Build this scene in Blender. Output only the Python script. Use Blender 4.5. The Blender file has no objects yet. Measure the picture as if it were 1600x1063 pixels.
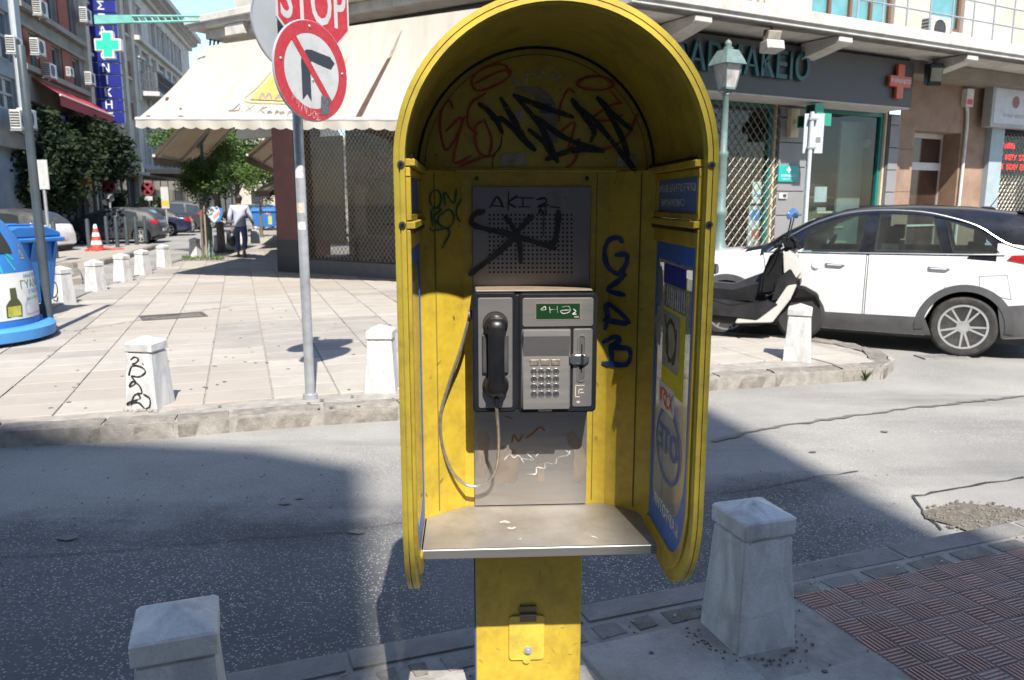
import bpy, bmesh, math, random
from mathutils import Vector, Matrix
R = math.radians
random.seed(11)
sc = bpy.context.scene
col = sc.collection

# ------------------------------------------------------------------ camera, light, exposure
FPX, PITCH, EYE = 1225.0, R(10.0), 1.55
cam = bpy.data.objects.new('camera', bpy.data.cameras.new('camera'))
col.objects.link(cam)
cam.location = (0, 0, EYE)
cam.rotation_euler = (R(90) - PITCH, 0, 0)
cam.data.sensor_width = 36
cam.data.lens = 36 * FPX / 1600
cam.data.clip_start = 0.05
cam.data.clip_end = 2000
cam.data.dof.use_dof = True
cam.data.dof.focus_distance = 2.3
cam.data.dof.aperture_fstop = 7.0
sc.camera = cam

SUN_AZ, SUN_EL = R(13), R(51)          # the sun stands behind the camera, a little to its right
w = bpy.data.worlds.new('World')
sc.world = w
w.use_nodes = True
wn = w.node_tree
sky = wn.nodes.new('ShaderNodeTexSky')
sky.sky_type = 'NISHITA'
sky.sun_disc = False
sky.sun_elevation = SUN_EL
sky.sun_rotation = math.pi - SUN_AZ
sky.air_density = 1.0
sky.dust_density = 0.4
sky.ozone_density = 2.4
bg = wn.nodes['Background']
wn.links.new(sky.outputs[0], bg.inputs['Color'])
bg.inputs['Strength'].default_value = 0.14
sun = bpy.data.objects.new('sun', bpy.data.lights.new('sun', 'SUN'))
col.objects.link(sun)
sun.data.energy = 5.0
sun.data.angle = R(0.53)
sun.data.color = (1.0, 0.95, 0.87)
to_sun = Vector((math.sin(SUN_AZ) * math.cos(SUN_EL), -math.cos(SUN_AZ) * math.cos(SUN_EL), math.sin(SUN_EL)))
sun.rotation_euler = to_sun.to_track_quat('Z', 'Y').to_euler()
sc.view_settings.view_transform = 'Standard'
sc.view_settings.look = 'None'
sc.view_settings.exposure = 1.05
sc.view_settings.gamma = 1
sc.view_settings.use_curve_mapping = False
sc.render.engine = 'CYCLES'
sc.cycles.use_denoising = True
sc.cycles.max_bounces = 8
sc.cycles.transparent_max_bounces = 16
sc.cycles.sample_clamp_indirect = 8

# ------------------------------------------------------------------ measuring helpers
def ray(u, v):
    d = v - 531.5
    return Vector((u - 800, FPX * math.cos(PITCH) - d * math.sin(PITCH), -(FPX * math.sin(PITCH) + d * math.cos(PITCH))))
def gp(u, v, z=0.0):
    r = ray(u, v)
    t = (z - EYE) / r.z
    return Vector((r.x * t, r.y * t, z))
def dp(u, v, Y):
    r = ray(u, v)
    t = Y / r.y
    return Vector((r.x * t, Y, EYE + r.z * t))

# ------------------------------------------------------------------ mesh helpers
class MB:
    def __init__(s):
        s.v, s.f, s.m, s.cur, s.M = [], [], [], 0, None
    def add(s, vs, fs):
        n = len(s.v)
        for p in vs:
            p = Vector(p)
            s.v.append(tuple(s.M @ p) if s.M else tuple(p))
        for f in fs:
            s.f.append([n + i for i in f])
            s.m.append(s.cur)
        return s
    def box(s, x0, x1, y0, y1, z0, z1):
        return s.add([(x0, y0, z0), (x1, y0, z0), (x1, y1, z0), (x0, y1, z0), (x0, y0, z1), (x1, y0, z1), (x1, y1, z1), (x0, y1, z1)],
                     [(0, 3, 2, 1), (4, 5, 6, 7), (0, 1, 5, 4), (1, 2, 6, 5), (2, 3, 7, 6), (3, 0, 4, 7)])
    def quad(s, a, b, c, d):
        return s.add([a, b, c, d], [(0, 1, 2, 3)])
    def poly(s, pts):
        return s.add(pts, [tuple(range(len(pts)))])
    def prism(s, out, ax, a, b):
        n = len(out)
        def P(p, t):
            return (t, p[0], p[1]) if ax == 'x' else (p[0], t, p[1]) if ax == 'y' else (p[0], p[1], t)
        vs = [P(p, a) for p in out] + [P(p, b) for p in out]
        fs = [tuple(range(n))[::-1], tuple(range(n, 2 * n))]
        fs += [(i, (i + 1) % n, n + (i + 1) % n, n + i) for i in range(n)]
        return s.add(vs, fs)
    def ring(s, out, inn, ax, a, b, closed=True):
        n = len(out)
        def P(p, t):
            return (t, p[0], p[1]) if ax == 'x' else (p[0], t, p[1]) if ax == 'y' else (p[0], p[1], t)
        vs = [P(p, a) for p in out] + [P(p, a) for p in inn] + [P(p, b) for p in out] + [P(p, b) for p in inn]
        fs = []
        for i in range(n if closed else n - 1):
            j = (i + 1) % n
            fs += [(i, j, n + j, n + i), (2 * n + i, 3 * n + i, 3 * n + j, 2 * n + j), (i, 2 * n + i, 2 * n + j, j), (n + i, n + j, 3 * n + j, 3 * n + i)]
        if not closed:
            k = n - 1
            fs += [(0, n, 3 * n, 2 * n), (k, 2 * n + k, 3 * n + k, n + k)]
        return s.add(vs, fs)
    def tube(s, pts, r, n=8, caps=True):
        pts = [Vector(p) for p in pts]
        rs = r if isinstance(r, (list, tuple)) else [r] * len(pts)
        up = None
        vs, fs = [], []
        for i, p in enumerate(pts):
            d = (pts[min(i + 1, len(pts) - 1)] - pts[max(i - 1, 0)])
            d = d.normalized() if d.length > 1e-9 else Vector((0, 0, 1))
            if up is None:
                up = Vector((0, 0, 1)) if abs(d.z) < .9 else Vector((1, 0, 0))
            a = d.cross(up).normalized()
            b = a.cross(d).normalized()
            up = b
            for k in range(n):
                t = 2 * math.pi * k / n
                vs.append(p + (a * math.cos(t) + b * math.sin(t)) * rs[i])
        m = len(pts)
        for i in range(m - 1):
            for k in range(n):
                l = (k + 1) % n
                fs.append((i * n + k, i * n + l, (i + 1) * n + l, (i + 1) * n + k))
        if caps:
            fs += [tuple(range(n))[::-1], tuple(range((m - 1) * n, m * n))]
        return s.add(vs, fs)
    def cyl(s, p0, p1, r0, n=12, r1=None):
        return s.tube([p0, p1], [r0, r0 if r1 is None else r1], n)
    def lathe(s, prof, n=20, c=(0, 0, 0), ax='z', a0=0.0, a1=None):
        full = a1 is None
        a1 = a0 + 2 * math.pi if full else a1
        k = n if full else n + 1
        vs, fs = [], []
        for (r, h) in prof:
            for i in range(k):
                t = a0 + (a1 - a0) * i / n
                x, y, z = r * math.cos(t), r * math.sin(t), h
                if ax == 'y':
                    x, y, z = r * math.cos(t), h, r * math.sin(t)
                elif ax == 'x':
                    x, y, z = h, r * math.cos(t), r * math.sin(t)
                vs.append((c[0] + x, c[1] + y, c[2] + z))
        for j in range(len(prof) - 1):
            for i in range(n):
                l = (i + 1) % k
                fs.append((j * k + i, j * k + l, (j + 1) * k + l, (j + 1) * k + i))
        if full:
            if prof[0][0] > 1e-4: fs.append(tuple(range(k))[::-1])
            if prof[-1][0] > 1e-4: fs.append(tuple(range((len(prof) - 1) * k, len(prof) * k)))
        return s.add(vs, fs)
    def ball(s, c, r, n=10, m=7):
        rx, ry, rz = r if isinstance(r, (list, tuple)) else (r, r, r)
        prof = [(math.sin(math.pi * j / m), -math.cos(math.pi * j / m)) for j in range(m + 1)]
        vs, fs = [], []
        for (q, h) in prof:
            for i in range(n):
                t = 2 * math.pi * i / n
                vs.append((c[0] + rx * q * math.cos(t), c[1] + ry * q * math.sin(t), c[2] + rz * h))
        for j in range(m):
            for i in range(n):
                l = (i + 1) % n
                fs.append((j * n + i, j * n + l, (j + 1) * n + l, (j + 1) * n + i))
        return s.add(vs, fs)
    def strip(s, A, B):
        n = len(A)
        return s.add(list(A) + list(B), [(i, i + 1, n + i + 1, n + i) for i in range(n - 1)])
    def build(s, name, mat, parent=None, bevel=0, seg=1, smooth=None, norm=True):
        me = bpy.data.meshes.new(name)
        me.from_pydata(s.v, [], s.f)
        mats = mat if isinstance(mat, (list, tuple)) else [mat]
        for q in mats:
            me.materials.append(q)
        if len(mats) > 1:
            me.polygons.foreach_set('material_index', s.m)
        if not norm and len(s.f) and all(abs(p[2] - s.v[0][2]) < .02 for p in s.v):
            bm = bmesh.new(); bm.from_mesh(me)
            bm.normal_update()
            bmesh.ops.reverse_faces(bm, faces=[f for f in bm.faces if f.normal.z < 0])
            bm.to_mesh(me); bm.free()
        if norm or bevel:
            bm = bmesh.new()
            bm.from_mesh(me)
            bmesh.ops.remove_doubles(bm, verts=bm.verts, dist=1e-5)
            bmesh.ops.recalc_face_normals(bm, faces=bm.faces)
            if bevel:
                es = [e for e in bm.edges if len(e.link_faces) == 2 and e.calc_face_angle(0) > R(28)]
                bmesh.ops.bevel(bm, geom=es, offset=bevel, segments=seg, affect='EDGES', clamp_overlap=True)
            bm.to_mesh(me)
            bm.free()
        if smooth:
            me.polygons.foreach_set('use_smooth', [True] * len(me.polygons))
            me.set_sharp_from_angle(angle=R(smooth))
        o = bpy.data.objects.new(name, me)
        col.objects.link(o)
        if parent: o.parent = parent
        return o

def tag(o, label=None, cat=None, group=None, kind=None):
    if label: o['label'] = label
    if cat: o['category'] = cat
    if group: o['group'] = group
    if kind: o['kind'] = kind
    return o
def thing(name, label, cat, loc=(0, 0, 0), rz=0.0, group=None):
    o = bpy.data.objects.new(name, None)
    o.empty_display_size = .1
    col.objects.link(o)
    o.location = loc
    o.rotation_euler = (0, 0, rz)
    return tag(o, label, cat, group)
KIDS = {}
def copy_tree(o, parent=None):
    c = o.copy()
    col.objects.link(c)
    if parent: c.parent = parent
    for ch in [q for q in col.objects if q.parent == o]:
        copy_tree(ch, c)
    return c
def copy_tree_fast(o, kids, parent=None):
    c = o.copy()
    col.objects.link(c)
    if parent: c.parent = parent
    for (ch, sub) in kids:
        copy_tree_fast(ch, sub, c)
    return c
def kid_tree(o, objs):
    return [(q, kid_tree(q, objs)) for q in objs if q.parent == o]

def inst(name, me, parent, M, label=None):
    o = bpy.data.objects.new(name, me)
    col.objects.link(o)
    o.parent = parent
    o.matrix_local = M
    if label: o['label'] = label
    return o
def letters(s, size, mat, parent, M, depth=.004, align='CENTER', bold=0.0, name='lettering', sx=1.0, shear=0.0, spacing=1.0):
    cu = bpy.data.curves.new(name, 'FONT')
    cu.body = s
    cu.size = size
    cu.extrude = depth
    cu.offset = bold
    cu.align_x = align
    cu.align_y = 'CENTER'
    cu.shear = shear
    cu.space_character = spacing
    cu.resolution_u = 3
    cu.materials.append(mat)
    o = bpy.data.objects.new(name, cu)
    col.objects.link(o)
    o.parent = parent
    o.matrix_local = M @ Matrix.Diagonal((sx, 1, 1, 1))
    return o
def face_m(x, y, z):
    """text standing upright and read from the -y side"""
    return Matrix.Translation((x, y, z)) @ Matrix.Rotation(R(90), 4, 'X')

def smooth_pts(pts, k=4):
    if len(pts) < 3: return [Vector(p) for p in pts]
    P = [Vector(p) for p in pts]
    P = [P[0] * 2 - P[1]] + P + [P[-1] * 2 - P[-2]]
    out = []
    for i in range(1, len(P) - 2):
        for j in range(k):
            t = j / k
            a, b, c, d = P[i - 1], P[i], P[i + 1], P[i + 2]
            out.append(.5 * ((2 * b) + (c - a) * t + (2 * a - 5 * b + 4 * c - d) * t * t + (3 * b - a - 3 * c + d) * t ** 3))
    out.append(P[-2])
    return out
def stroke(mb, pts, wd, fn, k=4, off=0.0):
    """a flat painted stroke in a 2D plane, mapped into space by fn(a, b, off)"""
    P = smooth_pts([(p[0], p[1], 0) for p in pts], k)
    P = [p for i, p in enumerate(P) if i == 0 or (p - P[i - 1]).length > 1e-6]
    A, B = [], []
    n = len(P)
    for i, p in enumerate(P):
        d = (P[min(i + 1, n - 1)] - P[max(i - 1, 0)])
        d = d.normalized() if d.length > 1e-9 else Vector((1, 0, 0))
        nn = Vector((-d.y, d.x, 0)) * (wd / 2 * (.6 if i in (0, n - 1) else 1 + .16 * math.sin(i * .83 + P[0].x * 7.1) + .10 * math.sin(i * 2.3 + P[0].y)))
        if i == 0: p = p - d * wd * .3
        if i == n - 1: p = p + d * wd * .3
        A.append(fn(p.x + nn.x, p.y + nn.y, off))
        B.append(fn(p.x - nn.x, p.y - nn.y, off))
    mb.strip(A, B)

# ------------------------------------------------------------------ materials
def M(name, c, rough=.6, metal=0.0, var=.12, scale=5.0, bump=0.0, bscale=60.0, rnd=0.0, dirt=None, dscale=3.0, damt=.5, stretch=(1, 1, 1), coat=0.0, spec=.5, fine=.0, fscale=150.0, emit=0.0):
    m = bpy.data.materials.new(name)
    m.use_nodes = True
    nt = m.node_tree
    N, L = nt.nodes, nt.links
    b = N['Principled BSDF']
    b.inputs['Roughness'].default_value = rough
    b.inputs['Metallic'].default_value = metal
    b.inputs['Specular IOR Level'].default_value = spec
    b.inputs['Coat Weight'].default_value = coat
    b.inputs['Coat Roughness'].default_value = .04
    tc = N.new('ShaderNodeTexCoord')
    oi = N.new('ShaderNodeObjectInfo')
    sc3 = N.new('ShaderNodeVectorMath'); sc3.operation = 'MULTIPLY'; sc3.inputs[1].default_value = stretch
    L.new(tc.outputs['Object'], sc3.inputs[0])
    ofs = N.new('ShaderNodeVectorMath'); ofs.operation = 'MULTIPLY_ADD'
    ofs.inputs[1].default_value = (1, 1, 1)
    mul = N.new('ShaderNodeMath'); mul.operation = 'MULTIPLY'; mul.inputs[1].default_value = 37.0
    L.new(oi.outputs['Random'], mul.inputs[0])
    L.new(sc3.outputs[0], ofs.inputs[0]); L.new(mul.outputs[0], ofs.inputs[2])
    vec = ofs.outputs[0]
    def noise(s, det=5, r=.6):
        n = N.new('ShaderNodeTexNoise'); n.inputs['Scale'].default_value = s; n.inputs['Detail'].default_value = det; n.inputs['Roughness'].default_value = r
        L.new(vec, n.inputs['Vector'])
        return n.outputs['Fac']
    def mixc(fac, a, bb, mode='MIX'):
        x = N.new('ShaderNodeMix'); x.data_type = 'RGBA'; x.blend_type = mode
        for sock, val in ((0, fac), (6, a), (7, bb)):
            if hasattr(val, 'links'): L.new(val, x.inputs[sock])
            elif isinstance(val, (int, float)): x.inputs[sock].default_value = val
            else: x.inputs[sock].default_value = (*val[:3], 1)
        return x.outputs[2]
    def ramp(fac, a, bb):
        x = N.new('ShaderNodeMapRange'); x.inputs[1].default_value = a; x.inputs[2].default_value = bb
        L.new(fac, x.inputs[0])
        return x.outputs[0]
    lo = [q * (1 - var) for q in c]; hi = [min(1, q * (1 + var)) for q in c]
    cc = mixc(ramp(noise(scale), .3, .7), lo, hi)
    if fine:
        cc = mixc(ramp(noise(fscale, 3), .35, .65), mixc(1.0, cc, [1 - fine] * 3, 'MULTIPLY'), cc)
    if rnd:
        rr = N.new('ShaderNodeMapRange'); rr.inputs[3].default_value = 1 - rnd; rr.inputs[4].default_value = 1 + rnd
        L.new(oi.outputs['Random'], rr.inputs[0])
        cb = N.new('ShaderNodeCombineColor')
        for i in range(3): L.new(rr.outputs[0], cb.inputs[i])
        cc = mixc(1.0, cc, cb.outputs[0], 'MULTIPLY')
    if dirt:
        f = N.new('ShaderNodeMath'); f.operation = 'MULTIPLY'; f.inputs[1].default_value = damt
        L.new(ramp(noise(dscale, 9, .68), .46, .72), f.inputs[0])
        cc = mixc(f.outputs[0], cc, dirt)
        rg = N.new('ShaderNodeMapRange'); rg.inputs[3].default_value = rough; rg.inputs[4].default_value = min(1, rough + .25)
        L.new(f.outputs[0], rg.inputs[0]); L.new(rg.outputs[0], b.inputs['Roughness'])
    L.new(cc, b.inputs['Base Color'])
    if bump:
        bp = N.new('ShaderNodeBump'); bp.inputs['Strength'].default_value = bump; bp.inputs['Distance'].default_value = .01
        L.new(noise(bscale, 4), bp.inputs['Height'])
        L.new(bp.outputs[0], b.inputs['Normal'])
    if emit:
        b.inputs['Emission Color'].default_value = (*c, 1); b.inputs['Emission Strength'].default_value = emit
    return m
def glass_mat(name, tint=(.8, .9, .9), clear=.8, rough=.02, dirt=.0):
    m = bpy.data.materials.new(name); m.use_nodes = True
    nt = m.node_tree; N, L = nt.nodes, nt.links
    N.remove(N['Principled BSDF'])
    out = N['Material Output']
    tr = N.new('ShaderNodeBsdfTransparent'); tr.inputs[0].default_value = (*[q * clear for q in tint], 1)
    gl = N.new('ShaderNodeBsdfGlossy'); gl.inputs['Roughness'].default_value = rough
    df = N.new('ShaderNodeBsdfDiffuse'); df.inputs[0].default_value = (.55, .53, .5, 1)
    ge = N.new('ShaderNodeNewGeometry')
    dt = N.new('ShaderNodeVectorMath'); dt.operation = 'DOT_PRODUCT'; L.new(ge.outputs['Incoming'], dt.inputs[0]); L.new(ge.outputs['Normal'], dt.inputs[1])
    def mth(op, a, b):
        x = N.new('ShaderNodeMath'); x.operation = op
        for i_, v in enumerate((a, b)):
            if hasattr(v, 'links'): L.new(v, x.inputs[i_])
            else: x.inputs[i_].default_value = v
        return x.outputs[0]
    fr_o = mth('ADD', mth('MULTIPLY', mth('POWER', mth('SUBTRACT', 1.0, mth('ABSOLUTE', dt.outputs['Value'], 0)), 5.0), .94), .06)
    mx = N.new('ShaderNodeMixShader'); mx2 = N.new('ShaderNodeMixShader')
    tc = N.new('ShaderNodeTexCoord'); no = N.new('ShaderNodeTexNoise'); no.inputs['Scale'].default_value = 5; no.inputs['Detail'].default_value = 8
    L.new(tc.outputs['Object'], no.inputs['Vector'])
    mr = N.new('ShaderNodeMapRange'); mr.inputs[1].default_value = .3; mr.inputs[2].default_value = .75; mr.inputs[3].default_value = dirt * .35; mr.inputs[4].default_value = dirt
    L.new(no.outputs['Fac'], mr.inputs[0])
    L.new(mr.outputs[0], mx2.inputs[0]); L.new(tr.outputs[0], mx2.inputs[1]); L.new(df.outputs[0], mx2.inputs[2])
    L.new(fr_o, mx.inputs[0]); L.new(mx2.outputs[0], mx.inputs[1]); L.new(gl.outputs[0], mx.inputs[2])
    L.new(mx.outputs[0], out.inputs[0])
    return m
def leaf_mat(name, c, c2):
    m = bpy.data.materials.new(name); m.use_nodes = True
    nt = m.node_tree; N, L = nt.nodes, nt.links
    b = N['Principled BSDF']; b.inputs['Roughness'].default_value = .65; b.inputs['Specular IOR Level'].default_value = .25
    ge = N.new('ShaderNodeNewGeometry')
    mx = N.new('ShaderNodeMix'); mx.data_type = 'RGBA'
    mx.inputs[6].default_value = (*c, 1); mx.inputs[7].default_value = (*c2, 1)
    L.new(ge.outputs['Random Per Island'], mx.inputs[0])
    L.new(mx.outputs[2], b.inputs['Base Color'])
    tl = N.new('ShaderNodeBsdfTranslucent'); L.new(mx.outputs[2], tl.inputs[0])
    ms = N.new('ShaderNodeMixShader'); ms.inputs[0].default_value = .3
    L.new(b.outputs[0], ms.inputs[1]); L.new(tl.outputs[0], ms.inputs[2])
    L.new(ms.outputs[0], N['Material Output'].inputs[0])
    return m
def asphalt_mat(name, dark, light, stone, sscale, cover, old=None):
    """worn asphalt: bitumen between pale stone chips, dusty and rubbed in patches"""
    m = bpy.data.materials.new(name); m.use_nodes = True
    nt = m.node_tree; N, L = nt.nodes, nt.links
    b = N['Principled BSDF']; b.inputs['Roughness'].default_value = .82; b.inputs['Specular IOR Level'].default_value = .35
    tc = N.new('ShaderNodeTexCoord')
    def noise(s, d=6, r=.6, vec=None):
        n = N.new('ShaderNodeTexNoise'); n.inputs['Scale'].default_value = s; n.inputs['Detail'].default_value = d; n.inputs['Roughness'].default_value = r
        L.new(vec or tc.outputs['Object'], n.inputs['Vector']); return n.outputs['Fac']
    def rng(x, a, bb, c=0., d=1.):
        q = N.new('ShaderNodeMapRange'); q.inputs[1].default_value = a; q.inputs[2].default_value = bb; q.inputs[3].default_value = c; q.inputs[4].default_value = d
        L.new(x, q.inputs[0]); return q.outputs[0]
    def mix(f, a, bb):
        x = N.new('ShaderNodeMix'); x.data_type = 'RGBA'
        for s, v in ((0, f), (6, a), (7, bb)):
            if hasattr(v, 'links'): L.new(v, x.inputs[s])
            elif isinstance(v, float): x.inputs[s].default_value = v
            else: x.inputs[s].default_value = (*v, 1)
        return x.outputs[2]
    def mth(op, a, bb):
        x = N.new('ShaderNodeMath'); x.operation = op
        for s, v in ((0, a), (1, bb)):
            if hasattr(v, 'links'): L.new(v, x.inputs[s])
            else: x.inputs[s].default_value = v
        return x.outputs[0]
    base = mix(rng(noise(.55, 8, .62), .35, .65), dark, light)
    base = mix(rng(noise(45, 3), .3, .7, .0, .35), base, tuple(q * .55 for q in dark))
    keep = None
    if old:
        # older, paler surfacing towards the far kerb; sunlight on the right painted in too
        sx_ = N.new('ShaderNodeSeparateXYZ'); L.new(tc.outputs['Object'], sx_.inputs[0])
        a_ = rng(mth('SUBTRACT', sx_.outputs[1], mth('MULTIPLY', sx_.outputs[0], .13)), 3.75, 4.7, -.25, 1.1)
        b_ = rng(sx_.outputs[0], 1.3, 2.5, -.2, 1.0)
        f_ = mth('ADD', mth('MAXIMUM', a_, b_), mth('MULTIPLY', mth('SUBTRACT', noise(2.2, 7), .5), 1.5))
        f_ = rng(f_, .2, .75)
        base = mix(f_, base, mix(rng(noise(.7, 8, .62), .35, .65), old[0], old[1]))
        keep = rng(f_, 0, 1, 1.0, .6)
    vo = N.new('ShaderNodeTexVoronoi'); vo.inputs['Scale'].default_value = sscale; vo.inputs['Randomness'].default_value = 1
    L.new(tc.outputs['Object'], vo.inputs['Vector'])
    sp = N.new('ShaderNodeSeparateColor'); L.new(vo.outputs['Color'], sp.inputs[0])
    pick = rng(sp.outputs[0], 1 - cover, 1 - cover + .03)
    size = rng(vo.outputs['Distance'], .42, .30)
    zone = rng(noise(.8, 4), .35, .62, .25, 1.)
    f = mth('MULTIPLY', mth('MULTIPLY', pick, size), zone)
    if keep is not None: f = mth('MULTIPLY', f, keep)
    tint = mix(sp.outputs[1], tuple(q * .6 for q in stone), stone)
    cc = mix(mth('MULTIPLY', f, .85), base, tint)
    # long stains along the wheel tracks
    st = N.new('ShaderNodeVectorMath'); st.operation = 'MULTIPLY'; st.inputs[1].default_value = (.25, 1.6, 1)
    L.new(tc.outputs['Object'], st.inputs[0])
    cc = mix(rng(noise(1.1, 6, .6, st.outputs[0]), .52, .72, 0., .45), cc, tuple(q * .6 for q in dark))
    L.new(cc, b.inputs['Base Color'])
    bp = N.new('ShaderNodeBump'); bp.inputs['Strength'].default_value = .55; bp.inputs['Distance'].default_value = .006
    L.new(mth('ADD', mth('MULTIPLY', f, 1.2), noise(90, 3)), bp.inputs['Height']); L.new(bp.outputs[0], b.inputs['Normal'])
    return m
def marble_mat(name, c, vein):
    m = bpy.data.materials.new(name); m.use_nodes = True
    nt = m.node_tree; N, L = nt.nodes, nt.links
    b = N['Principled BSDF']; b.inputs['Roughness'].default_value = .55
    tc = N.new('ShaderNodeTexCoord'); oi = N.new('ShaderNodeObjectInfo')
    mu = N.new('ShaderNodeMath'); mu.operation = 'MULTIPLY'; mu.inputs[1].default_value = 53; L.new(oi.outputs['Random'], mu.inputs[0])
    ad = N.new('ShaderNodeVectorMath'); L.new(tc.outputs['Object'], ad.inputs[0]); L.new(mu.outputs[0], ad.inputs[1])
    rot = N.new('ShaderNodeMapping'); rot.inputs['Rotation'].default_value = (R(35), R(25), R(20)); rot.inputs['Scale'].default_value = (1, 1, .35)
    L.new(ad.outputs[0], rot.inputs[0])
    n1 = N.new('ShaderNodeTexNoise'); n1.inputs['Scale'].default_value = 9; n1.inputs['Detail'].default_value = 8; n1.inputs['Distortion'].default_value = 1.2; L.new(rot.outputs[0], n1.inputs['Vector'])
    n2 = N.new('ShaderNodeTexNoise'); n2.inputs['Scale'].default_value = 3.2; n2.inputs['Detail'].default_value = 7; L.new(ad.outputs[0], n2.inputs['Vector'])
    n3 = N.new('ShaderNodeTexNoise'); n3.inputs['Scale'].default_value = 130; L.new(ad.outputs[0], n3.inputs['Vector'])
    def rng(x, a, bb, cc=0., d=1.):
        q = N.new('ShaderNodeMapRange'); q.inputs[1].default_value = a; q.inputs[2].default_value = bb; q.inputs[3].default_value = cc; q.inputs[4].default_value = d
        L.new(x, q.inputs[0]); return q.outputs[0]
    x = N.new('ShaderNodeMix'); x.data_type = 'RGBA'; x.inputs[6].default_value = (*c, 1); x.inputs[7].default_value = (*vein, 1); L.new(rng(n1.outputs['Fac'], .42, .66, 0, .95), x.inputs[0])
    w_ = N.new('ShaderNodeTexWave'); w_.wave_type = 'BANDS'; w_.bands_direction = 'DIAGONAL'; w_.inputs['Scale'].default_value = 2.6; w_.inputs['Distortion'].default_value = 9; w_.inputs['Detail'].default_value = 5; w_.inputs['Detail Scale'].default_value = 2.2; L.new(ad.outputs[0], w_.inputs['Vector'])
    xv = N.new('ShaderNodeMix'); xv.data_type = 'RGBA'; L.new(x.outputs[2], xv.inputs[6]); xv.inputs[7].default_value = (*[q * .62 for q in vein], 1); L.new(rng(w_.outputs['Fac'], .88, 1.0, 0, .16), xv.inputs[0])
    x = xv
    y = N.new('ShaderNodeMix'); y.data_type = 'RGBA'; L.new(x.outputs[2], y.inputs[6]); y.inputs[7].default_value = (.30, .27, .23, 1); L.new(rng(n2.outputs['Fac'], .56, .78, 0, .55), y.inputs[0])
    gz = N.new('ShaderNodeMix'); gz.data_type = 'RGBA'; gz.blend_type = 'MULTIPLY'; gz.inputs[0].default_value = 1; L.new(y.outputs[2], gz.inputs[6])
    gg = N.new('ShaderNodeCombineColor'); gr_ = rng(n3.outputs['Fac'], .3, .7, .88, 1.05)
    for i_ in range(3): L.new(gr_, gg.inputs[i_])
    L.new(gg.outputs[0], gz.inputs[7])
    L.new(gz.outputs[2], b.inputs['Base Color'])
    bp = N.new('ShaderNodeBump'); bp.inputs['Strength'].default_value = .18; bp.inputs['Distance'].default_value = .004; L.new(n3.outputs['Fac'], bp.inputs['Height']); L.new(bp.outputs[0], b.inputs['Normal'])
    return m

GR = (.16, .13, .09)
yellow = M('yellow_paint', (.48, .338, .032), .42, var=.05, scale=3, fine=.12, fscale=40, dirt=(.09, .06, .02), dscale=9, damt=.40, bump=.05, bscale=90)
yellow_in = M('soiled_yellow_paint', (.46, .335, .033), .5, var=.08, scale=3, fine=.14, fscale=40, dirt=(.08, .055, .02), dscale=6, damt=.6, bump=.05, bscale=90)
yellow_rim = M('yellow_rim', (.52, .395, .05), .38, var=.06, scale=6, dirt=(.16, .11, .03), dscale=14, damt=.55)
steel = M('brushed_steel', (.28, .27, .265), .36, metal=.7, var=.12, scale=4, stretch=(1, 1, 14), dirt=(.20, .14, .10), dscale=4, damt=.5)
steel_dirty = M('soiled_steel', (.33, .305, .275), .42, metal=.5, var=.18, scale=6, dirt=(.19, .15, .09), dscale=4, damt=.6)
steel_panel_m = M('etched_steel', (.24, .225, .23), .45, metal=.45, var=.15, scale=5, dirt=(.16, .10, .07), dscale=5, damt=.5)
chrome = M('chrome', (.55, .53, .5), .3, metal=1, var=.03)
black_pl = M('black_plastic', (.008, .009, .012), .38, var=.2, scale=9, dirt=(.03, .028, .026), dscale=7, damt=.3, spec=.35)
dark_pl = M('dark_plastic', (.035, .036, .038), .55, var=.2, dirt=(.10, .09, .08), dscale=5, damt=.4)
blue_film = M('blue_film', (.03, .14, .52), .4, var=.12, dirt=(.05, .07, .15), dscale=6, damt=.35)
blue_pane = M('blue_sticker', (.10, .19, .48), .35, var=.15, dirt=(.12, .14, .22), dscale=5, damt=.5)
paper = M('paper', (.55, .54, .52), .7, var=.1)
white_ink = M('white_print', (.62, .63, .65), .6, var=.15, scale=25)
grey_ink = M('grey_print', (.22, .22, .22), .6, var=.3, scale=20)
def worn(m, lo=.38, hi=.56, s=38):
    nt = m.node_tree; N, L = nt.nodes, nt.links
    tc = N.new('ShaderNodeTexCoord'); n = N.new('ShaderNodeTexNoise'); n.inputs['Scale'].default_value = s; n.inputs['Detail'].default_value = 8; n.inputs['Roughness'].default_value = .7
    L.new(tc.outputs['Object'], n.inputs['Vector'])
    r_ = N.new('ShaderNodeMapRange'); r_.inputs[1].default_value = lo; r_.inputs[2].default_value = hi; r_.inputs[3].default_value = .12
    L.new(n.outputs['Fac'], r_.inputs[0]); L.new(r_.outputs[0], N['Principled BSDF'].inputs['Alpha'])
    return m
ink_black = M('black_spray', (.012, .012, .014), .6, var=.2)
ink_red = M('red_spray', (.34, .05, .02), .6, var=.25, scale=20)
ink_green = M('green_marker', (.005, .10, .075), .55, var=.2)
ink_navy = M('navy_marker', (.006, .03, .13), .5, var=.3, scale=20)
ink_white = M('white_marker', (.45, .45, .42), .6, var=.3, scale=30)
worn(ink_red, .22, .46); worn(ink_white)
worn(ink_navy, .2, .42)
worn(ink_black, .25, .48); worn(ink_green, .3, .5); worn(grey_ink, .3, .6); worn(white_ink, .3, .5, 60)
ink_red_b = M('red_print', (.6, .05, .05), .5)
pane_glass = glass_mat('clear_pane', (.93, .93, .9), .92, dirt=.42)
shop_glass = glass_mat('shop_glass', (.75, .88, .84), .9, dirt=.015)
green_lcd = M('green_display', (.006, .030, .010), .25, var=.1)

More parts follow.
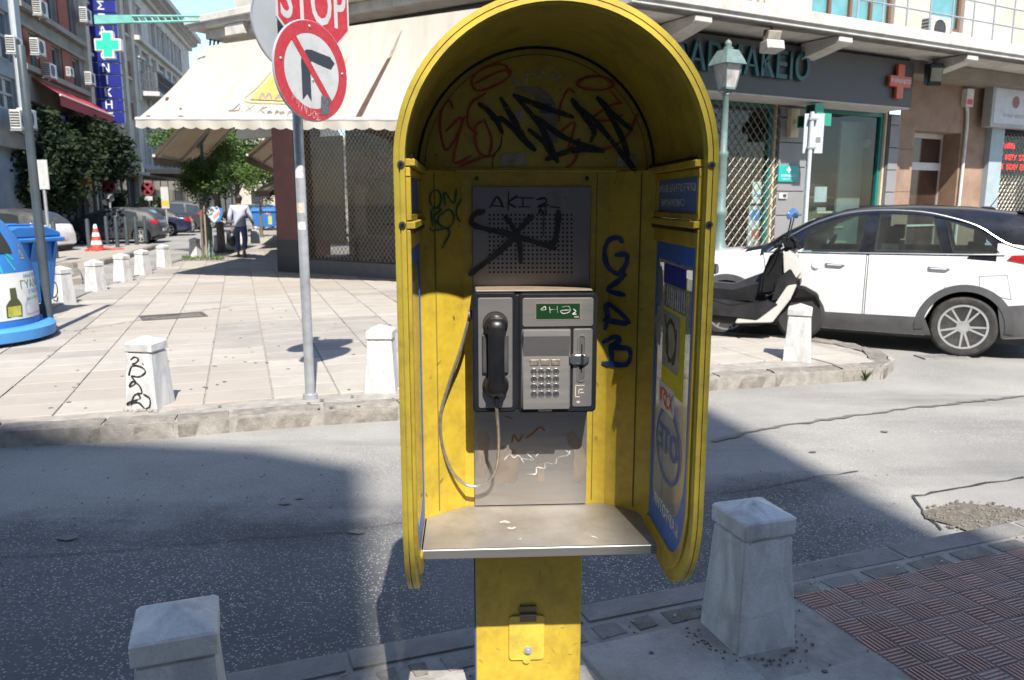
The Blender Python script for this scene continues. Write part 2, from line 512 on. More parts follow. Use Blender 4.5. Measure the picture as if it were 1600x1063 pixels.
asphalt = asphalt_mat('asphalt', (.082, .081, .082), (.16, .156, .15), (.56, .52, .47), 74, .55, ((.185, .178, .167), (.265, .255, .235)))
asphalt_pale = asphalt_mat('worn_asphalt', (.20, .195, .185), (.31, .30, .28), (.46, .44, .40), 95, .25)
tar = M('tar', (.03, .03, .032), .6, var=.4, scale=20, bump=.6, bscale=80)
rubble_m = M('road_grit', (.115, .10, .078), .9, var=.5, scale=18, bump=1, bscale=70)
slab_mats = [M('pale_slab', (.335, .305, .268), .8, var=.10, scale=2.2, rnd=.04, dirt=(.23, .20, .17), dscale=2.4, damt=.5, bump=.12, bscale=60, fine=.10),
             M('warm_slab', (.315, .28, .242), .8, var=.12, scale=2.2, rnd=.04, dirt=(.22, .19, .16), dscale=2.2, damt=.5, bump=.12, bscale=60, fine=.12),
             M('grey_slab', (.275, .25, .225), .8, var=.14, scale=2.5, rnd=.04, dirt=(.20, .18, .155), dscale=2.6, damt=.55, bump=.12, bscale=60, fine=.12)]
near_slab = M('worn_concrete', (.34, .32, .295), .82, var=.25, scale=3, rnd=.08, dirt=(.13, .12, .105), dscale=3.5, damt=.6, bump=.25, bscale=60, fine=.2)
mortar = M('mortar', (.25, .23, .205), .9, var=.25, scale=12, bump=.5)
granite = M('granite_kerb', (.20, .18, .155), .85, var=.3, scale=14, rnd=.12, dirt=(.08, .07, .06), dscale=5, damt=.6, bump=.8, bscale=35, fine=.3)
kerb_m = M('kerb_concrete', (.22, .205, .19), .85, var=.2, scale=6, rnd=.08, dirt=(.10, .09, .08), dscale=5, damt=.6, bump=.5, bscale=50, fine=.2)
red_tile = M('red_tile', (.13, .045, .04), .55, var=.22, scale=5, rnd=.16, dirt=(.10, .075, .07), dscale=5, damt=.6, bump=.15, bscale=80)
marble = marble_mat('white_marble', (.54, .525, .50), (.37, .37, .375))
marble_grey = marble_mat('grey_marble', (.56, .555, .55), (.36, .36, .37))
galv = M('galvanised_steel', (.38, .39, .41), .45, metal=.5, var=.15, scale=8, dirt=(.2, .17, .14), dscale=9, damt=.5)
grey_post_m = M('grey_green_post', (.045, .06, .07), .45, metal=.1, var=.15, scale=8, dirt=(.10, .095, .085), damt=.3)
iron = M('cast_iron', (.07, .065, .06), .7, var=.25, bump=.4)
lamp_green = M('lamp_green', (.10, .155, .145), .5, var=.15, dirt=(.25, .25, .22), dscale=9, damt=.45)
# ------------------------------------------------------------------ sky above, ground below
ROADZ = -0.13
mb = MB()
mb.quad((-400, -400, ROADZ), (400, -400, ROADZ), (400, 400, ROADZ), (-400, 400, ROADZ))
road = tag(mb.build('road', asphalt), kind='structure')
def wob(pts, amp, step, seed):
    rnd = random.Random(seed)
    out = []
    n = len(pts)
    for i in range(n):
        a, b = Vector(pts[i]), Vector(pts[(i + 1) % n])
        k = max(1, int((b - a).length / step))
        for j in range(k):
            p = a.lerp(b, j / k)
            out.append((p.x + rnd.uniform(-amp, amp), p.y + rnd.uniform(-amp, amp)))
    return out
# tar seams and cracks in the road
def ground_ribbon(name, pix, wd, z, mat, parent, amp=.012, seed=1, world=None, label=None):
    rnd = random.Random(seed)
    P = [Vector(p) for p in world] if world else [gp(u, v, z) for u, v in pix]
    Q = []
    for i in range(len(P) - 1):
        k = max(2, int((P[i + 1] - P[i]).length / .07))
        for j in range(k):
            Q.append(P[i].lerp(P[i + 1], j / k))
    Q.append(P[-1])
    A, B = [], []
    for i, p in enumerate(Q):
        d = (Q[min(i + 1, len(Q) - 1)] - Q[max(i - 1, 0)]).normalized()
        n = Vector((-d.y, d.x, 0))
        j = rnd.uniform(-amp, amp)
        h = wd * rnd.uniform(.3, 1.0) / 2
        A.append((p.x + n.x * (j + h), p.y + n.y * (j + h), z))
        B.append((p.x + n.x * (j - h), p.y + n.y * (j - h), z))
    m = MB(); m.strip(A, B)
    o = m.build(name, mat, parent, norm=False)
    if label: o['label'] = label
    return o
oil_m = M('oil_stain', (.11, .107, .10), .5, var=.3, scale=20)
Z1 = ROADZ + .008
ground_ribbon('road_crack', [(1428, 775), (1500, 762), (1600, 745)], .022, Z1, tar, road, seed=2)
ground_ribbon('road_crack', [(1428, 775), (1440, 795), (1468, 828)], .02, Z1, tar, road, seed=3)
ground_ribbon('road_crack', [(1115, 690), (1200, 668), (1400, 640), (1600, 618)], .05, Z1, oil_m, road, amp=.02, seed=5)
ground_ribbon('road_crack', [(0, 870), (160, 862), (330, 846), (520, 832), (640, 815)], .008, Z1, tar, road, seed=6)
ground_ribbon('road_crack', [(1120, 772), (1260, 748), (1340, 735)], .014, Z1, tar, road, seed=7)
for i, (u, v, s) in enumerate([(105, 842, .06), (445, 788, .04), (468, 780, .03), (558, 833, .05), (1382, 676, .035), (1270, 708, .03)]):
    p = gp(u, v, ROADZ); rnd = random.Random(i)
    m = MB(); m.poly([(p.x + s * rnd.uniform(.6, 1) * math.cos(t), p.y + s * .7 * rnd.uniform(.6, 1) * math.sin(t), ROADZ + .009) for t in [k * .6283 for k in range(10)]])
    m.build('tar_stain', oil_m, road, norm=False)

# ------------------------------------------------------------------ far pavement (plaza)
kerb_far = [Vector(p + (0,)) for p in [(-9.5, 4.15), (-6.2, 4.75), (-3.28, 5.27), (-2.48, 5.44), (-1.98, 5.62), (-1.36, 5.80), (-.87, 5.92), (1.83, 6.90), (3.55, 7.34)]]
corner_far = [Vector(p + (0,)) for p in [(3.55, 7.34), (3.86, 7.75), (3.93, 8.2), (3.72, 8.75), (3.3, 9.05), (1.6, 9.75), (-.5, 10.7)]]
street_edge = [Vector(p + (0,)) for p in [(-6.55, 10.2), (-7.25, 12.4), (-8.15, 16.8), (-9.3, 22.3), (-10.4, 28), (-12.6, 38), (-17.5, 60), (-24, 88)]]
plaza_poly = [(-9.5, 4.15)] + [(p.x, p.y) for p in kerb_far[1:]] + [(p.x, p.y) for p in corner_far[1:]] + [(-.5, 15), (-8, 28), (-12, 60), (-20, 88)] + [(p.x, p.y) for p in reversed(street_edge)] + [(-6.2, 8.6), (-6.3, 7.2), (-9.5, 6.2)]
def inside(x, y, poly):
    c = False
    n = len(poly)
    for i in range(n):
        x1, y1 = poly[i]; x2, y2 = poly[(i + 1) % n]
        if (y1 > y) != (y2 > y) and x < (x2 - x1) * (y - y1) / (y2 - y1) + x1: c = not c
    return c
mb = MB()
mb.prism(plaza_poly, 'z', ROADZ - .05, -.012)
plaza = tag(mb.build('plaza_pavement', mortar, norm=True), kind='structure')
mb = MB()
mb.prism([(-1, 10.9), (3.2, 11.75), (15, 18.2), (15, 24), (-1, 15.6)], 'z', ROADZ - .05, 0)
shop_walk = tag(mb.build('shop_pavement', slab_mats[0]), kind='structure')
# slabs
HD = R(19)
du, dv = Vector((math.cos(HD), math.sin(HD), 0)), Vector((-math.sin(HD), math.cos(HD), 0))
SW, SL = .52, .40
slab_me = []
for k in range(3):
    for t in range(3):
        m = MB(); m.box(-SW / 2 + .006, SW / 2 - .006, -SL / 2 + .008, SL / 2 - .008, -.05, 0)
        o = m.build('slab', slab_mats[k], bevel=.004)
        slab_me.append(o.data); bpy.data.objects.remove(o)
def dist_poly(x, y, pts):
    best = 9
    for a, b in zip(pts, pts[1:]):
        ab = b - a; t = max(0, min(1, (Vector((x, y, 0)) - a).dot(ab) / ab.length_squared))
        best = min(best, (a + ab * t - Vector((x, y, 0))).length)
    return best
org = Vector((-1.6, 6.0, 0))
rnd = random.Random(5)
cells = []
for i in range(-26, 22):
    for j in range(-10, 82):
        c = org + du * (i * SW) + dv * (j * SL + (i % 2) * .0)
        if not inside(c.x, c.y, plaza_poly): continue
        if dist_poly(c.x, c.y, kerb_far) < .36 or dist_poly(c.x, c.y, corner_far[:6]) < .3 or dist_poly(c.x, c.y, street_edge) < .3: continue
        if c.y < 4: continue
        u = 800 + FPX * c.x / max(c.y, .1)
        big = SW * SL / (c.x ** 2 + c.y ** 2) ** 1.5 * (1 if -40 < u < 1460 and not 640 < u < 1090 else .02)
        cells.append((big, i, j, c))
cells.sort(key=lambda q: -q[0])
def slab_kind(i, j):
    a = int(((i + 100) // 4 * 31 + (j + 100) // 5 * 17) % 11)
    if i >= -1 and i <= 2 and 7 <= j < 12: return 2
    return 0 if a < 6 else 1 if a < 9 else 2
rest = [MB(), MB(), MB()]
for n, (big, i, j, c) in enumerate(cells):
    k = slab_kind(i, j)
    if rnd.random() < .08: k = rnd.randrange(3)
    z = rnd.uniform(-.0025, .0025)
    Mx = Matrix.Translation((c.x, c.y, z)) @ Matrix.Rotation(HD + rnd.uniform(-.006, .006), 4, 'Z') @ Matrix.Rotation(rnd.uniform(-.004, .004), 4, 'X')
    if n < 296:
        inst('slab', slab_me[k * 3 + n % 3], plaza, Mx)
    else:
        rest[k].M = Mx
        rest[k].box(-SW / 2 + .006, SW / 2 - .006, -SL / 2 + .008, SL / 2 - .008, -.05, 0)
for k in range(3):
    o = rest[k].build('paving', slab_mats[k], plaza)
    tag(o, kind='stuff')
# kerb stones of the plaza
def stone_mesh(L, W, H, seed, amp=.008):
    rnd = random.Random(seed)
    m = MB(); nx = 5
    xs = [-L / 2 + L * i / (nx - 1) for i in range(nx)]
    prof = [(0, -H), (0, -.035), (.012, -.010), (.035, 0), (W, 0), (W, -H)]
    vs, fs = [], []
    for x in xs:
        for (y, z) in prof:
            e = amp if z > -H else 0
            vs.append((x + rnd.uniform(-amp, amp) * .4, y + rnd.uniform(-e, e), z + rnd.uniform(-e, e) * .6))
    k = len(prof)
    for i in range(nx - 1):
        for q in range(k):
            r2 = (q + 1) % k
            fs.append((i * k + q, i * k + r2, (i + 1) * k + r2, (i + 1) * k + q))
    fs += [tuple(range(k)), tuple(range((nx - 1) * k, nx * k))[::-1]]
    m.add(vs, fs)
    return m
def lay_kerb(name, pts, W, H, lmin, lmax, mat, parent, seed, z=0.004, flip=1, amp=.008):
    rnd = random.Random(seed)
    cum = [0]
    for a, b in zip(pts, pts[1:]): cum.append(cum[-1] + (b - a).length)
    def at(s):
        s = max(0, min(cum[-1], s))
        for i in range(len(pts) - 1):
            if s <= cum[i + 1] + 1e-9:
                return pts[i].lerp(pts[i + 1], (s - cum[i]) / max(1e-6, cum[i + 1] - cum[i]))
        return pts[-1]
    s = 0
    while s < cum[-1] - .05:
        L = min(rnd.uniform(lmin, lmax), cum[-1] - s)
        a, b = at(s), at(s + L)
        d = (b - a)
        o = stone_mesh(d.length - .026, W, H, rnd.randrange(9999), amp).build(name, mat, parent, smooth=50)
        o.matrix_local = Matrix.Translation(((a.x + b.x) / 2, (a.y + b.y) / 2, z + rnd.uniform(-.004, .004))) @ Matrix.Rotation(math.atan2(d.y, d.x), 4, 'Z')
        if flip < 0: o.matrix_local = o.matrix_local @ Matrix.Rotation(math.pi, 4, 'Z')
        s += L
lay_kerb('kerb_stone', kerb_far, .17, .2, .3, .75, granite, plaza, 4)
lay_kerb('kerb_stone', corner_far[:5], .2, .2, .32, .6, granite, plaza, 8, amp=.02)
lay_kerb('kerb_stone', corner_far[4:], .16, .2, .7, .9, granite, plaza, 9)
lay_kerb('kerb_stone', list(reversed(street_edge)), .14, .2, 1.6, 2.6, kerb_m, plaza, 10)
# iron grate set in the plaza
def bar_grate(name, label, c, rz, lx, ly, nb, mat, z):
    t = thing(name, label, 'drain grate', (c.x, c.y, z), rz)
    f = MB(); f.ring([(-lx / 2, -ly / 2), (lx / 2, -ly / 2), (lx / 2, ly / 2), (-lx / 2, ly / 2)], [(-lx / 2 + .03, -ly / 2 + .03), (lx / 2 - .03, -ly / 2 + .03), (lx / 2 - .03, ly / 2 - .03), (-lx / 2 + .03, ly / 2 - .03)], 'z', -.03, .006)
    f.build('grate_frame', mat, t)
    g = MB()
    for i in range(nb):
        x = -lx / 2 + .03 + (lx - .06) * (i + .5) / nb
        g.box(x - .006, x + .006, -ly / 2 + .03, ly / 2 - .03, -.03, .004)
    for i in range(1, 5):
        y = -ly / 2 + ly * i / 5
        g.box(-lx / 2 + .03, lx / 2 - .03, y - .005, y + .005, -.03, .002)
    g.build('grate_bars', mat, t)
    p = MB(); p.box(-lx / 2 + .02, lx / 2 - .02, -ly / 2 + .02, ly / 2 - .02, -.06, -.022); p.build('sump', tar, t)
gc = (gp(225, 500) + gp(315, 490)) / 2
bar_grate('pavement_grate', 'rusty rectangular iron grate set flush in the pale plaza paving', gc, R(30), .82, .5, 22, iron, .004)
gc = gp(1472, 559, ROADZ)
bar_grate('drain_cover', 'small pale iron drain cover in the road under the crossover wheel', gc, R(4), .52, .22, 9, M('pale_iron', (.22, .21, .2), .7, var=.2, bump=.4), ROADZ + .012)
ground_ribbon('pavement_crack', [(115, 517), (240, 497), (330, 483), (362, 479)], .022, .006, tar, plaza, seed=21)

# traffic island on the side street
mb = MB()
isl = [(-11.0, 20.4), (-11.1, 22.0), (-13.1, 29.0), (-13.6, 29.2), (-15.2, 26), (-13.5, 20.3), (-12.3, 19.6)]
mb.prism(isl, 'z', ROADZ - .05, .0)
island = tag(mb.build('traffic_island', [slab_mats[1]]), kind='structure')
mb = MB(); q = [(x * 1 + (.0), y, ) for x, y in isl]
lay_kerb('kerb_stone', [Vector((-12.3, 19.55, 0)), Vector((-10.95, 20.3, 0)), Vector((-11.05, 22.0, 0)), Vector((-13.05, 29.05, 0))], .16, .2, 1.2, 1.8, granite, island, 31, z=.012)
mb = MB()
mb.prism([(-9.3, 15.2), (-8.9, 16.2), (-10.2, 18.4), (-14, 18.0), (-13, 14.5)], 'z', ROADZ - .05, .0)
island2 = tag(mb.build('traffic_island', slab_mats[1]), kind='structure')
lay_kerb('kerb_stone', [Vector((-13, 14.5, 0)), Vector((-9.25, 15.15, 0)), Vector((-8.85, 16.2, 0)), Vector((-10.15, 18.4, 0))], .16, .2, 1.2, 1.8, granite, island2, 32, z=.012)

# ------------------------------------------------------------------ near pavement
KA = R(20.4)
K0 = Vector((-.95, 2.40, 0))
ku, kv = Vector((math.cos(KA), math.sin(KA), 0)), Vector((-math.sin(KA), math.cos(KA), 0))
def KP(s, d, z=0):           # s along the kerb, d back from its edge towards the viewer
    p = K0 + ku * s - kv * d
    return Vector((p.x, p.y, z))
mb = MB()
mb.prism([tuple(KP(-9, .02).xy), tuple(KP(-9, 9).xy), tuple(KP(16, 9).xy), tuple(KP(16, .02).xy)], 'z', ROADZ - .05, -.004)
walk = tag(mb.build('near_pavement', mortar), kind='structure')
lay_kerb('kerb_stone', [KP(6.5, 0), KP(-6, 0)], .145, .18, .55, .95, kerb_m, walk, 12, z=.003, amp=.003)
# gutter row of worn setts behind the kerb
rnd = random.Random(3)
s = -3.2
while s < 4.6:
    L = rnd.uniform(.10, .19) if s < 1.5 else rnd.uniform(.2, .28)
    m = MB()
    w_ = .115
    pts = [(-L / 2 + .01 + rnd.uniform(0, .018), -w_ / 2 + rnd.uniform(.0, .015)), (L / 2 - .01 - rnd.uniform(0, .018), -w_ / 2 + rnd.uniform(0, .015)), (L / 2 - .01 - rnd.uniform(0, .018), w_ / 2 - rnd.uniform(0, .015)), (-L / 2 + .01 + rnd.uniform(0, .018), w_ / 2 - rnd.uniform(0, .015))]
    m.prism(pts, 'z', -.05, 0)
    o = m.build('sett', granite if rnd.random() < .6 else kerb_m, walk, bevel=.010, seg=2, smooth=40)
    c = KP(s + L / 2, .145 + .07)
    o.matrix_local = Matrix.Translation((c.x, c.y, rnd.uniform(-.001, .002))) @ Matrix.Rotation(KA + rnd.uniform(-.05, .05), 4, 'Z')
    s += L
# grit lying along the kerb on the road side
ground_ribbon('road_grit', None, .15, ROADZ + .012, tar, road, amp=.035, seed=40, world=[KP(-6, -.05, ROADZ + .012), KP(2.6, -.05, ROADZ + .012)])
ground_ribbon('road_grit', None, .16, ROADZ + .016, rubble_m, road, amp=.03, seed=41, world=[KP(-.1, -.09, ROADZ + .016), KP(.42, -.09, ROADZ + .016)])
# broken patch of asphalt by the kerb with loose stones
p = gp(1545, 812, ROADZ)
rnd = random.Random(9)
m = MB(); m.poly([(p.x + .34 * rnd.uniform(.7, 1) * math.cos(t) * 1.1, p.y + .26 * rnd.uniform(.7, 1) * math.sin(t), ROADZ + .010) for t in [k * .45 for k in range(14)]])
m.build('pothole', rubble_m, road, norm=False)
gm = MB()
for i in range(240):
    t, r_ = rnd.uniform(0, 6.28), math.sqrt(rnd.random()) * .3
    c = (p.x + r_ * 1.1 * math.cos(t), p.y + r_ * .8 * math.sin(t), ROADZ + .012)
    q = rnd.uniform(.003, .012)
    gm.ball(c, (q, q * rnd.uniform(.6, 1), q * .7), 5, 3)
for i in range(260):
    c = KP(rnd.uniform(-1.5, 3.4), rnd.uniform(-.16, -.02), ROADZ + .014)
    q = rnd.uniform(.003, .009)
    gm.ball(c, (q, q, q * .7), 5, 3)
for (bx_, by_) in ((.857, 2.636), (-.882, 1.90)):
    for i in range(130):
        t = rnd.uniform(0, 6.28); r_ = .165 + abs(rnd.gauss(0, .03)); q = rnd.uniform(.002, .007)
        gm.ball((bx_ + r_ * math.cos(t), by_ + r_ * math.sin(t), .002), (q, q, q * .7), 5, 3)
for i in range(420):
    c = KP(rnd.uniform(-1.6, 3.6), rnd.uniform(.0, .32) if i % 3 else rnd.uniform(.3, 1.6), .001)
    q = rnd.uniform(.0015, .005)
    gm.ball(c, (q, q, q * .7), 5, 3)
for i in range(500):
    p = gp(rnd.uniform(0, 1400), rnd.uniform(690, 960), ROADZ + .002); q = rnd.uniform(.002, .007)
    gm.ball(p, (q, q, q * .6), 5, 3)
tag(gm.build('gravel', granite), kind='stuff')
# old chewing gum and butts on the paving
gum = MB()
for i in range(26):
    c = KP(rnd.uniform(-.6, 1.9), rnd.uniform(.3, 1.3), .0035); q = rnd.uniform(.005, .014)
    gum.lathe([(q, -.002), (q * .9, .0005), (.0, .001)], 9, tuple(c))
for i in range(90):
    p = gp(rnd.uniform(60, 620), rnd.uniform(470, 640), .004); q = rnd.uniform(.008, .02)
    gum.lathe([(q, -.003), (q * .9, .0005), (.0, .001)], 8, tuple(p))
tag(gum.build('gum_spots', M('gum', (.09, .085, .08), .7), plaza), kind='stuff')
lit = MB()
for i in range(34):
    c = KP(rnd.uniform(-1.2, 3.2), rnd.choice((rnd.uniform(-.15, -.02), rnd.uniform(.13, .29))), .004 if rnd.random() < .5 else .004)
    if (c - K0).dot(-kv) < 0: c.z = ROADZ + .02
    a = rnd.uniform(0, 3.14); l_ = rnd.uniform(.008, .022)
    lit.tube([c, c + Vector((l_ * math.cos(a), l_ * math.sin(a), .003))], .0035, 5)
tag(lit.build('litter', M('butts', (.45, .36, .26), .8, var=.4, scale=40), walk), kind='stuff')

# slabs on the near pavement
def lay_slabs(s0, s1, d0, rows, W, L, seed):
    rnd = random.Random(seed)
    for r_ in range(rows):
        s = s0 - rnd.uniform(0, L)
        while s < s1:
            if s + L > s1 + .01: break
            m = MB(); m.box(-L / 2 + .006, L / 2 - .006, -W / 2 + .006, W / 2 - .006, -.05, 0)
            o = m.build('slab', near_slab, walk, bevel=.005)
            c = KP(s + L / 2, d0 + W * (r_ + .5))
            o.matrix_local = Matrix.Translation((c.x, c.y, rnd.uniform(-.003, .002))) @ Matrix.Rotation(KA + rnd.uniform(-.008, .008), 4, 'Z') @ Matrix.Rotation(rnd.uniform(-.006, .006), 4, 'X')
            s += L
lay_slabs(-2.6, 2.10, .275, 4, .40, .52, 6)
m = MB(); m.prism([tuple(KP(-9, .29).xy), tuple(KP(-9, 9).xy), tuple(KP(-3.15, 9).xy), tuple(KP(-3.15, .29).xy)], 'z', -.05, -.001)
m.prism([tuple(KP(-3.14, 1.9).xy), tuple(KP(-3.14, 9).xy), tuple(KP(2.1, 9).xy), tuple(KP(2.1, 1.9).xy)], 'z', -.05, -.001)
m.build('paving_bed', near_slab, walk)
# red basket-weave tiles with raised ribs
rib_m = M('worn_ribs', (.27, .155, .138), .38, var=.2, scale=9, rnd=.14, dirt=(.20, .16, .15), dscale=6, damt=.5)
TS = .106
def tile_mesh(n=6, S=TS):
    m = MB(); m.box(-S / 2 + .002, S / 2 - .002, -S / 2 + .002, S / 2 - .002, -.04, -.006)
    m.cur = 1
    for i in range(n):
        y = -S / 2 + S * (i + .5) / n
        h = S / n * .33
        vs = [(-S / 2 + .004, y - h, -.006), (S / 2 - .004, y - h, -.006), (S / 2 - .004, y + h, -.006), (-S / 2 + .004, y + h, -.006),
              (-S / 2 + .007, y - h * .6, .002), (S / 2 - .007, y - h * .6, .002), (S / 2 - .007, y + h * .6, .002), (-S / 2 + .007, y + h * .6, .002)]
        m.add(vs, [(4, 5, 6, 7), (0, 1, 5, 4), (1, 2, 6, 5), (2, 3, 7, 6), (3, 0, 4, 7)])
    o = m.build('tile', [red_tile, rib_m])
    me = o.data; bpy.data.objects.remove(o)
    return me
tm = tile_mesh()
rnd = random.Random(2)
for i in range(17):
    for j in range(14):
        c = KP(2.17 + i * TS, .305 + j * TS)
        inst('tile', tm, walk, Matrix.Translation((c.x, c.y, rnd.uniform(-.002, .002))) @ Matrix.Rotation(KA + (R(90) if (i + j) % 2 else 0) + rnd.uniform(-.012, .012), 4, 'Z') @ Matrix.Rotation(rnd.uniform(-.012, .012), 4, 'X'))
bpts = [KP(2.115, .25), KP(2.115, 2.6), KP(5, 2.6), KP(5, .15)]
m = MB(); m.prism([tuple(q.xy) for q in bpts], 'z', -.05, -.0045); m.build('tile_bed', tar, walk)
# ------------------------------------------------------------------ marble bollards
def chip(o, seed, near):
    """wear the arrises of a stone block: cut it finer and knock the edges back here and there"""
    rnd = random.Random(seed)
    bm = bmesh.new(); bm.from_mesh(o.data)
    bmesh.ops.bevel(bm, geom=[e for e in bm.edges if len(e.link_faces) == 2 and e.calc_face_angle(0) > R(12)], offset=.005, segments=1, affect='EDGES')
    if near:
        bmesh.ops.subdivide_edges(bm, edges=[e for e in bm.edges if e.calc_length() > .03], cuts=7, use_grid_fill=True)
        c = Vector((0, 0, .2))
        for v in bm.verts:
            k = max((e.calc_face_angle(0) for e in v.link_edges if len(e.link_faces) == 2), default=0)
            d = (v.co - c).normalized()
            amp = .0012 if k > R(12) else .0002
            q = rnd.random()
            v.co -= d * amp * (q * (4.0 if k > R(12) and q > .93 else 1.0))
    bm.to_mesh(o.data); bm.free()
    return o
def bollard(i, loc, rz, label, mat, s=1.0, group='marble bollards along the kerbs'):
    t = thing('bollard', label, 'bollard', loc, rz, group)
    t.scale = (s, s, s)
    near = i < 5
    m = MB(); a, b, h = .128, .097, .40
    m.add([(-a, -a, -.1), (a, -a, -.1), (a, a, -.1), (-a, a, -.1), (-b, -b, h), (b, -b, h), (b, b, h), (-b, b, h)], [(0, 3, 2, 1), (4, 5, 6, 7), (0, 1, 5, 4), (1, 2, 6, 5), (2, 3, 7, 6), (3, 0, 4, 7)])
    m.box(-b + .008, b - .008, -b + .008, b - .008, h - .01, h + .012)
    chip(m.build('shaft', mat, t), i, near)
    m = MB(); c = .105
    m.add([(-c, -c, h + .010), (c, -c, h + .010), (c, c, h + .010), (-c, c, h + .010), (-c, -c, h + .072), (c, -c, h + .072), (c, c, h + .072), (-c, c, h + .072), (0, 0, h + .118)],
          [(0, 3, 2, 1), (0, 1, 5, 4), (1, 2, 6, 5), (2, 3, 7, 6), (3, 0, 4, 7), (4, 5, 8), (5, 6, 8), (6, 7, 8), (7, 4, 8)])
    chip(m.build('cap', mat, t), i + 50, near)
    return t
def paint(parent, name, strokes, wd, fn, mat, off0=.0):
    m = MB()
    for i, s in enumerate(strokes):
        ww = wd
        if isinstance(s[0], (int, float)): ww, s = s[0], s[1]
        stroke(m, s, ww, fn, 4, off0 + i * .00025)
    return m.build(name, mat, parent, norm=False)
def circ(cx, cy, rx, ry, n=14, a0=0, a1=6.2832):
    return [(cx + rx * math.cos(a0 + (a1 - a0) * i / n), cy + ry * math.sin(a0 + (a1 - a0) * i / n)) for i in range(n + 1)]

bl = []
bl.append(bollard(0, (.857, 2.636, 0), R(18), 'grey shaded marble bollard beside the yellow phone booth and red ribbed tiles', marble_grey))
bl.append(bollard(1, (-.882, 1.90, 0), R(20), 'pale marble bollard cut off by the bottom of the view', marble))
b_g = bollard(2, (-2.80, 5.90, 0), R(-8), 'white marble bollard with black looping graffiti by the granite kerb', marble, 1.06); bl.append(b_g)
bl.append(bollard(3, (-1.095, 6.45, 0), R(0), 'clean white bollard between the sign pole and the phone booth', marble, 1.06))
bl.append(bollard(4, (2.87, 7.74, 0), R(-22), 'sunlit white bollard in front of the scooter', marble, 1.08))
b_s = bollard(5, (-6.99, 12.12, 0), R(-14), 'white bollard with a black ring scrawl behind the blue wheeled bin', marble, 1.12); bl.append(b_s)
for i, (x, y, lab) in enumerate([(-7.39, 13.88, 'first clean bollard past the wheeled bin along the side street'), (-7.75, 15.6, 'second clean bollard past the wheeled bin along the side street'), (-8.0, 17.0, 'third clean bollard past the wheeled bin along the side street'),
                                 (-8.42, 19.0, 'fourth clean bollard past the wheeled bin along the side street'), (-9.05, 22.5, 'bollard just in front of the green lamp post on the side street'), (-9.25, 24.9, 'bollard between the lamp post and the thick tree trunk'),
                                 (-9.75, 27.4, 'bollard partly hidden by the walking man on the far pavement'), (-10.25, 30.2, 'small far bollard seen past the walking man'), (-10.7, 33.0, 'last tiny bollard beyond the walking man')]):
    bl.append(bollard(6 + i, (x, y, 0), R(-14), lab, marble, 1.06))
# scrawls on two bollards
def bface(u, v, off):       # front face of a bollard, its own coordinates (x across, z up)
    k = (.125 - .028 * v / .40)
    return (u, -k - .0025 - off, v)
paint(b_g, 'graffiti', [[(-.06, .355), (-.03, .375), (.0, .36), (-.02, .335), (-.05, .325)], [(.03, .33), (.035, .325)], [(-.06, .305), (-.08, .24), (-.05, .31), (.02, .305), (.05, .27), (.0, .235), (-.06, .24)],
      [(-.06, .235), (-.03, .19), (-.08, .16), (-.05, .20), (.0, .17), (.015, .12), (-.02, .115)], [(-.07, .03), (-.05, .09), (-.02, .11), (.0, .08), (-.08, .05), (-.1, .03), (-.02, .05), (.03, .01)], [(.03, .11), (.075, .08), (.07, .02), (.03, .0)]], .012, bface, ink_black)
paint(b_s, 'graffiti', [circ(-.03, .2, .07, .11), [(.04, .1), (.02, .04), (-.03, .06)]], .016, bface, ink_black)
m = MB()
rnd = random.Random(77)
for i in range(26):
    t = rnd.uniform(-.14, .14)
    m.ball((t, -.145 + rnd.uniform(-.02, .03), -.004), (.02 * rnd.uniform(.5, 1), .016, .012), 6, 3)
m.build('mortar_collar', mortar, b_g)

# ================================================================== the phone booth
BX, BY, BA = .068, 2.20, R(3.13)
booth = thing('phone_booth', 'yellow open phone booth with arched hood, steel shelf and graffiti', 'phone booth', (BX, BY, 0), BA)
BMi = (Matrix.Translation((BX, BY, 0)) @ Matrix.Rotation(BA, 4, 'Z')).inverted()
def bl_ray(u, v):
    o = BMi @ Vector((0, 0, EYE)); d = BMi.to_3x3() @ ray(u, v)
    return o, d
def on_y(u, v, y):
    o, d = bl_ray(u, v); t = (y - o.y) / d.y
    return o + d * t
FOLD, WX, FW = .205, .3275, -.095
def on_back(u, v, off=0.0):
    p = on_y(u, v, -.003 - off)
    if p.z < 1.632 and abs(p.x) > FOLD:
        s = 1 if p.x > 0 else -1
        n = Vector((s * (FW), -(WX - FOLD), 0)).normalized()     # inward normal of the slanted cheek
        n = Vector((n.x, n.y, 0))
        o, d = bl_ray(u, v)
        q0 = Vector((s * FOLD, 0, 0)) + n * (.003 + off)
        t = (q0 - o).dot(n) / d.dot(n)
        p = o + d * t
    return p
def on_x(u, v, x):
    o, d = bl_ray(u, v); t = (x - o.x) / d.x
    return o + d * t

ZS = 1.632          # springing of the arch
D = -.51            # front of the hood
RO, RI = .3388, .3275
def arc(r, n=28, z0=ZS):
    return [(r * math.cos(math.pi * i / n), z0 + r * math.sin(math.pi * i / n)) for i in range(n + 1)]
# hood barrel
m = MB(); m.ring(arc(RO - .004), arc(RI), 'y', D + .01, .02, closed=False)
m.build('hood', yellow_in, booth, smooth=40)
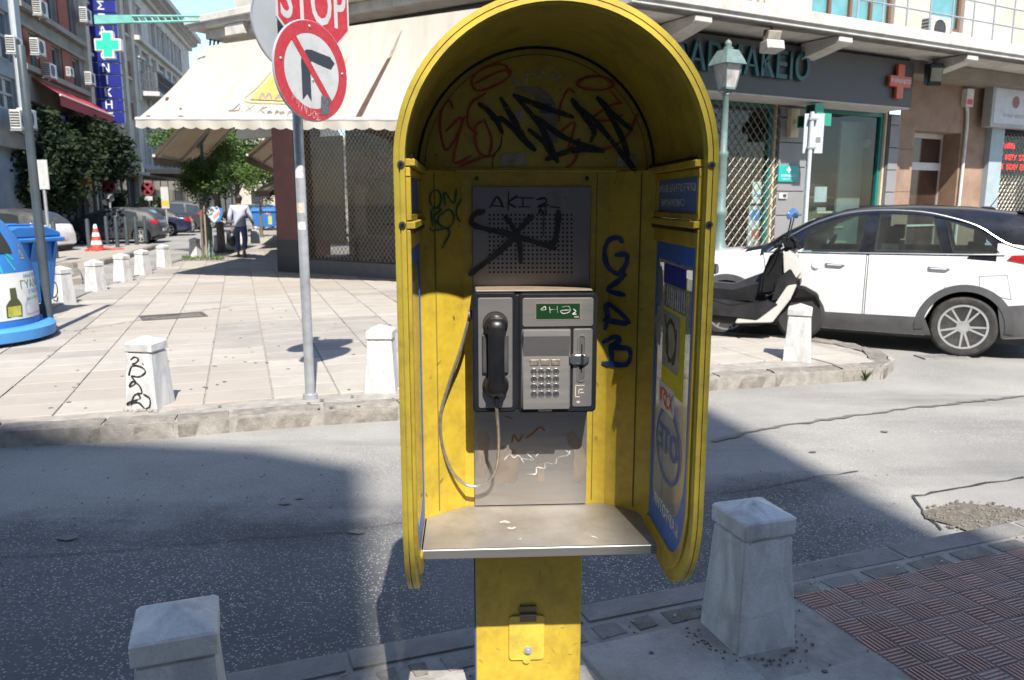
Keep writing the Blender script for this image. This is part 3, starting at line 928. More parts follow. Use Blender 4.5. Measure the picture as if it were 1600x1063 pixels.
# the rim: a rounded aluminium lip with grooves
def rim_profile(a):
    return a
m = MB()
for (r1, r0, y0, y1) in [(RO + .001, RI - .008, D - .004, D + .024), (RO + .004, RO - .007, D - .009, D + .004), (RI + .002, RI - .008, D - .009, D + .002)]:
    m.ring(arc(r1, 40), arc(r0, 40), 'y', y0, y1, closed=False)
m.build('arch_rim', yellow_rim, booth, smooth=40)
def side_outline(yb, yf, zt, zb, ry, rz, n=12):
    o = [(yb, zt), (yf, zt)]
    for i in range(n + 1):
        t = math.pi / 2 * i / n
        o.append((yf + ry * (1 - math.cos(t)), zb + rz * (1 - math.sin(t))))
    o.append((yb, zb))
    return o
for s in (-1, 1):
    xa, xb = s * (RI - .012), s * RO
    # side lip: runs down the front and sweeps back under the panel
    m = MB()
    for (d0, d1, p, q) in [(-.004, .024, RI - .008, RO + .001), (-.009, .003, RO - .007, RO + .004), (-.009, .002, RI - .008, RI + .002)]:
        so, si = side_outline(-.03, D + d0, ZS, .592 + d0, .24, .26, 18), side_outline(-.03, D + d1, ZS, .592 + d1, .24 - .02, .26 - .022, 18)
        m.ring(so[1:], si[1:], 'x', s * p, s * q, closed=False)
    m.build('side_rim', yellow_rim, booth, smooth=40)
    # side panel frame around the long lower pane
    out = side_outline(-.028, D + .02, 1.490, .611, .225, .242)
    inn = side_outline(-.075, D + .035, 1.448, .668, .17, .19)
    m = MB(); m.ring(out, inn, 'x', s * .312, s * .334)
    sp = m.build('side_frame', yellow, booth, bevel=.002)
    # bars of the frame
    m = MB()
    m.box(min(s * .302, s * .334), max(s * .302, s * .334), D + .02, -.03, 1.492, 1.508)
    m.box(min(s * .310, s * .334), max(s * .310, s * .334), D + .02, -.03, 1.510, 1.522)
    m.box(min(s * .310, s * .334), max(s * .310, s * .334), D + .02, -.03, 1.606, 1.622)
    m.box(min(s * .300, s * .334), max(s * .300, s * .334), D + .02, -.03, 1.624, 1.640)
    m.box(min(s * .310, s * .334), max(s * .310, s * .334), -.085, -.03, 1.522, 1.606)
    m.box(min(s * .310, s * .334), max(s * .310, s * .334), D + .02, D + .036, 1.522, 1.606)
    m.build('side_rail', yellow, booth, bevel=.002)
    m = MB(); m.box(min(s * .305, s * .309), max(s * .305, s * .309), D + .02, -.03, 1.483, 1.490); m.box(min(s * .305, s * .309), max(s * .305, s * .309), D + .02, -.03, 1.640, 1.648)
    m.build('gasket', black_pl, booth)
    # upper pane behind a printed blue sheet
    m = MB(); m.box(min(s * .320, s * .325), max(s * .320, s * .325), D + .034, -.083, 1.520, 1.608)
    up = m.build('upper_pane', blue_pane, booth)
    # lower pane
    m = MB(); m.prism(side_outline(-.073, D + .033, 1.450, .666, .17, .19), 'x', s * .3205, s * .3245)
    m.build('lower_pane', pane_glass, booth)
    gi = side_outline(-.112, D + .072, 1.402, .745, .145, .195)
    gi2 = [(y, z - (.030 if z < .75 else 0) * math.sin(max(0, min(1, (y + .36) / .24)) * math.pi)) for y, z in gi]
    m = MB(); m.ring(side_outline(-.076, D + .036, 1.447, .669, .168, .188), gi2, 'x', s * .3190, s * .3200)
    m.build('blue_border', blue_film, booth)
    # bolts through the rim
    for zz in (ZS - .005, 1.502):
        b = MB(); b.lathe([(.0, -.0135), (.0075, -.0125), (.0075, -.006)], 12, ax='y')
        o = b.build('bolt', dark_pl, booth, smooth=30); o.location = (s * .327, D, zz)
        q = MB(); q.lathe([(.0035, -.0145), (.0035, -.0134), (.0, -.0134)], 8, ax='y'); q.build('socket', black_pl, o)
    # corner post
    m = MB(); m.box(min(s * .300, s * .333), max(s * .300, s * .333), -.030, .02, .60, ZS); m.build('corner_post', yellow, booth, bevel=.003)
# flat arched back and the cranked lower back
m = MB(); m.prism([(-RI, ZS)] + arc(RI - .001, 32)[::-1] + [(RI, ZS)], 'y', .0, .02)
m.build('arch_back', yellow, booth)
m = MB(); m.ring(arc(RI - .001, 36), arc(RI - .007, 36), 'y', -.006, .0, closed=False); m.build('arch_gasket', black_pl, booth)
m = MB(); m.ring(arc(RI - .020, 36), arc(RI - .0225, 36), 'y', -.0015, .0005, closed=False); m.build('arch_groove', M('dark_yellow_groove', (.16, .11, .015), .6), booth)
m = MB()
P = [(-WX, FW), (-FOLD, 0), (FOLD, 0), (WX, FW)]
Q = [(WX, FW + .025), (FOLD + .005, .02), (-FOLD - .005, .02), (-WX, FW + .025)]
m.prism(P + Q, 'z', .56, ZS)
m.build('back_panel', yellow, booth)
m = MB(); m.box(-.3, .3, -.010, -.001, ZS - .004, ZS + .010); m.box(-.3, .3, -.013, -.009, ZS + .001, ZS + .005)
m.build('seam_strip', yellow, booth, bevel=.0015)
gm = M('yellow_seam', (.17, .125, .018), .6)
m = MB()
for s in (-1, 1):
    for f in (.60,):
        x, y = s * (FOLD + (WX - FOLD) * f), FW * f
        m.box(x - .0014, x + .0014, y - .0032, y + .002, .68, ZS - .006)
m.box(.166, .1685, -.0016, 0, .68, ZS - .006)
m.build('panel_seam', gm, booth)
for (u, v) in ((745, 279), (917, 279), (650, 262), (1020, 266)):
    p = on_y(u, v, -.002)
    b = MB(); b.lathe([(.0, -.006), (.005, -.005), (.006, 0)], 10, ax='y'); o = b.build('bolt', dark_pl, booth, smooth=30); o.location = p
# steel backing plate behind the telephone
SX0, SX1 = -.178, .150
m = MB(); m.box(SX0, SX1, -.008, 0, .672, 1.592)
plate = m.build('backing_plate', steel_panel_m, booth, bevel=.0015)
m = MB(); m.box(SX0 + .001, SX1 - .001, -.0088, -.008, .672, 1.0); m.build('lower_plate', steel, booth)
dots = MB()
for i in range(20):
    for j in range(14):
        a = on_y(765 + i * 6.74, 336 + j * 6.88, -.0086)
        dots.lathe([(.0, a.y), (.0030, a.y)], 8, (a.x, 0, a.z), 'y')
tag(dots.build('perforations', M('hole_dark', (.004, .004, .004), .9), booth, norm=False), kind='stuff')
# post, blue side, hatch
m = MB(); m.box(SX0, SX1 - .008, -.006, .20, -.02, .664)
post = m.build('post', yellow, booth, bevel=.003)
m = MB(); m.box(SX0 - .004, SX0 - .0005, .0, .20, -.02, .66); m.build('post_side', M('blue_paint', (.02, .06, .22), .45), booth)
hz0, hz1, hx0, hx1 = .172, .318, -.078, .030
oc = []
for (cx, cz, a0) in ((hx1 - .012, hz1 - .012, 0), (hx0 + .012, hz1 - .012, 90), (hx0 + .012, hz0 + .012, 180), (hx1 - .012, hz0 + .012, 270)):
    for k in range(4):
        t = R(a0 + 30 * k); oc.append((cx + .012 * math.cos(t), cz + .012 * math.sin(t)))
m = MB(); m.prism(oc, 'y', -.012, -.006); hatch = m.build('hatch', yellow_rim, booth, bevel=.0015)
m = MB(); m.lathe([(.0, -.021), (.006, -.021), (.006, -.017), (.0125, -.016), (.013, -.012)], 16, ((hx0 + hx1) / 2 + .004, 0, .205), 'y'); m.build('lock', galv, hatch, smooth=40)
m = MB(); m.box(-.045, .005, -.014, -.006, .328, .350); m.box(-.045, .005, -.0145, -.012, .300, .322); m.cyl((-.047, -.016, .325), (.007, -.016, .325), .0045, 8); m.build('hinge', M('hinge_steel', (.16, .12, .08), .5, metal=.4, var=.3), hatch)
m = MB(); m.lathe([(.0, -.013), (.012, -.0125), (.013, -.006)], 10, ((hx0 + hx1) / 2, 0, hz0), 'y'); m.build('tab', yellow_rim, hatch)
# shelf
SZ = .668
so = [(-FOLD, -.002), (FOLD, -.002), (.285, -.066), (.295, -.09), (.295, -.286), (-.318, -.286), (-.318, -.09), (-.300, -.075)]
m = MB(); m.prism(so, 'z', SZ - .004, SZ)
shelf = m.build('shelf', steel_dirty, booth)
m = MB(); m.prism([(-.292, SZ + .0005), (-.286, SZ + .0005), (-.286, SZ - .003), (-.2895, SZ - .005), (-.2895, SZ - .024), (-.292, SZ - .026), (-.2945, SZ - .024), (-.2945, SZ - .002)], 'x', -.318, .295)
m.build('shelf_lip', steel, shelf, bevel=.0008)
for x_ in (-.25, .22):
    m = MB(); m.box(x_, x_ + .01, -.27, -.01, SZ - .035, SZ - .004); m.build('shelf_bracket', yellow, shelf)
def on_z(u, v, z):
    o, d = bl_ray(u, v); t = (z - o.z) / d.z; return o + d * t
paint(shelf, 'scratch', [[(782, 816), (790, 815), (796, 817)], [(793, 825), (800, 826), (805, 824)], [(924, 838), (932, 840)], [(812, 843), (814, 842)]], 3, lambda a, b, o: on_z(a, b, SZ + .001 + o), ink_white)
m = MB(); m.box(-.012, .012, -.29, -.05, SZ - .05, SZ - .026)

# ---------------- graffiti and stickers in the booth (traced strokes lie on the panels)
def c1(pts): return [(600 + x * .33876, y * .33876) for x, y in pts]
def c2(pts): return [(600 + x * .33876, 280 + y * .33876) for x, y in pts]
def c3(pts): return [(600 + x * .33876, 600 + y * .33876) for x, y in pts]
fb = lambda a, b, o: on_back(a, b, o)
def fsteel(a, b, o): return on_y(a, b, -.0095 - o)
paint(booth, 'graffiti', [c1(q) for q in [
    [(575, 340), (560, 302), (500, 300), (430, 335), (403, 380), (430, 418), (500, 400), (570, 360), (582, 325), (520, 335), (420, 385)],
    [(318, 500), (300, 465), (270, 500), (257, 570), (270, 660), (290, 692), (330, 640), (372, 540)], [(285, 605), (362, 545), (320, 745), (400, 720)],
    [(470, 430), (400, 480), (385, 570), (430, 620)], [(450, 560), (420, 590), (430, 690), (480, 720), (495, 640), (460, 550)], [(350, 768), (430, 735), (512, 716)],
    [(890, 395), (930, 358), (1010, 355), (1060, 390), (1010, 415), (920, 408), (888, 380), (950, 350)], [(880, 430), (850, 412), (815, 480), (805, 560)], [(800, 620), (880, 565), (850, 690), (900, 640), (880, 740), (825, 785)],
    [(1095, 475), (1040, 490), (960, 550), (1040, 555), (1100, 530)], [(1168, 528), (1110, 640), (1000, 695), (960, 680)], [(240, 715), (243, 717)], [(190, 738), (194, 740)], [(1045, 420), (1090, 475)]]], 4.2, fb, ink_red)
paint(booth, 'graffiti', [(8.5, c1(q)) for q in [
    [(440, 480), (480, 510), (520, 560), (545, 612)], [(520, 545), (560, 560), (640, 640), (695, 692)], [(540, 455), (590, 540), (650, 640)], [(600, 440), (720, 490), (870, 540)], [(610, 450), (720, 580), (800, 745)],
    [(670, 600), (740, 660), (790, 735)], [(700, 540), (840, 640), (1010, 695)], [(1010, 698), (900, 690), (800, 715), (750, 735)], [(868, 460), (930, 550), (968, 600), (955, 650)], [(880, 480), (1000, 590), (1080, 690), (1160, 788)], [(985, 452), (1050, 520), (1140, 598)], [(1010, 480), (1090, 620), (1125, 720)]]] + [(2.2, c1([(545, 620), (535, 680), (505, 720), (500, 778)]))], 8.5, fb, ink_black, .004)
paint(booth, 'graffiti', [c1(q) for q in [[(590, 350), (600, 385), (640, 390), (590, 360), (625, 340)], [(640, 350), (690, 340)], [(665, 345), (655, 390)], [(690, 350), (720, 325), (740, 350), (700, 360)], [(770, 340), (800, 330), (812, 355), (780, 365), (765, 340), (800, 375)]]], 2.0, fb, ink_white)
paint(booth, 'graffiti', [c2(q) for q in [circ(238, 92, 26, 42), [(282, 120), (280, 60), (322, 112), (335, 48)], [(225, 215), (222, 140), (262, 140), (228, 178), (258, 215)], [(270, 165), (300, 140), (325, 180), (300, 225), (262, 215), (250, 180), (280, 150)],
     [(212, 225), (225, 238), (290, 228), (303, 255), (268, 318)], [(358, 90), (335, 140), (340, 180), (352, 195)], [(345, 215), (348, 220)]]], 3.0, fb, ink_green)
paint(booth, 'graffiti', [c2(q) for q in [[(1098, 290), (1080, 272), (1040, 280), (1018, 330), (1030, 400), (1078, 438), (1112, 400), (1118, 350), (1070, 350)], [(1112, 442), (1080, 470), (1032, 512), (1108, 535)], [(1020, 690), (1030, 640), (1032, 575), (1128, 662), (1015, 650)],
     [(1012, 752), (1060, 728), (1085, 745), (1040, 775), (1130, 785), (1118, 855), (1010, 848)], [(1045, 770), (1050, 820), (1048, 845)]]], 7.6, fb, ink_navy)
paint(booth, 'graffiti', [c2(q) for q in [[(490, 130), (522, 82), (550, 130)], [(495, 122), (545, 126)], [(572, 142), (576, 60)], [(612, 78), (576, 108), (606, 130)], [(600, 85), (690, 88)], [(640, 88), (642, 128)], [(620, 128), (672, 128)], [(705, 95), (740, 88), (748, 108), (712, 128), (760, 120)], [(770, 128), (808, 132)],
     [(715, 160), (720, 140), (735, 160)], [(745, 130), (750, 165)], [(738, 150), (735, 260)]]], 3.4, fsteel, ink_black)
paint(booth, 'graffiti', [c2(q) for q in [[(460, 148), (415, 165), (405, 205), (460, 228), (560, 250), (700, 292), (790, 320)], [(685, 172), (640, 215), (560, 310), (450, 400), (395, 440)], [(560, 175), (600, 230), (625, 300), (630, 385)], [(805, 150), (800, 230), (780, 300), (735, 300)]]], 8.5, fsteel, M('faded_black_spray', (.02, .02, .022), .6, var=.5, scale=30), .004)
# sticker scraps
scuff = M('scuffed_sticker', (.34, .30, .22), .7, var=.35, scale=30)
for q in [[(530, 712), (655, 700), (660, 760), (535, 772)], [(1080, 712), (1168, 712), (1166, 768), (1076, 770)], [(605, 515), (650, 510), (648, 560), (610, 560)]]:
    m = MB(); m.poly([on_y(u, v, -.0026) for u, v in c1(q)]); m.build('sticker_scrap', scuff, booth, norm=False)
m = MB(); m.poly([on_y(u, v, -.0030) for u, v in c1([(715, 480), (775, 478), (770, 525), (718, 522)])]); m.build('sticker_scrap', M('blue_scrap', (.03, .10, .18), .6, var=.3, scale=40), booth, norm=False)
m = MB(); m.poly([on_y(u, v, -.0028) for u, v in c1([(715, 400), (760, 430), (790, 480), (800, 660), (770, 665), (740, 560), (690, 440), (600, 410), (640, 400)])]); m.build('sticker_scrap', M('rubbed_patch', (.22, .19, .14), .7, var=.35, scale=30), booth, norm=False)
m = MB(); m.poly([on_y(u, v, -.0092) for u, v in c2([(762, 45), (855, 40), (858, 95), (800, 105), (768, 80)])]); m.build('sticker_scrap', M('torn_tape', (.25, .23, .22), .7, var=.3, scale=30), booth, norm=False)
# corroded scrawl under the telephone
paint(booth, 'graffiti', [c3(q) for q in [[(555, 350), (580, 325), (600, 340), (620, 330), (645, 362)], [(640, 345), (690, 350), (660, 320), (690, 312)], [(700, 335), (720, 315), (750, 320)], [(655, 415), (700, 415), (705, 385), (740, 390), (745, 365), (790, 370), (800, 340), (845, 330), (858, 310)], [(840, 308), (862, 325)]]], 2.0, fsteel, ink_white)
paint(booth, 'rust_stain', [c3(q) for q in [[(590, 270), (600, 235), (620, 265), (640, 235)], [(655, 250), (690, 225), (720, 200), (740, 215)], [(560, 150), (590, 160)]]], 3, fsteel, M('rust', (.22, .09, .04), .8, var=.3, scale=30))
paint(booth, 'rust_stain', [(18, c3(q)) for q in [[(455, 230), (460, 320), (450, 420)], [(545, 300), (550, 380), (540, 450)], [(590, 320), (595, 400), (590, 440)], [(860, 240), (895, 300), (905, 370), (890, 440)], [(720, 380), (725, 440)]]], 3, lambda a, b, o: on_y(a, b, -.0089 - o), M('dark_runs', (.22, .18, .15), .55, metal=.3, var=.3, scale=9))
# scuffs and chips in the paint of the shell and the post
rs_ = random.Random(55)
ck = []
for i in range(46):
    u, v = rs_.uniform(662, 1000), rs_.uniform(110, 780)
    if 735 < u < 925 and v > 285: continue
    a, l_ = rs_.gauss(1.5, .7), rs_.uniform(2, 9)
    ck.append((rs_.uniform(.5, 1.3), [(u, v), (u + l_ * .5 * math.cos(a) + rs_.uniform(-.6, .6), v + l_ * .5 * math.sin(a)), (u + l_ * math.cos(a), v + l_ * math.sin(a))]))
for i in range(26):
    u, v = rs_.uniform(742, 905), rs_.uniform(872, 1060)
    if 795 < u < 855 and v > 942: continue
    a, l_ = rs_.gauss(1.5, .8), rs_.uniform(2, 10)
    ck.append((rs_.uniform(.5, 1.4), [(u, v), (u + l_ * math.cos(a), v + l_ * math.sin(a))]))
tag(paint(booth, 'paint_scuffs', ck, 1, lambda a, b, o: on_back(a, b, .0008 + o * .1) if b < 790 else on_y(a, b, -.0068 - o * .05), M('bare_scuff', (.13, .10, .05), .7, var=.5, scale=40)), kind='stuff')
# prints on the side panes
xs = .3195
def side_letters(s, size, y, z, mat, sx=1.0, rot=0.0, bold=.0, x=.3187, mirror=True, name='print'):
    Mx = Matrix.Translation((x, y, z)) @ Matrix.Rotation(R(-90), 4, 'Z') @ Matrix.Rotation(R(90), 4, 'X') @ Matrix.Rotation(rot, 4, 'Z')
    return letters(s, size, mat, booth, Mx, .0003, bold=bold, name=name, sx=-sx if mirror else sx)
side_letters('ΚΑΡΤΟΤΗΛΕΦΩΝΟ', .026, -.255, 1.582, white_ink, 1.55, x=.3188)
side_letters('CARDPHONE', .026, -.235, 1.547, white_ink, 1.45, x=.3188)
m = MB()
for i in range(5): m.box(.3186, .3192, -.45, -.448 + rnd.uniform(0, .003), 1.53 + i * .016, 1.538 + i * .016)
m.build('print', white_ink, booth)
# poster inside the right pane
post_m = M('yellow_poster', (.55, .50, .02), .45, var=.2, scale=9, dirt=(.35, .33, .22), dscale=9, damt=.7)
m = MB(); m.box(.3172, .3182, -.40, -.19, 1.075, 1.375); m.build('poster', post_m, booth)
m = MB(); m.box(.3164, .3171, -.395, -.185, 1.345, 1.395); m.build('poster_head', M('poster_blue', (.01, .03, .30), .4), booth)
m = MB(); m.box(.3164, .3171, -.40, -.20, 1.285, 1.343); m.build('poster_print', grey_ink, booth)
m = MB()
for i in range(9): m.box(.3160, .3165, -.39 + i * .02, -.385 + i * .02, 1.29, 1.34)
m.build('poster_print', white_ink, booth)
m = MB(); m.box(.3164, .3171, -.355, -.195, 1.13, 1.275); m.build('poster_photo', M('poster_grey', (.26, .27, .25), .5, var=.3, scale=18), booth)
def fpane(a, b, o): return (.3160 - o, a, b)
paint(booth, 'graffiti', [circ(-.275, 1.205, .045, .05, 14, 3.6, 9.2), [(-.21, 1.26), (-.24, 1.22), (-.26, 1.15)], [(-.33, 1.24), (-.32, 1.17), (-.30, 1.15)]], .012, fpane, M('brown_scribble', (.06, .055, .03), .6), 0)
m = MB(); m.box(.3163, .3170, -.330, -.175, 1.015, 1.085); m.build('tag_sticker', paper, booth)
paint(booth, 'tag_print', [[(-.19, 1.07), (-.20, 1.03), (-.21, 1.07), (-.19, 1.05)], [(-.22, 1.07), (-.245, 1.065), (-.225, 1.05), (-.245, 1.03)], [(-.255, 1.07), (-.255, 1.03), (-.275, 1.032)], [(-.265, 1.06), (-.275, 1.06)], [(-.285, 1.07), (-.315, 1.03)], [(-.315, 1.07), (-.285, 1.03)]], .008, fpane, ink_red_b)
m = MB(); m.prism(circ(-.145, 1.33, .028, .055, 18)[:-1], 'x', .3174, .3182); m.build('round_sticker', M('grey_sticker', (.20, .20, .20), .6), booth)
m = MB(); m.prism([(-.10, 1.24), (-.13, 1.26), (-.17, 1.20), (-.16, 1.17), (-.12, 1.18)], 'x', .3174, .3180); m.build('round_sticker', M('grey_sticker_b', (.30, .30, .29), .6), booth)
otem = M('logo_blue', (.04, .10, .30), .5, var=.3, scale=30)
m = MB(); m.ring(circ(-.275, .93, .120, .10, 30)[:-1], circ(-.275, .93, .108, .089, 30)[:-1], 'x', .3176, .3182); m.build('logo_ring', otem, booth)
side_letters('OTE', .095, -.275, .935, otem, 1.05, bold=.002, x=.3178, name='logo')
side_letters('ΚΑΡΤΟΤΗΛ', .045, -.275, .745, white_ink, 1.05, x=.3182)

# ================================================================== the payphone
PX0, PX1, PZ0, PZ1, PY = -.181, .155, .986, 1.314, -.128
phone = thing('payphone', 'black and steel card payphone hung on the yellow booth back panel', 'payphone', booth.matrix_world @ Vector((0, 0, 0)), 0)
phone.location = (BX, BY, 0); phone.rotation_euler = (0, 0, BA)
K = .000415
def pp(cx, cy): return (PX0 + (cx - 160) * .000415, PZ1 - (cy - 130) * .000415)
def rrect(x0, x1, z0, z1, r, n=4):
    o = []
    for (cx, cz, a0) in ((x1 - r, z1 - r, 0), (x0 + r, z1 - r, 90), (x0 + r, z0 + r, 180), (x1 - r, z0 + r, 270)):
        for k in range(n + 1):
            t = R(a0 + 90 * k / n); o.append((cx + r * math.cos(t), cz + r * math.sin(t)))
    return o
def prr(a, b, c, d, r): # crop rect -> rounded outline
    x0, z1 = pp(a, b); x1, z0 = pp(c, d)
    return rrect(x0, x1, z0, z1, r)
m = MB()
xs_ = pp(450, 0)[0]
m.prism(rrect(PX0, xs_ - .003, PZ0, PZ1, .012), 'y', PY, -.012)
m.prism(rrect(xs_ + .003, PX1, PZ0 - .003, PZ1 - .003, .012), 'y', PY, -.012)
m.box(xs_ - .01, xs_ + .01, PY + .008, -.012, PZ0 + .005, PZ1 - .006)
house = m.build('housing', black_pl, phone, bevel=.004, seg=3, smooth=40)
m = MB(); m.prism([(PX0 + .008, -.012), (PX1 - .008, -.012), (PX1 - .012, PY + .018), (PX0 + .01, PY + .012)], 'z', PZ1 - .001, PZ1 + .004)
m.build('top_cover', M('dusty_cover', (.20, .16, .12), .6, var=.2, scale=20), phone, bevel=.002)
# left plate with the two cups of the cradle
plate_o = prr(197, 165, 418, 888, .005)
m = MB(); m.prism(plate_o, 'y', PY - .003, PY + .002)
cradle = m.build('cradle_plate', steel, phone, bevel=.001)
cup = M('cup_dark', (.05, .045, .04), .5, metal=.3)
for (cx, cy, rr) in ((308, 332, .034), (308, 735, .036)):
    x, z = pp(cx, cy)
    m = MB(); m.lathe([(rr, PY - .006), (rr - .003, PY - .006), (rr - .006, PY - .0034), (.0, PY - .0032)], 24, (x, 0, z), 'y'); m.build('cup', cup, cradle, smooth=40)
for (a, b) in ((400, 655), ):
    x0, z1 = pp(222, 400); x1, z0 = pp(392, 655)
    m = MB(); m.box(x0, x1, PY - .012, PY - .0032, z0, z1); m.build('cradle_rest', dark_pl, cradle, bevel=.003)
# handset
x, zt = pp(312, 285); _, zb = pp(312, 800)
m = MB()
prof = []
n = 16
vs, fs = [], []
for i in range(n + 1):
    t = i / n
    z = zt + (zb - zt) * t
    wdt = .0215 + .004 * (2 * t - 1) ** 2
    if t < .03 or t > .97: wdt *= .72
    yb, yf = PY - .016, PY - .016 - .030 - .010 * math.sin(math.pi * t)
    if t < .03 or t > .97: yf += .012
    for (a, b) in ((-wdt * .9, yb), (-wdt, yb - .010), (-wdt * .92, yf + .006), (-wdt * .5, yf), (wdt * .5, yf), (wdt * .92, yf + .006), (wdt, yb - .010), (wdt * .9, yb)):
        vs.append((x + a, b, z))
for i in range(n):
    for k in range(8):
        l = (k + 1) % 8
        fs.append((i * 8 + k, i * 8 + l, (i + 1) * 8 + l, (i + 1) * 8 + k))
fs += [tuple(range(8)), tuple(range(n * 8, n * 8 + 8))[::-1]]
m.add(vs, fs)
for (cx, cy, rr, dz) in ((310, 345, .031, 0), (308, 735, .033, 0)):
    hx, hz = pp(cx, cy)
    m.lathe([(rr * .85, PY - .005), (rr, PY - .012), (rr, PY - .022), (rr * .8, PY - .032), (.0, PY - .036)], 20, (hx, 0, hz), 'y')
hand = m.build('handset', M('handset_black', (.006, .007, .010), .3, var=.1, dirt=(.03, .02, .012), dscale=14, damt=.35, spec=.4), phone, smooth=45)
hx, hz = pp(308, 800)
m = MB(); m.tube([(hx, PY - .025, hz + .02), (hx + .001, PY - .028, hz - .012), (hx + .003, PY - .028, hz - .030)], [.0085, .007, .0055], 10); m.build('cord_sleeve', black_pl, hand, smooth=40)
# display plate and screen
m = MB(); m.prism(prr(482, 168, 940, 353, .006), 'y', PY - .003, PY + .002); disp = m.build('display_plate', steel, phone, bevel=.001)
m = MB(); m.prism(prr(562, 198, 860, 310, .003), 'y', PY - .0038, PY - .003); m.build('display_frame', M('worn_frame', (.20, .16, .12), .5, metal=.4), disp)
m = MB(); m.prism(prr(570, 205, 852, 303, .002), 'y', PY - .0044, PY - .0038); scr = m.build('screen', green_lcd, disp)
def fp(a, b, o):
    x, z = pp(a, b); return (x, PY - .0050 - o, z)
paint(disp, 'scratched_tag', [[(600, 240), (625, 222), (632, 240)], [(630, 243), (605, 245)], [(655, 225), (660, 262)], [(705, 222), (708, 262)], [(660, 243), (706, 240)], [(735, 225), (780, 222), (785, 255), (745, 268), (728, 250), (780, 245)], [(810, 240), (825, 255), (805, 272), (828, 272)]], 6, fp, ink_white)
m = MB(); x0, z1 = pp(815, 285); x1, z0 = pp(845, 297); m.box(x0, x1, PY - .0049, PY - .0044, z0, z1); m.build('screen_label', grey_ink, disp)
# keypad plate, a slanting dished panel
x0, zt = pp(480, 372); x1, zb = pp(792, 892)
_, z_a = pp(0, 410); _, z_b = pp(0, 548); _, z_c = pp(0, 850)
m = MB()
prof = [(PY - .018, zt), (PY - .020, z_a), (PY - .0015, z_b), (PY - .0175, z_c), (PY - .019, zb)]
m.prism([(PY + .02, zt)] + prof + [(PY + .02, zb)], 'x', x0 + .002, x1 - .002)
keyp = m.build('keypad_plate', steel, phone, bevel=.001)
m = MB(); m.ring(rrect(x0 - .001, x1 + .001, zb - .001, zt + .001, .004), rrect(x0 + .003, x1 - .003, zb + .003, zt - .003, .003), 'y', PY - .0042, PY + .001); m.build('keypad_frame', steel, phone)
labels = [' ', '1', '2', '3', 'R', '4', '5', '6', ' ', '7', '8', '9', ' ', '*', '0', '#']
key_me = None
for j, cy in enumerate((645, 693, 742, 790)):
    for i, cx in enumerate((557, 605, 652, 700)):
        kx, kz = pp(cx, cy)
        t = (z_b - kz) / (z_b - z_c); ky = (PY - .0015) * (1 - t) + (PY - .0175) * t
        if key_me is None:
            m = MB(); m.lathe([(.0088, .002), (.0088, -.0025), (.0072, -.0042), (.0066, -.0034), (.0, -.0034)], 18, ax='y')
            o = m.build('key', chrome, keyp, smooth=35); key_me = o.data
            o.location = (kx, ky, kz)
        else:
            o = inst('key', key_me, keyp, Matrix.Translation((kx, ky, kz)))
        ch = labels[j * 4 + i]
        if ch.strip():
            letters(ch, .011, ink_black, keyp, face_m(kx, ky - .0038, kz), .0002, name='numeral')
m = MB()
for i, cx in enumerate((560, 630, 698)):
    kx, kz = pp(cx, 588); t = (z_b - kz) / (z_b - z_c); ky = (PY - .0015) * (1 - t) + (PY - .0175) * t
    m.box(kx - .012, kx + .012, ky - .0035, ky, kz - .008, kz + .008)
m.build('pictogram_plate', M('etched_icons', (.25, .21, .18), .5, metal=.6, var=.4, scale=120), keyp, bevel=.001)
# card slot plate
m = MB(); m.prism(prr(812, 370, 938, 888, .005), 'y', PY - .003, PY + .002); cardp = m.build('card_plate', steel, phone, bevel=.001)
m = MB(); m.ring(prr(840, 408, 894, 722, .010), prr(848, 417, 887, 713, .007), 'y', PY - .0055, PY - .003); m.build('slot_frame', steel, cardp)
m = MB(); m.prism(prr(849, 418, 886, 712, .007), 'y', PY - .0036, PY - .003); m.build('slot_bed', M('slot_grey', (.10, .10, .10), .5, metal=.4), cardp)
m = MB(); x, z1 = pp(868, 470); _, z0 = pp(868, 660); m.box(x - .0018, x + .0018, PY - .0042, PY - .0036, z0, z1); m.build('card_slot', M('slot_black', (.003, .003, .003), .9), cardp)
xa, za = pp(788, 566); xb, _ = pp(922, 566)
m = MB()
m.prism([(xa, za - .014), (xa + .02, za - .0145), (xb - .018, za - .016), (xb - .006, za - .012), (xb, za), (xb - .006, za + .012), (xb - .018, za + .016), (xa + .02, za + .0145), (xa, za + .014)], 'y', PY - .016, PY - .003)
m.build('slot_guard', chrome, cardp, bevel=.005, seg=3, smooth=50)
x, _ = pp(868, 0); m = MB(); m.box(x - .004, x + .004, PY - .0166, PY - .0158, za - .014, za + .014); m.build('guard_slit', M('slit_black', (.003, .003, .003), .9), cardp)
m = MB()
for (a, b, c, d) in ((828, 742, 890, 748), (828, 752, 834, 825), (828, 818, 860, 824), (850, 768, 880, 776), (850, 768, 856, 800), (862, 790, 888, 797)):
    x0, z1 = pp(a, b); x1, z0 = pp(c, d); m.box(x0, x1, PY - .0036, PY - .003, z0, z1)
x, z = pp(850, 856); m.prism([(x - .006, z), (x, z - .004), (x + .006, z), (x, z + .004)], 'y', PY - .0036, PY - .003)
m.build('card_symbol', M('etched_line', (.5, .44, .36), .5, metal=.3), cardp)
m = MB(); x0, z1 = pp(585, 892); x1, z0 = pp(680, 915); m.box(x0, x1, PY - .006, PY, z0, z1); m.build('bottom_tab', steel_dirty, phone, bevel=.002)
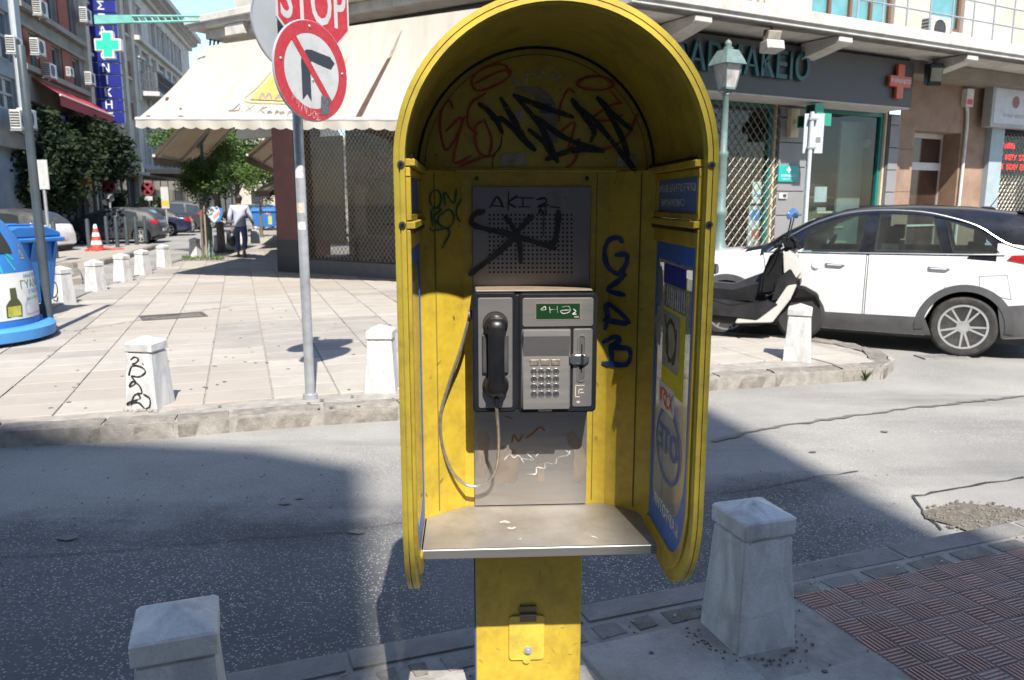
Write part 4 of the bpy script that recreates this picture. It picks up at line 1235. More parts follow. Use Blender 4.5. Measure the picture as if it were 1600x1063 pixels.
# armoured cord looping from the side of the housing to the handset
gx, gz = pp(147, 290)
m = MB(); m.lathe([(.013, -.010), (.014, .004), (.012, .012)], 14, (PX0 - .001, PY + .05, gz), 'x'); gro = m.build('cord_outlet', M('grey_outlet', (.10, .09, .085), .5, var=.2), phone, smooth=40)
px_path = [(735, 487, -.075), (731, 505, -.075), (720, 545, -.07), (704, 592, -.065), (690, 640, -.058), (688, 675, -.054), (694, 708, -.05), (707, 738, -.046), (727, 757, -.044), (748, 760, -.046), (765, 750, -.055), (775, 732, -.07), (779, 705, -.095), (779, 675, -.125), (777, 650, -.15), (776, 636, -.157)]
pts = smooth_pts([on_y(u, v, y) for u, v, y in px_path], 10)
m = MB()
cum = 0
rs = []
for i, p in enumerate(pts): rs.append(.0043 + (.0007 if i % 2 else 0))
m.tube(pts, rs, 8)
m.build('cord', M('cord_steel', (.40, .37, .34), .38, metal=.8, var=.25, scale=60), phone, smooth=60)
# ================================================================== buildings
class Fr:
    def __init__(s, o, rz):
        s.o = Vector((o[0], o[1], 0)); s.rz = rz
        s.M = Matrix.Translation(s.o) @ Matrix.Rotation(rz, 4, 'Z'); s.I = s.M.inverted()
    def loc(s, u, v, y=0.0):
        o = s.I @ Vector((0, 0, EYE)); d = s.I.to_3x3() @ ray(u, v)
        t = (y - o.y) / d.y
        p = o + d * t
        return p.x, p.z
    def pt(s, u, v, y=0.0):
        x, z = s.loc(u, v, y); return Vector((x, y, z))
def wallgrid(mb, x0, x1, z0, z1, holes, depth=.2, y=0.0):
    xs = sorted({x0, x1, *[min(max(h[0], x0), x1) for h in holes], *[min(max(h[1], x0), x1) for h in holes]})
    zs = sorted({z0, z1, *[min(max(h[2], z0), z1) for h in holes], *[min(max(h[3], z0), z1) for h in holes]})
    for a, b in zip(xs, xs[1:]):
        for c, d in zip(zs, zs[1:]):
            mx, mz = (a + b) / 2, (c + d) / 2
            if any(h[0] < mx < h[1] and h[2] < mz < h[3] for h in holes): continue
            mb.quad((a, y, c), (b, y, c), (b, y, d), (a, y, d))
    for h in holes:
        a, b, c, d = h[:4]
        mb.quad((a, y, c), (a, y, d), (a, y + depth, d), (a, y + depth, c))
        mb.quad((b, y, d), (b, y, c), (b, y + depth, c), (b, y + depth, d))
        mb.quad((a, y, d), (b, y, d), (b, y + depth, d), (a, y + depth, d))
        mb.quad((b, y, c), (a, y, c), (a, y + depth, c), (b, y + depth, c))
def window(parent, a, b, c, d, y, fw, nx, nz, fm, gm, name='window'):
    m = MB()
    m.box(a, a + fw, y - .04, y + .02, c, d); m.box(b - fw, b, y - .04, y + .02, c, d)
    m.box(a + fw, b - fw, y - .04, y + .02, c, c + fw); m.box(a + fw, b - fw, y - .04, y + .02, d - fw, d)
    for i in range(1, nx): x = a + (b - a) * i / nx; m.box(x - fw / 2, x + fw / 2, y - .035, y + .02, c + fw, d - fw)
    for i in range(1, nz): z = c + (d - c) * i / nz; m.box(a + fw, b - fw, y - .03, y + .018, z - fw / 2, z + fw / 2)
    o = m.build(name, fm, parent)
    q = MB(); q.quad((a, y + .022, c), (b, y + .022, c), (b, y + .022, d), (a, y + .022, d))
    q.build('pane', gm, o)
    return o
dark_glass = M('dark_window', (.028, .034, .038), .06, var=.3, scale=1.5, spec=.6)
blue_glass = M('sky_window', (.08, .11, .13), .05, var=.3, scale=1.2, spec=.7)
frame_grey = M('window_frame', (.25, .25, .25), .5)
frame_white = M('white_frame', (.55, .54, .51), .5, dirt=(.3, .27, .23), damt=.4)
def stucco(n, c, **k): return M(n, c, .88, var=.10, scale=1.2, dirt=tuple(q * .5 for q in c), dscale=1.4, damt=.55, bump=.2, bscale=25, **k)
st_blue = stucco('blue_grey_stucco', (.21, .25, .28)); st_grey = stucco('grey_stucco', (.23, .215, .185)); st_cream = stucco('cream_stucco', (.44, .40, .33)); st_neo = stucco('pale_stone_stucco', (.44, .42, .385))
red_panel = stucco('red_brown_panel', (.25, .075, .045)); brown_panel = stucco('rust_panel', (.15, .075, .05))
ac_white = M('ac_casing', (.52, .52, .49), .5, var=.08, dirt=(.3, .27, .22), damt=.4)
def ac_unit(frame, x, z, y, s, label, group='air conditioners on the facades'):
    """outdoor unit standing off the facade; frame gives the facade it hangs on"""
    p = frame.M @ Vector((x, y, z))
    s *= .78
    t = thing('air_conditioner', label, 'air conditioner', p, frame.rz, group)
    m = MB(); m.box(-.42 * s, .42 * s, -.32 * s, -.02, .0, .58 * s); m.build('casing', ac_white, t, bevel=.02 * s)
    m = MB(); m.lathe([(.23 * s, -.325 * s), (.23 * s, -.335 * s), (.20 * s, -.335 * s), (.19 * s, -.322 * s), (.0, -.322 * s)], 16, (-.1 * s, 0, .29 * s), 'y')
    for k in range(5): m.box(-.32 * s, .12 * s, -.332 * s, -.328 * s, (.12 + .08 * k) * s, (.13 + .08 * k) * s)
    m.build('fan_grille', dark_pl, t)
    m = MB(); m.box(-.40 * s, -.36 * s, -.32 * s, 0, -.05 * s, -.003); m.box(.36 * s, .40 * s, -.32 * s, 0, -.05 * s, -.003); m.build('bracket', galv, t)
    m = MB()
    for k in range(6): m.box(.425 * s, .432 * s, -.30 * s, -.04, (.08 + .08 * k) * s, (.12 + .08 * k) * s)
    for k in range(6): m.box(-.432 * s, -.425 * s, -.30 * s, -.04, (.08 + .08 * k) * s, (.12 + .08 * k) * s)
    tag(m.build('side_grille', dark_pl, t), kind='stuff')
    return t

# ---- the row along the far side of the side street
S = Fr((-16.4, 25.0), R(103))
def sx(u, v=150, y=0): return S.loc(u, v, y)[0]
def sz(u, v, y=0): return S.loc(u, v, y)[1]
def sthing(name, label, x):
    t = thing(name, label, 'building', S.M @ Vector((x, 0, 0)), S.rz, 'buildings across the side street')
    return t
X1, X2, X3, X4 = sx(30, 100), sx(130, 100), sx(206, 100), sx(294, 70)
# blue-grey block
t = sthing('office_building', 'blue grey plastered block at the near end of the side street', 0)
HH = 24
holes = []
zr = [(sz(12, 95), sz(12, 20)), (sz(12, 172), sz(12, 120)), (sz(12, 10) + .6, sz(12, 10) + 3.0), (sz(12, 10) + 4.2, sz(12, 10) + 6.4)]
for c, d in zr:
    for k in range(5):
        b = sx(21, 100) - k * 2.1; holes.append((b - 1.75, b, c, d))
m = MB(); wallgrid(m, -9, X1, ROADZ, HH, holes, .25); m.quad((-9, 0, ROADZ), (-9, 0, HH), (-9, 10, HH), (-9, 10, ROADZ)); m.quad((-9, 0, HH), (X1, 0, HH), (X1, 10, HH), (-9, 10, HH)); m.build('wall', st_blue, t)
for h in holes: window(t, *h[:4], .14, .09, 2, 2, frame_grey, blue_glass)
m = MB(); m.box(sx(22, 100), X1 + .0, -.18, -.002, ROADZ, HH); m.build('pilaster', M('pale_pilaster', (.36, .38, .39), .8, var=.1, scale=2), t)
m = MB(); m.box(-9, X1, -.35, -.002, 3.3, 3.8); m.build('canopy', st_grey, t)
# grey block with red-brown panels
t = sthing('apartment_building', 'grey apartment block with red brown panels between its windows', 0)
zb0, zb1 = sz(90, 121), sz(90, 76)
zc0, zc1 = sz(95, 43), sz(95, 43) + 2.3
z_aw = sz(90, 148)
rows = [(zb0, zb1), (zc0, zc1), (zc0 + 4.1, zc1 + 4.1)]
ucols = [(46, 60), (81, 95), (112, 124)]
holes = [(sx(a, 100), sx(b, 100), c, d) for c, d in rows for a, b in ucols]
m = MB(); wallgrid(m, X1 + .01, X2, ROADZ, 20, holes + [(sx(50, 200), sx(128, 200), .2, z_aw - .6)], .3); m.quad((X1, 0, 20), (X2, 0, 20), (X2, 10, 20), (X1, 10, 20)); m.build('wall', st_grey, t)
for h in holes: window(t, *h[:4], .18, .07, 2, 1, frame_grey, dark_glass)
for c, d in rows:
    for a, b in ((60.4, 80), (96, 111), (38, 45.5)):
        m = MB(); m.box(sx(a, 100), sx(b, 100), -.06, -.004, c - .03, d + .03); m.build('panel', red_panel, t)
    m = MB(); m.box(X1 + .05, X2 - .05, -.25, -.004, c - .30, c - .10); m.build('sill_band', st_grey, t)
    m = MB(); m.box(X1 + .05, X2 - .05, -.15, -.004, d + .05, d + .18); m.build('sill_band', st_grey, t)
for k in range(6):
    a = sx(50, 200) + (sx(128, 200) - sx(50, 200)) * k / 6; b = sx(50, 200) + (sx(128, 200) - sx(50, 200)) * (k + 1) / 6
    window(t, a + .03, b - .03, .2, z_aw - .6, .22, .06, 1, 2, dark_pl, dark_glass, 'shop_window')
ta = thing('awning', 'long red awning over the dark shopfront of the grey block', 'awning', S.M @ Vector((0, 0, 0)), S.rz, None)
zt0 = sz(90, 147)
m = MB(); a, b = sx(50, 140), sx(140, 140)
m.add([(a, -.003, zt0 + .25), (b, -.003, zt0 + .25), (b, -.9, zt0 - .35), (a, -.9, zt0 - .35), (a, -.9, zt0 - .75), (b, -.9, zt0 - .75)], [(0, 1, 2, 3), (3, 2, 5, 4)]); m.build('canvas', M('red_canvas', (.30, .02, .025), .8, var=.15), ta)
m = MB(); m.cyl((a, -.92, zt0 - .37), (b, -.92, zt0 - .37), .035, 8); m.build('front_bar', frame_white, ta)
ac_unit(S, sx(44, 20), sz(48, 27), -.25, 1.2, 'air conditioner high on the grey block, above the leaning blue post')
ac_unit(S, sx(117, 20), sz(117, 34), -.25, 1.25, 'air conditioner on a rusty tray at the far upper window of the grey block')
ac_unit(S, sx(40, 80), sz(40, 86), -.25, 1.2, 'air conditioner directly behind the tip of the leaning blue post')
ac_unit(S, sx(60, 120), sz(60, 122), -.25, 1.15, 'air conditioner under the first red brown panel, above the red awning')
ac_unit(S, sx(95, 120), sz(95, 119), -.25, .75, 'small air conditioner with a hanging drain pipe above the red awning')
ac_unit(S, sx(126, 130), sz(126, 132), -.25, 1.1, 'air conditioner at the last low window of the grey block')
ac_unit(S, sx(14, 200), sz(14, 200), -.4, 1.35, 'big air conditioner low on the blue grey block, above the tree')
ac_unit(S, sx(2, 200), sz(2, 203), -.4, 1.35, 'air conditioner low on the blue grey block at the very edge of view')
ac_unit(S, sx(1, 70), sz(1, 84), -.25, 1.2, 'air conditioner between the tall windows of the blue grey block')
# cream block with pilasters
t = sthing('apartment_building', 'cream block with slim pilasters and rust coloured panels below its windows', 0)
zrow = [(sz(145, 55), sz(145, 17)), (sz(145, 128), sz(145, 92)), (sz(145, 195), sz(145, 165))]
dz = zrow[0][0] - zrow[1][0]
zrow = [(zrow[0][0] + dz, zrow[0][1] + dz)] + zrow
xcols = [(sx(138, 100), sx(151, 100)), (sx(164, 100), sx(173, 100)), (sx(179, 100), sx(187, 100)), (sx(193, 100), sx(201.5, 100))]
holes = [(a, b, c, d) for c, d in zrow[:3] for a, b in xcols]
m = MB(); wallgrid(m, X2 + .01, X3, ROADZ, 17, holes + [(X2 + .5, X3 - .6, .1, 3.0)], .3); m.quad((X2, 0, 17), (X3, 0, 17), (X3, 10, 17), (X2, 10, 17)); m.build('wall', st_cream, t)
for h in holes:
    window(t, *h[:4], .18, .07, 2, 1, frame_white, dark_glass)
    m = MB(); m.box(h[0] - .05, h[1] + .05, -.05, -.003, h[2] - .95, h[2] - .08); m.build('spandrel', brown_panel, t)
    m = MB(); m.box(h[0] - .12, h[1] + .12, -.10, -.003, h[3] + .06, h[3] + .2); m.build('lintel', st_cream, t)
for u in (133, 157, 175.5, 190, 204):
    m = MB(); a = sx(u, 100); m.box(a - .28, a + .28, -.22, -.004, 3.2, 17.2); m.build('pilaster', st_cream, t)
window(t, X2 + .5, X3 - .6, .1, 3.0, .25, .08, 6, 1, frame_grey, dark_glass, 'shop_window')
m = MB(); m.box(X2, X3, -.5, -.003, 3.02, 3.18); m.build('ledge', st_neo, t)
# neoclassical block
t = sthing('townhouse', 'old pale townhouse with heavy cornice, tall windows and iron balcony', 0)
z_top, z_belt = sz(265, 28), sz(245, 90)
zu0, zu1 = sz(217, 62), sz(217, 18)
zl0, zl1 = sz(221, 139), sz(221, 97)
ux = [(214, 220.5), (235, 241.5), (244, 247), (250.5, 255.5), (259.5, 262), (264, 267.5), (270, 272.5), (276.5, 280)]
holes = [(sx(a, 80), sx(b, 80), zu0, zu1) for a, b in ux]
lx = [(217.5, 223.5), (230, 233.5), (240, 244.5), (247, 250.5), (253.5, 258), (262, 265), (267.5, 271), (275, 279)]
holes += [(sx(a, 110), sx(b, 110), zl0, zl1) for a, b in lx]
zg0, zg1 = 3.6, sz(221, 200)
holes += [(sx(a, 110), sx(b, 110), zg1 - 2.0, zg1) for a, b in lx]
m = MB(); wallgrid(m, X3 + .01, X4, ROADZ, z_top, holes, .3); m.quad((X4, 0, ROADZ), (X4, 10, ROADZ), (X4, 10, z_top), (X4, 0, z_top)); m.quad((X3, 0, z_top), (X4, 0, z_top), (X4, 10, z_top), (X3, 10, z_top)); m.build('wall', st_neo, t)
for h in holes:
    window(t, *h[:4], .2, .08, 1, 2, frame_white, dark_glass)
    m = MB(); m.box(h[0] - .16, h[0] - .02, -.10, -.003, h[2], h[3] + .1); m.box(h[1] + .02, h[1] + .16, -.10, -.003, h[2], h[3] + .1); m.box(h[0] - .2, h[1] + .2, -.16, -.003, h[3] + .102, h[3] + .26); m.build('surround', st_neo, t)
m = MB()
for (y, a, b) in ((-.25, z_top - .9, z_top - .62), (-.5, z_top - .618, z_top - .3), (-.95, z_top - .298, z_top + .05)): m.box(X3 + .02, X4 + .3, y, -.003, a, b)
m.build('cornice', st_neo, t)
m = MB()
k = X3 + .3
while k < X4: m.box(k, k + .16, -.70, -.502, z_top - .60, z_top - .302); k += .45
m.build('dentils', st_neo, t); t.children and None
m = MB()
for (y, a, b) in ((-.22, z_belt - .5, z_belt - .25), (-.5, z_belt - .248, z_belt)): m.box(X3 + .02, X4 + .15, y, -.003, a, b)
m.build('belt_course', st_neo, t)
for u in (211, 226, 237, 250.5, 259, 268, 274, 283, 290):
    a = sx(u, 90)
    m = MB(); m.box(a - .2, a + .2, -.16, -.004, zl0 - .8, z_belt - .5); m.box(a - .3, a + .3, -.3, -.004, z_belt - 1.1, z_belt - .502); m.build('pilaster', st_neo, t)
a, b = sx(217.5, 150), sx(246, 150); zb = sz(221, 142)
m = MB(); m.box(a, b, -1.1, -.003, zb - .35, zb - .1); m.build('balcony_slab', st_neo, t)
m = MB()
for k in range(26):
    x = a + (b - a) * k / 25
    m.box(x - .02, x + .02, -1.06, -1.02, zb - .1, zb + .95)
for zz in (zb + .05, zb + .5, zb + .95): m.box(a, b, -1.07, -1.01, zz - .025, zz + .025); m.box(a, a + .04, -1.06, 0, zz - .025, zz + .025)
for k in range(4): y = -.9 + .28 * k; m.box(a, a + .04, y - .02, y + .02, zb - .1, zb + .95)
m.build('railing', iron, t)
for i in range(8):
    a = X3 + .5 + i * (X4 - X3 - 1) / 8; b = a + (X4 - X3 - 1) / 8 - .3
    m = MB(); m.box(a, b, -.03, -.004, .1, 3.0); m.build('shop_window', dark_glass, t)
tc = thing('canopy', 'black flat canopy low on the old townhouse, behind the dark cars', 'canopy', S.M @ Vector((0, 0, 0)), S.rz)
a, b = sx(222, 275), sx(300, 275)
m = MB(); m.box(a, b, -3.0, -.01, 3.15, 3.4); m.build('canopy_deck', M('black_canvas', (.012, .012, .014), .7), tc)
m = MB()
for k in range(5): x = a + .1 + (b - a - .2) * k / 4; m.cyl((x, -2.9, ROADZ), (x, -2.9, 3.15), .05, 8)
tag(m.build('canopy_post', iron, tc), kind='stuff')
# further down the street
t = sthing('apartment_building', 'plain shaded block closing the far end of the side street', 0)
Xe = X4 + 34
holes = [(X4 + 2 + 3.2 * i, X4 + 3.6 + 3.2 * i, 3.6 + 3.3 * j, 5.6 + 3.3 * j) for i in range(9) for j in range(2)]
m = MB(); wallgrid(m, X4 + .4, Xe, ROADZ, 10.4, holes, .25, .3); m.quad((X4 + .4, .3, ROADZ), (X4 + .4, 10, ROADZ), (X4 + .4, 10, 10.4), (X4 + .4, .3, 10.4)); m.quad((X4, .3, 10.4), (Xe, .3, 10.4), (Xe, 10, 10.4), (X4, 10, 10.4)); m.build('wall', stucco('ochre_stucco', (.34, .29, .21)), t)
for h in holes: window(t, *h[:4], .45, .08, 2, 1, frame_grey, dark_glass)
endb = thing('apartment_building', 'far block seen at the end of the street beneath the awnings', 'building', (-32, 118, 0), R(8), 'buildings across the side street')
holes = [(-20 + 3.4 * i, -18.3 + 3.4 * i, 1.2 + 3.3 * j, 3.2 + 3.3 * j) for i in range(15) for j in range(3)]
m = MB(); wallgrid(m, -24, 34, ROADZ, 11, holes, .3); m.build('wall', stucco('sand_stucco', (.36, .32, .26)), endb)
m = MB()
for h in holes: m.quad((h[0], .2, h[2]), (h[1], .2, h[2]), (h[1], .2, h[3]), (h[0], .2, h[3]))
tag(m.build('far_panes', dark_glass, endb), kind='stuff')

# vertical blue name sign on the cream block
navy = M('navy_sign', (.012, .018, .16), .35, var=.15)
ivory = M('ivory_letters', (.50, .50, .48), .5)
xs0 = sx(150, 150)
vs = thing('vertical_sign', 'tall navy sign with ivory Greek capitals standing out from the cream block', 'sign', S.M @ Vector((xs0, 0, 0)), S.rz)
# sign faces back down the street towards the viewer: its plane is across the facade
def srow(v): # height on the sign plane for a picture row
    o = S.I @ Vector((0, 0, EYE)); d = S.I.to_3x3() @ ray(166, v)
    t_ = (xs0 - o.x) / d.x; p = o + d * t_; return p.y, p.z
yc, zmid = srow(100)
pit = (srow(11)[1] - srow(165)[1]) / 8
for i, ch in enumerate('ΑΣΣΑΛΟΝΙΚΗΣ'):
    zc_ = srow(11)[1] - pit * (i - 1)
    m = MB(); m.box(-.12, .12, yc - .62, yc + .62, zc_ - pit / 2 + .03, zc_ + pit / 2 - .03); pn = m.build('sign_panel', navy, vs)
    Mx = Matrix.Translation((-.125, yc, zc_)) @ Matrix.Rotation(R(-90), 4, 'Z') @ Matrix.Rotation(R(90), 4, 'X')
    letters(ch, pit * .92, ivory, vs, Mx, .01, bold=.006, name='letter')
m = MB(); m.box(-.15, .15, yc - .66, yc + .66, zmid - pit * 5.6, zmid - pit * 5.55)
m.cyl((0, yc + .6, zmid + pit), (0, .0, zmid + pit), .04, 6); m.cyl((0, yc + .6, zmid - pit * 3), (0, .0, zmid - pit * 3), .04, 6); m.build('sign_bracket', iron, vs)

# ------------------------------------------------------------------ the corner shop with the cream awning
C = Fr((-2.32, 15.84), R(-33))
shop = thing('corner_building', 'corner shop building with maroon pillar, lattice shutter and pale cornice', 'building', C.o, C.rz, 'buildings on the corner')
cx = lambda u, v, y=0: C.loc(u, v, y)[0]
cz = lambda u, v, y=0: C.loc(u, v, y)[1]
cL, cR = cx(434, 400, -.05), cx(466, 400, -.05)
maroon = M('maroon_tiles', (.17, .05, .038), .35, var=.15, scale=2.5, dirt=(.10, .06, .05), damt=.3)
black_tile = M('black_granite', (.03, .03, .032), .35, var=.3, scale=30)
zp = cz(450, 375, -.05)
m = MB(); m.box(cL, cR, -.05, .75, zp, 5.0)
pil = m.build('pillar', maroon, shop)
m = MB()
m.box(cL - .01, cR + .01, -.06, .76, -.02, zp); m.build('pillar_base', black_tile, shop)
cRr = cx(700, 400)
CE = cx(930, 100, -1.0)
print('CE', CE, cRr)
pale_wall = stucco('pale_render', (.46, .43, .38))
z_hd = 3.35
m = MB(); wallgrid(m, cR, cRr + 3, -.02, 5.0, [(cR + .12, cRr + 2.8, .32, z_hd)], .2, .12); m.build('wall', stucco('brown_render', (.16, .11, .09)), shop)
m = MB(); m.box(cL - 1.6, cL, .3, .5, 3.0, 5.0); m.build('wall', pale_wall, shop)
m = MB(); m.box(cR, cRr + 3, .02, .11, -.02, .30); m.build('plinth', M('grey_plinth', (.12, .115, .11), .6, var=.15), shop)
# display behind the lattice
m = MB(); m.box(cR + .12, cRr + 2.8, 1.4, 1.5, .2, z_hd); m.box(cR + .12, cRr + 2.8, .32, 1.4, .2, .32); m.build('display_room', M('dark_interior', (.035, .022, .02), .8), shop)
a, b = cx(483, 300, .5), cx(537, 300, .5)
m = MB(); m.box(a, b, .5, .54, .62, 2.95); m.build('display_board', M('beige_board', (.24, .22, .19), .7), shop)
m = MB(); m.box(b + .05, b + 3.2, .55, .6, 2.15, 2.62); m.build('display_shelf', M('wine_board', (.10, .03, .03), .6), shop)
m = MB(); m.box(b + .05, b + 3.2, .45, .6, .8, .86); m.build('display_shelf', M('wine_board_b', (.10, .05, .04), .6), shop)
m = MB(); m.box(a + .1, a + .62, .42, .48, .38, .72); m.build('display_card', M('orange_card', (.38, .07, .03), .6, var=.3, scale=20), shop)
m = MB(); m.box(b + .4, b + .7, .42, .48, .86, 1.9); m.build('display_card', M('dim_poster', (.14, .12, .11), .6, var=.5, scale=8), shop)
m = MB(); m.box(b + 1.6, b + 1.95, .42, .48, 1.2, 1.6); m.build('display_card', paper, shop)
m = MB(); m.quad((cR + .12, .2, .32), (cRr + 2.8, .2, .32), (cRr + 2.8, .2, z_hd), (cR + .12, .2, z_hd)); m.build('shop_pane', glass_mat('brown_glass', (.8, .78, .74), .85, dirt=.03), shop)
def lattice(name, parent, x0, x1, z0, z1, y, cw, ch, mat, r=.006):
    m = MB()
    k = ch / cw
    H = z1 - z0
    s = x0 - H / k
    while s < x1:
        for sg in (1, -1):
            xa, za, xb, zb = (s, z0, s + H / k, z1)
            # clip to the opening
            t0 = max(0, (x0 - xa) / (xb - xa)); t1 = min(1, (x1 - xa) / (xb - xa))
            if t1 > t0:
                p0 = (xa + (xb - xa) * t0, za + (zb - za) * t0); p1 = (xa + (xb - xa) * t1, za + (zb - za) * t1)
                if sg < 0: p0, p1 = (x0 + x1 - p0[0], p0[1]), (x0 + x1 - p1[0], p1[1])
                m.tube([(p0[0], y + sg * r * .6, p0[1]), (p1[0], y + sg * r * .6, p1[1])], r, 4, False)
        s += cw
    o = m.build(name, mat, parent, norm=False)
    return tag(o, kind='stuff')
lat_m = M('shutter_steel', (.33, .29, .24), .5, metal=.4, var=.2)
lat_sunlit = M('sunlit_shutter', (.40, .37, .32), .5, metal=.2, var=.2)
lattice('lattice', shop, cR + .13, cRr + 1.2, .32, z_hd - .02, .06, .115, .135, lat_m, .0065)
m = MB(); m.box(cR, cRr + 3, .015, .115, z_hd - .05, z_hd + .2); m.build('shutter_box', frame_grey, shop)
# slab and cornice above the awning
xl = cx(293, 40, -.6)
zt1 = cz(300, 30, -.6)
white_conc = M('white_concrete', (.50, .48, .44), .8, var=.08, scale=2, dirt=(.22, .19, .16), dscale=3, damt=.6, bump=.2)
m = MB()
m.box(xl, CE, -.6, .3, zt1 - .22, zt1); m.box(xl - .06, CE, -.66, -.6, zt1 - .12, zt1 + .03)
m.box(xl + .35, CE, -.42, .3, zt1 - .42, zt1 - .222)
m.build('cornice', white_conc, shop, bevel=.015)
k = xl + 1.2
while k < CE - .7:
    m = MB(); m.box(k, k + .6, -.56, -.422, zt1 - .46, zt1 - .224); m.build('corbel', white_conc, shop, bevel=.01); k += 2.9
m = MB(); m.box(xl + .5, CE, .3, .6, 4.2, 9); m.build('upper_wall', pale_wall, shop)
holes = [(xl + 1.2 + 2.6 * i, xl + 2.7 + 2.6 * i, zt1 + .3, zt1 + 2.4) for i in range(4)]
for h in holes: window(shop, *h, .28, .07, 2, 1, frame_white, dark_glass)
m = MB(); m.box(xl + .55, CE, .6, 6, zt1 - .4, zt1 - .3); m.build('upper_floor', pale_wall, shop)
m = MB()
for k in range(3): m.tube([(xl + .5, -.4 + .1 * k, zt1 - .42), (xl + .45, -.4 + .1 * k, zt1 - .6), (xl + .7, -.3, zt1 - .7 - .05 * k)], .025, 6)
m.build('cable', iron, shop)
# ------------------------------------------------------------------ cream awning
canvas = bpy.data.materials.new('cream_canvas'); canvas.use_nodes = True
def canvas_setup(m, c, c2, tr=.25):
    nt = m.node_tree; N, L = nt.nodes, nt.links
    b = N['Principled BSDF']; b.inputs['Roughness'].default_value = .85
    tcn = N.new('ShaderNodeTexCoord'); mp = N.new('ShaderNodeMapping'); mp.inputs['Scale'].default_value = (2.5, .35, .35)
    no = N.new('ShaderNodeTexNoise'); no.inputs['Scale'].default_value = 2.2; no.inputs['Detail'].default_value = 6
    L.new(tcn.outputs['Object'], mp.inputs[0]); L.new(mp.outputs[0], no.inputs['Vector'])
    mr = N.new('ShaderNodeMapRange'); mr.inputs[1].default_value = .45; mr.inputs[2].default_value = .75; mr.inputs[4].default_value = .6; L.new(no.outputs['Fac'], mr.inputs[0])
    mx = N.new('ShaderNodeMix'); mx.data_type = 'RGBA'; mx.inputs[6].default_value = (*c, 1); mx.inputs[7].default_value = (*c2, 1); L.new(mr.outputs[0], mx.inputs[0])
    L.new(mx.outputs[2], b.inputs['Base Color'])
    t = N.new('ShaderNodeBsdfTranslucent'); L.new(mx.outputs[2], t.inputs[0])
    ms = N.new('ShaderNodeMixShader'); ms.inputs[0].default_value = tr
    L.new(b.outputs[0], ms.inputs[1]); L.new(t.outputs[0], ms.inputs[2]); L.new(ms.outputs[0], N['Material Output'].inputs[0])
canvas_setup(canvas, (.42, .39, .34), (.33, .29, .235), .18)
FL, FRr = dp(213, 187, 14.9), dp(640, 188, 13.3)
BLw, BRw = C.M @ C.pt(324, 72, -.5), C.M @ C.pt(640, 28, -.5)
ext = 1.45
FRx, BRx = FL + (FRr - FL) * ext, BLw + (BRw - BLw) * ext
aw = thing('awning', 'big sun bleached cream awning with scalloped valance over the corner shop', 'awning', FL)
def awp(s, t):
    p = (FL.lerp(FRx, s)).lerp(BLw.lerp(BRx, s), t)
    sag = -.10 * math.sin(math.pi * t) * (1 + .12 * math.sin(s * 19))
    return p + Vector((0, 0, sag)) - FL
m = MB(); NS, NT = 40, 8
vs = [awp(i / NS, j / NT) for j in range(NT + 1) for i in range(NS + 1)]
fs = [(j * (NS + 1) + i, j * (NS + 1) + i + 1, (j + 1) * (NS + 1) + i + 1, (j + 1) * (NS + 1) + i) for j in range(NT) for i in range(NS)]
m.add(vs, fs)
cv = m.build('canvas', canvas, aw, norm=False, smooth=60)
m = MB(); nsc = 30; A, B = [], []
for i in range(nsc * 6 + 1):
    s = i / (nsc * 6)
    p = awp(s, 0)
    q = p + Vector((0, -.02, -.135 - .035 * abs(math.sin(math.pi * i / 6)) + .008 * math.sin(i * .31)))
    A.append(p + Vector((0, -.03, .0))); B.append(q + Vector((0, -.03 + .02 * math.sin(i * .5), 0)))
m.strip(A, B); m.build('valance', canvas, aw, norm=False)
m = MB(); m.tube([awp(0, 0) + Vector((0, -.01, .01)), awp(.5, 0) + Vector((0, -.01, .01)), awp(1, 0) + Vector((0, -.01, .01))], .035, 8); m.build('front_bar', frame_white, aw)
m = MB()
for s in (.1, .45, .8):
    a0, b0 = awp(s, .02) + Vector((0, 0, -.05)), awp(s, 1) + Vector((0, 0, -1.2))
    m.tube([a0, b0], .03, 6)
m.build('folding_arm', frame_white, aw)
# plane of the cloth for prints
def aw_px(u, v, off=.012):
    """the point of the sagging cloth seen at a picture position"""
    def pj(s_, t_):
        p = FL + awp(s_, t_) - Vector((0, 0, EYE))
        yc_ = p.y * math.cos(PITCH) - p.z * math.sin(PITCH); zc_ = p.y * math.sin(PITCH) + p.z * math.cos(PITCH)
        return 800 + FPX * p.x / yc_, 531.5 - FPX * zc_ / yc_
    s_, t_ = .5, .5
    for it in range(12):
        a0 = pj(s_, t_); e = 1e-3
        a1, a2 = pj(s_ + e, t_), pj(s_, t_ + e)
        j = ((a1[0] - a0[0]) / e, (a2[0] - a0[0]) / e, (a1[1] - a0[1]) / e, (a2[1] - a0[1]) / e)
        dt = j[0] * j[3] - j[1] * j[2]
        r0, r1 = u - a0[0], v - a0[1]
        s_ += (r0 * j[3] - r1 * j[1]) / dt; t_ += (j[0] * r1 - j[2] * r0) / dt
    n = (awp(1, 0) - awp(0, 0)).cross(awp(0, 1) - awp(0, 0)).normalized()
    if n.z < 0: n = -n
    return awp(s_, t_) + n * off
def cloth_patch(name, px, mat, sub=6, off=.02):
    m = MB()
    a, b, c, d = [Vector((*q, 0)) for q in px]
    vs = [aw_px(*(a.lerp(b, i / sub).lerp(d.lerp(c, i / sub), j / sub)).xy, off) for j in range(sub + 1) for i in range(sub + 1)]
    m.add(vs, [(j * (sub + 1) + i, j * (sub + 1) + i + 1, (j + 1) * (sub + 1) + i + 1, (j + 1) * (sub + 1) + i) for j in range(sub) for i in range(sub)])
    return m.build(name, mat, aw, norm=False)
orange = M('faded_orange', (.44, .27, .07), .85, var=.1)
mauve = M('faded_mauve', (.20, .15, .16), .85, var=.2)
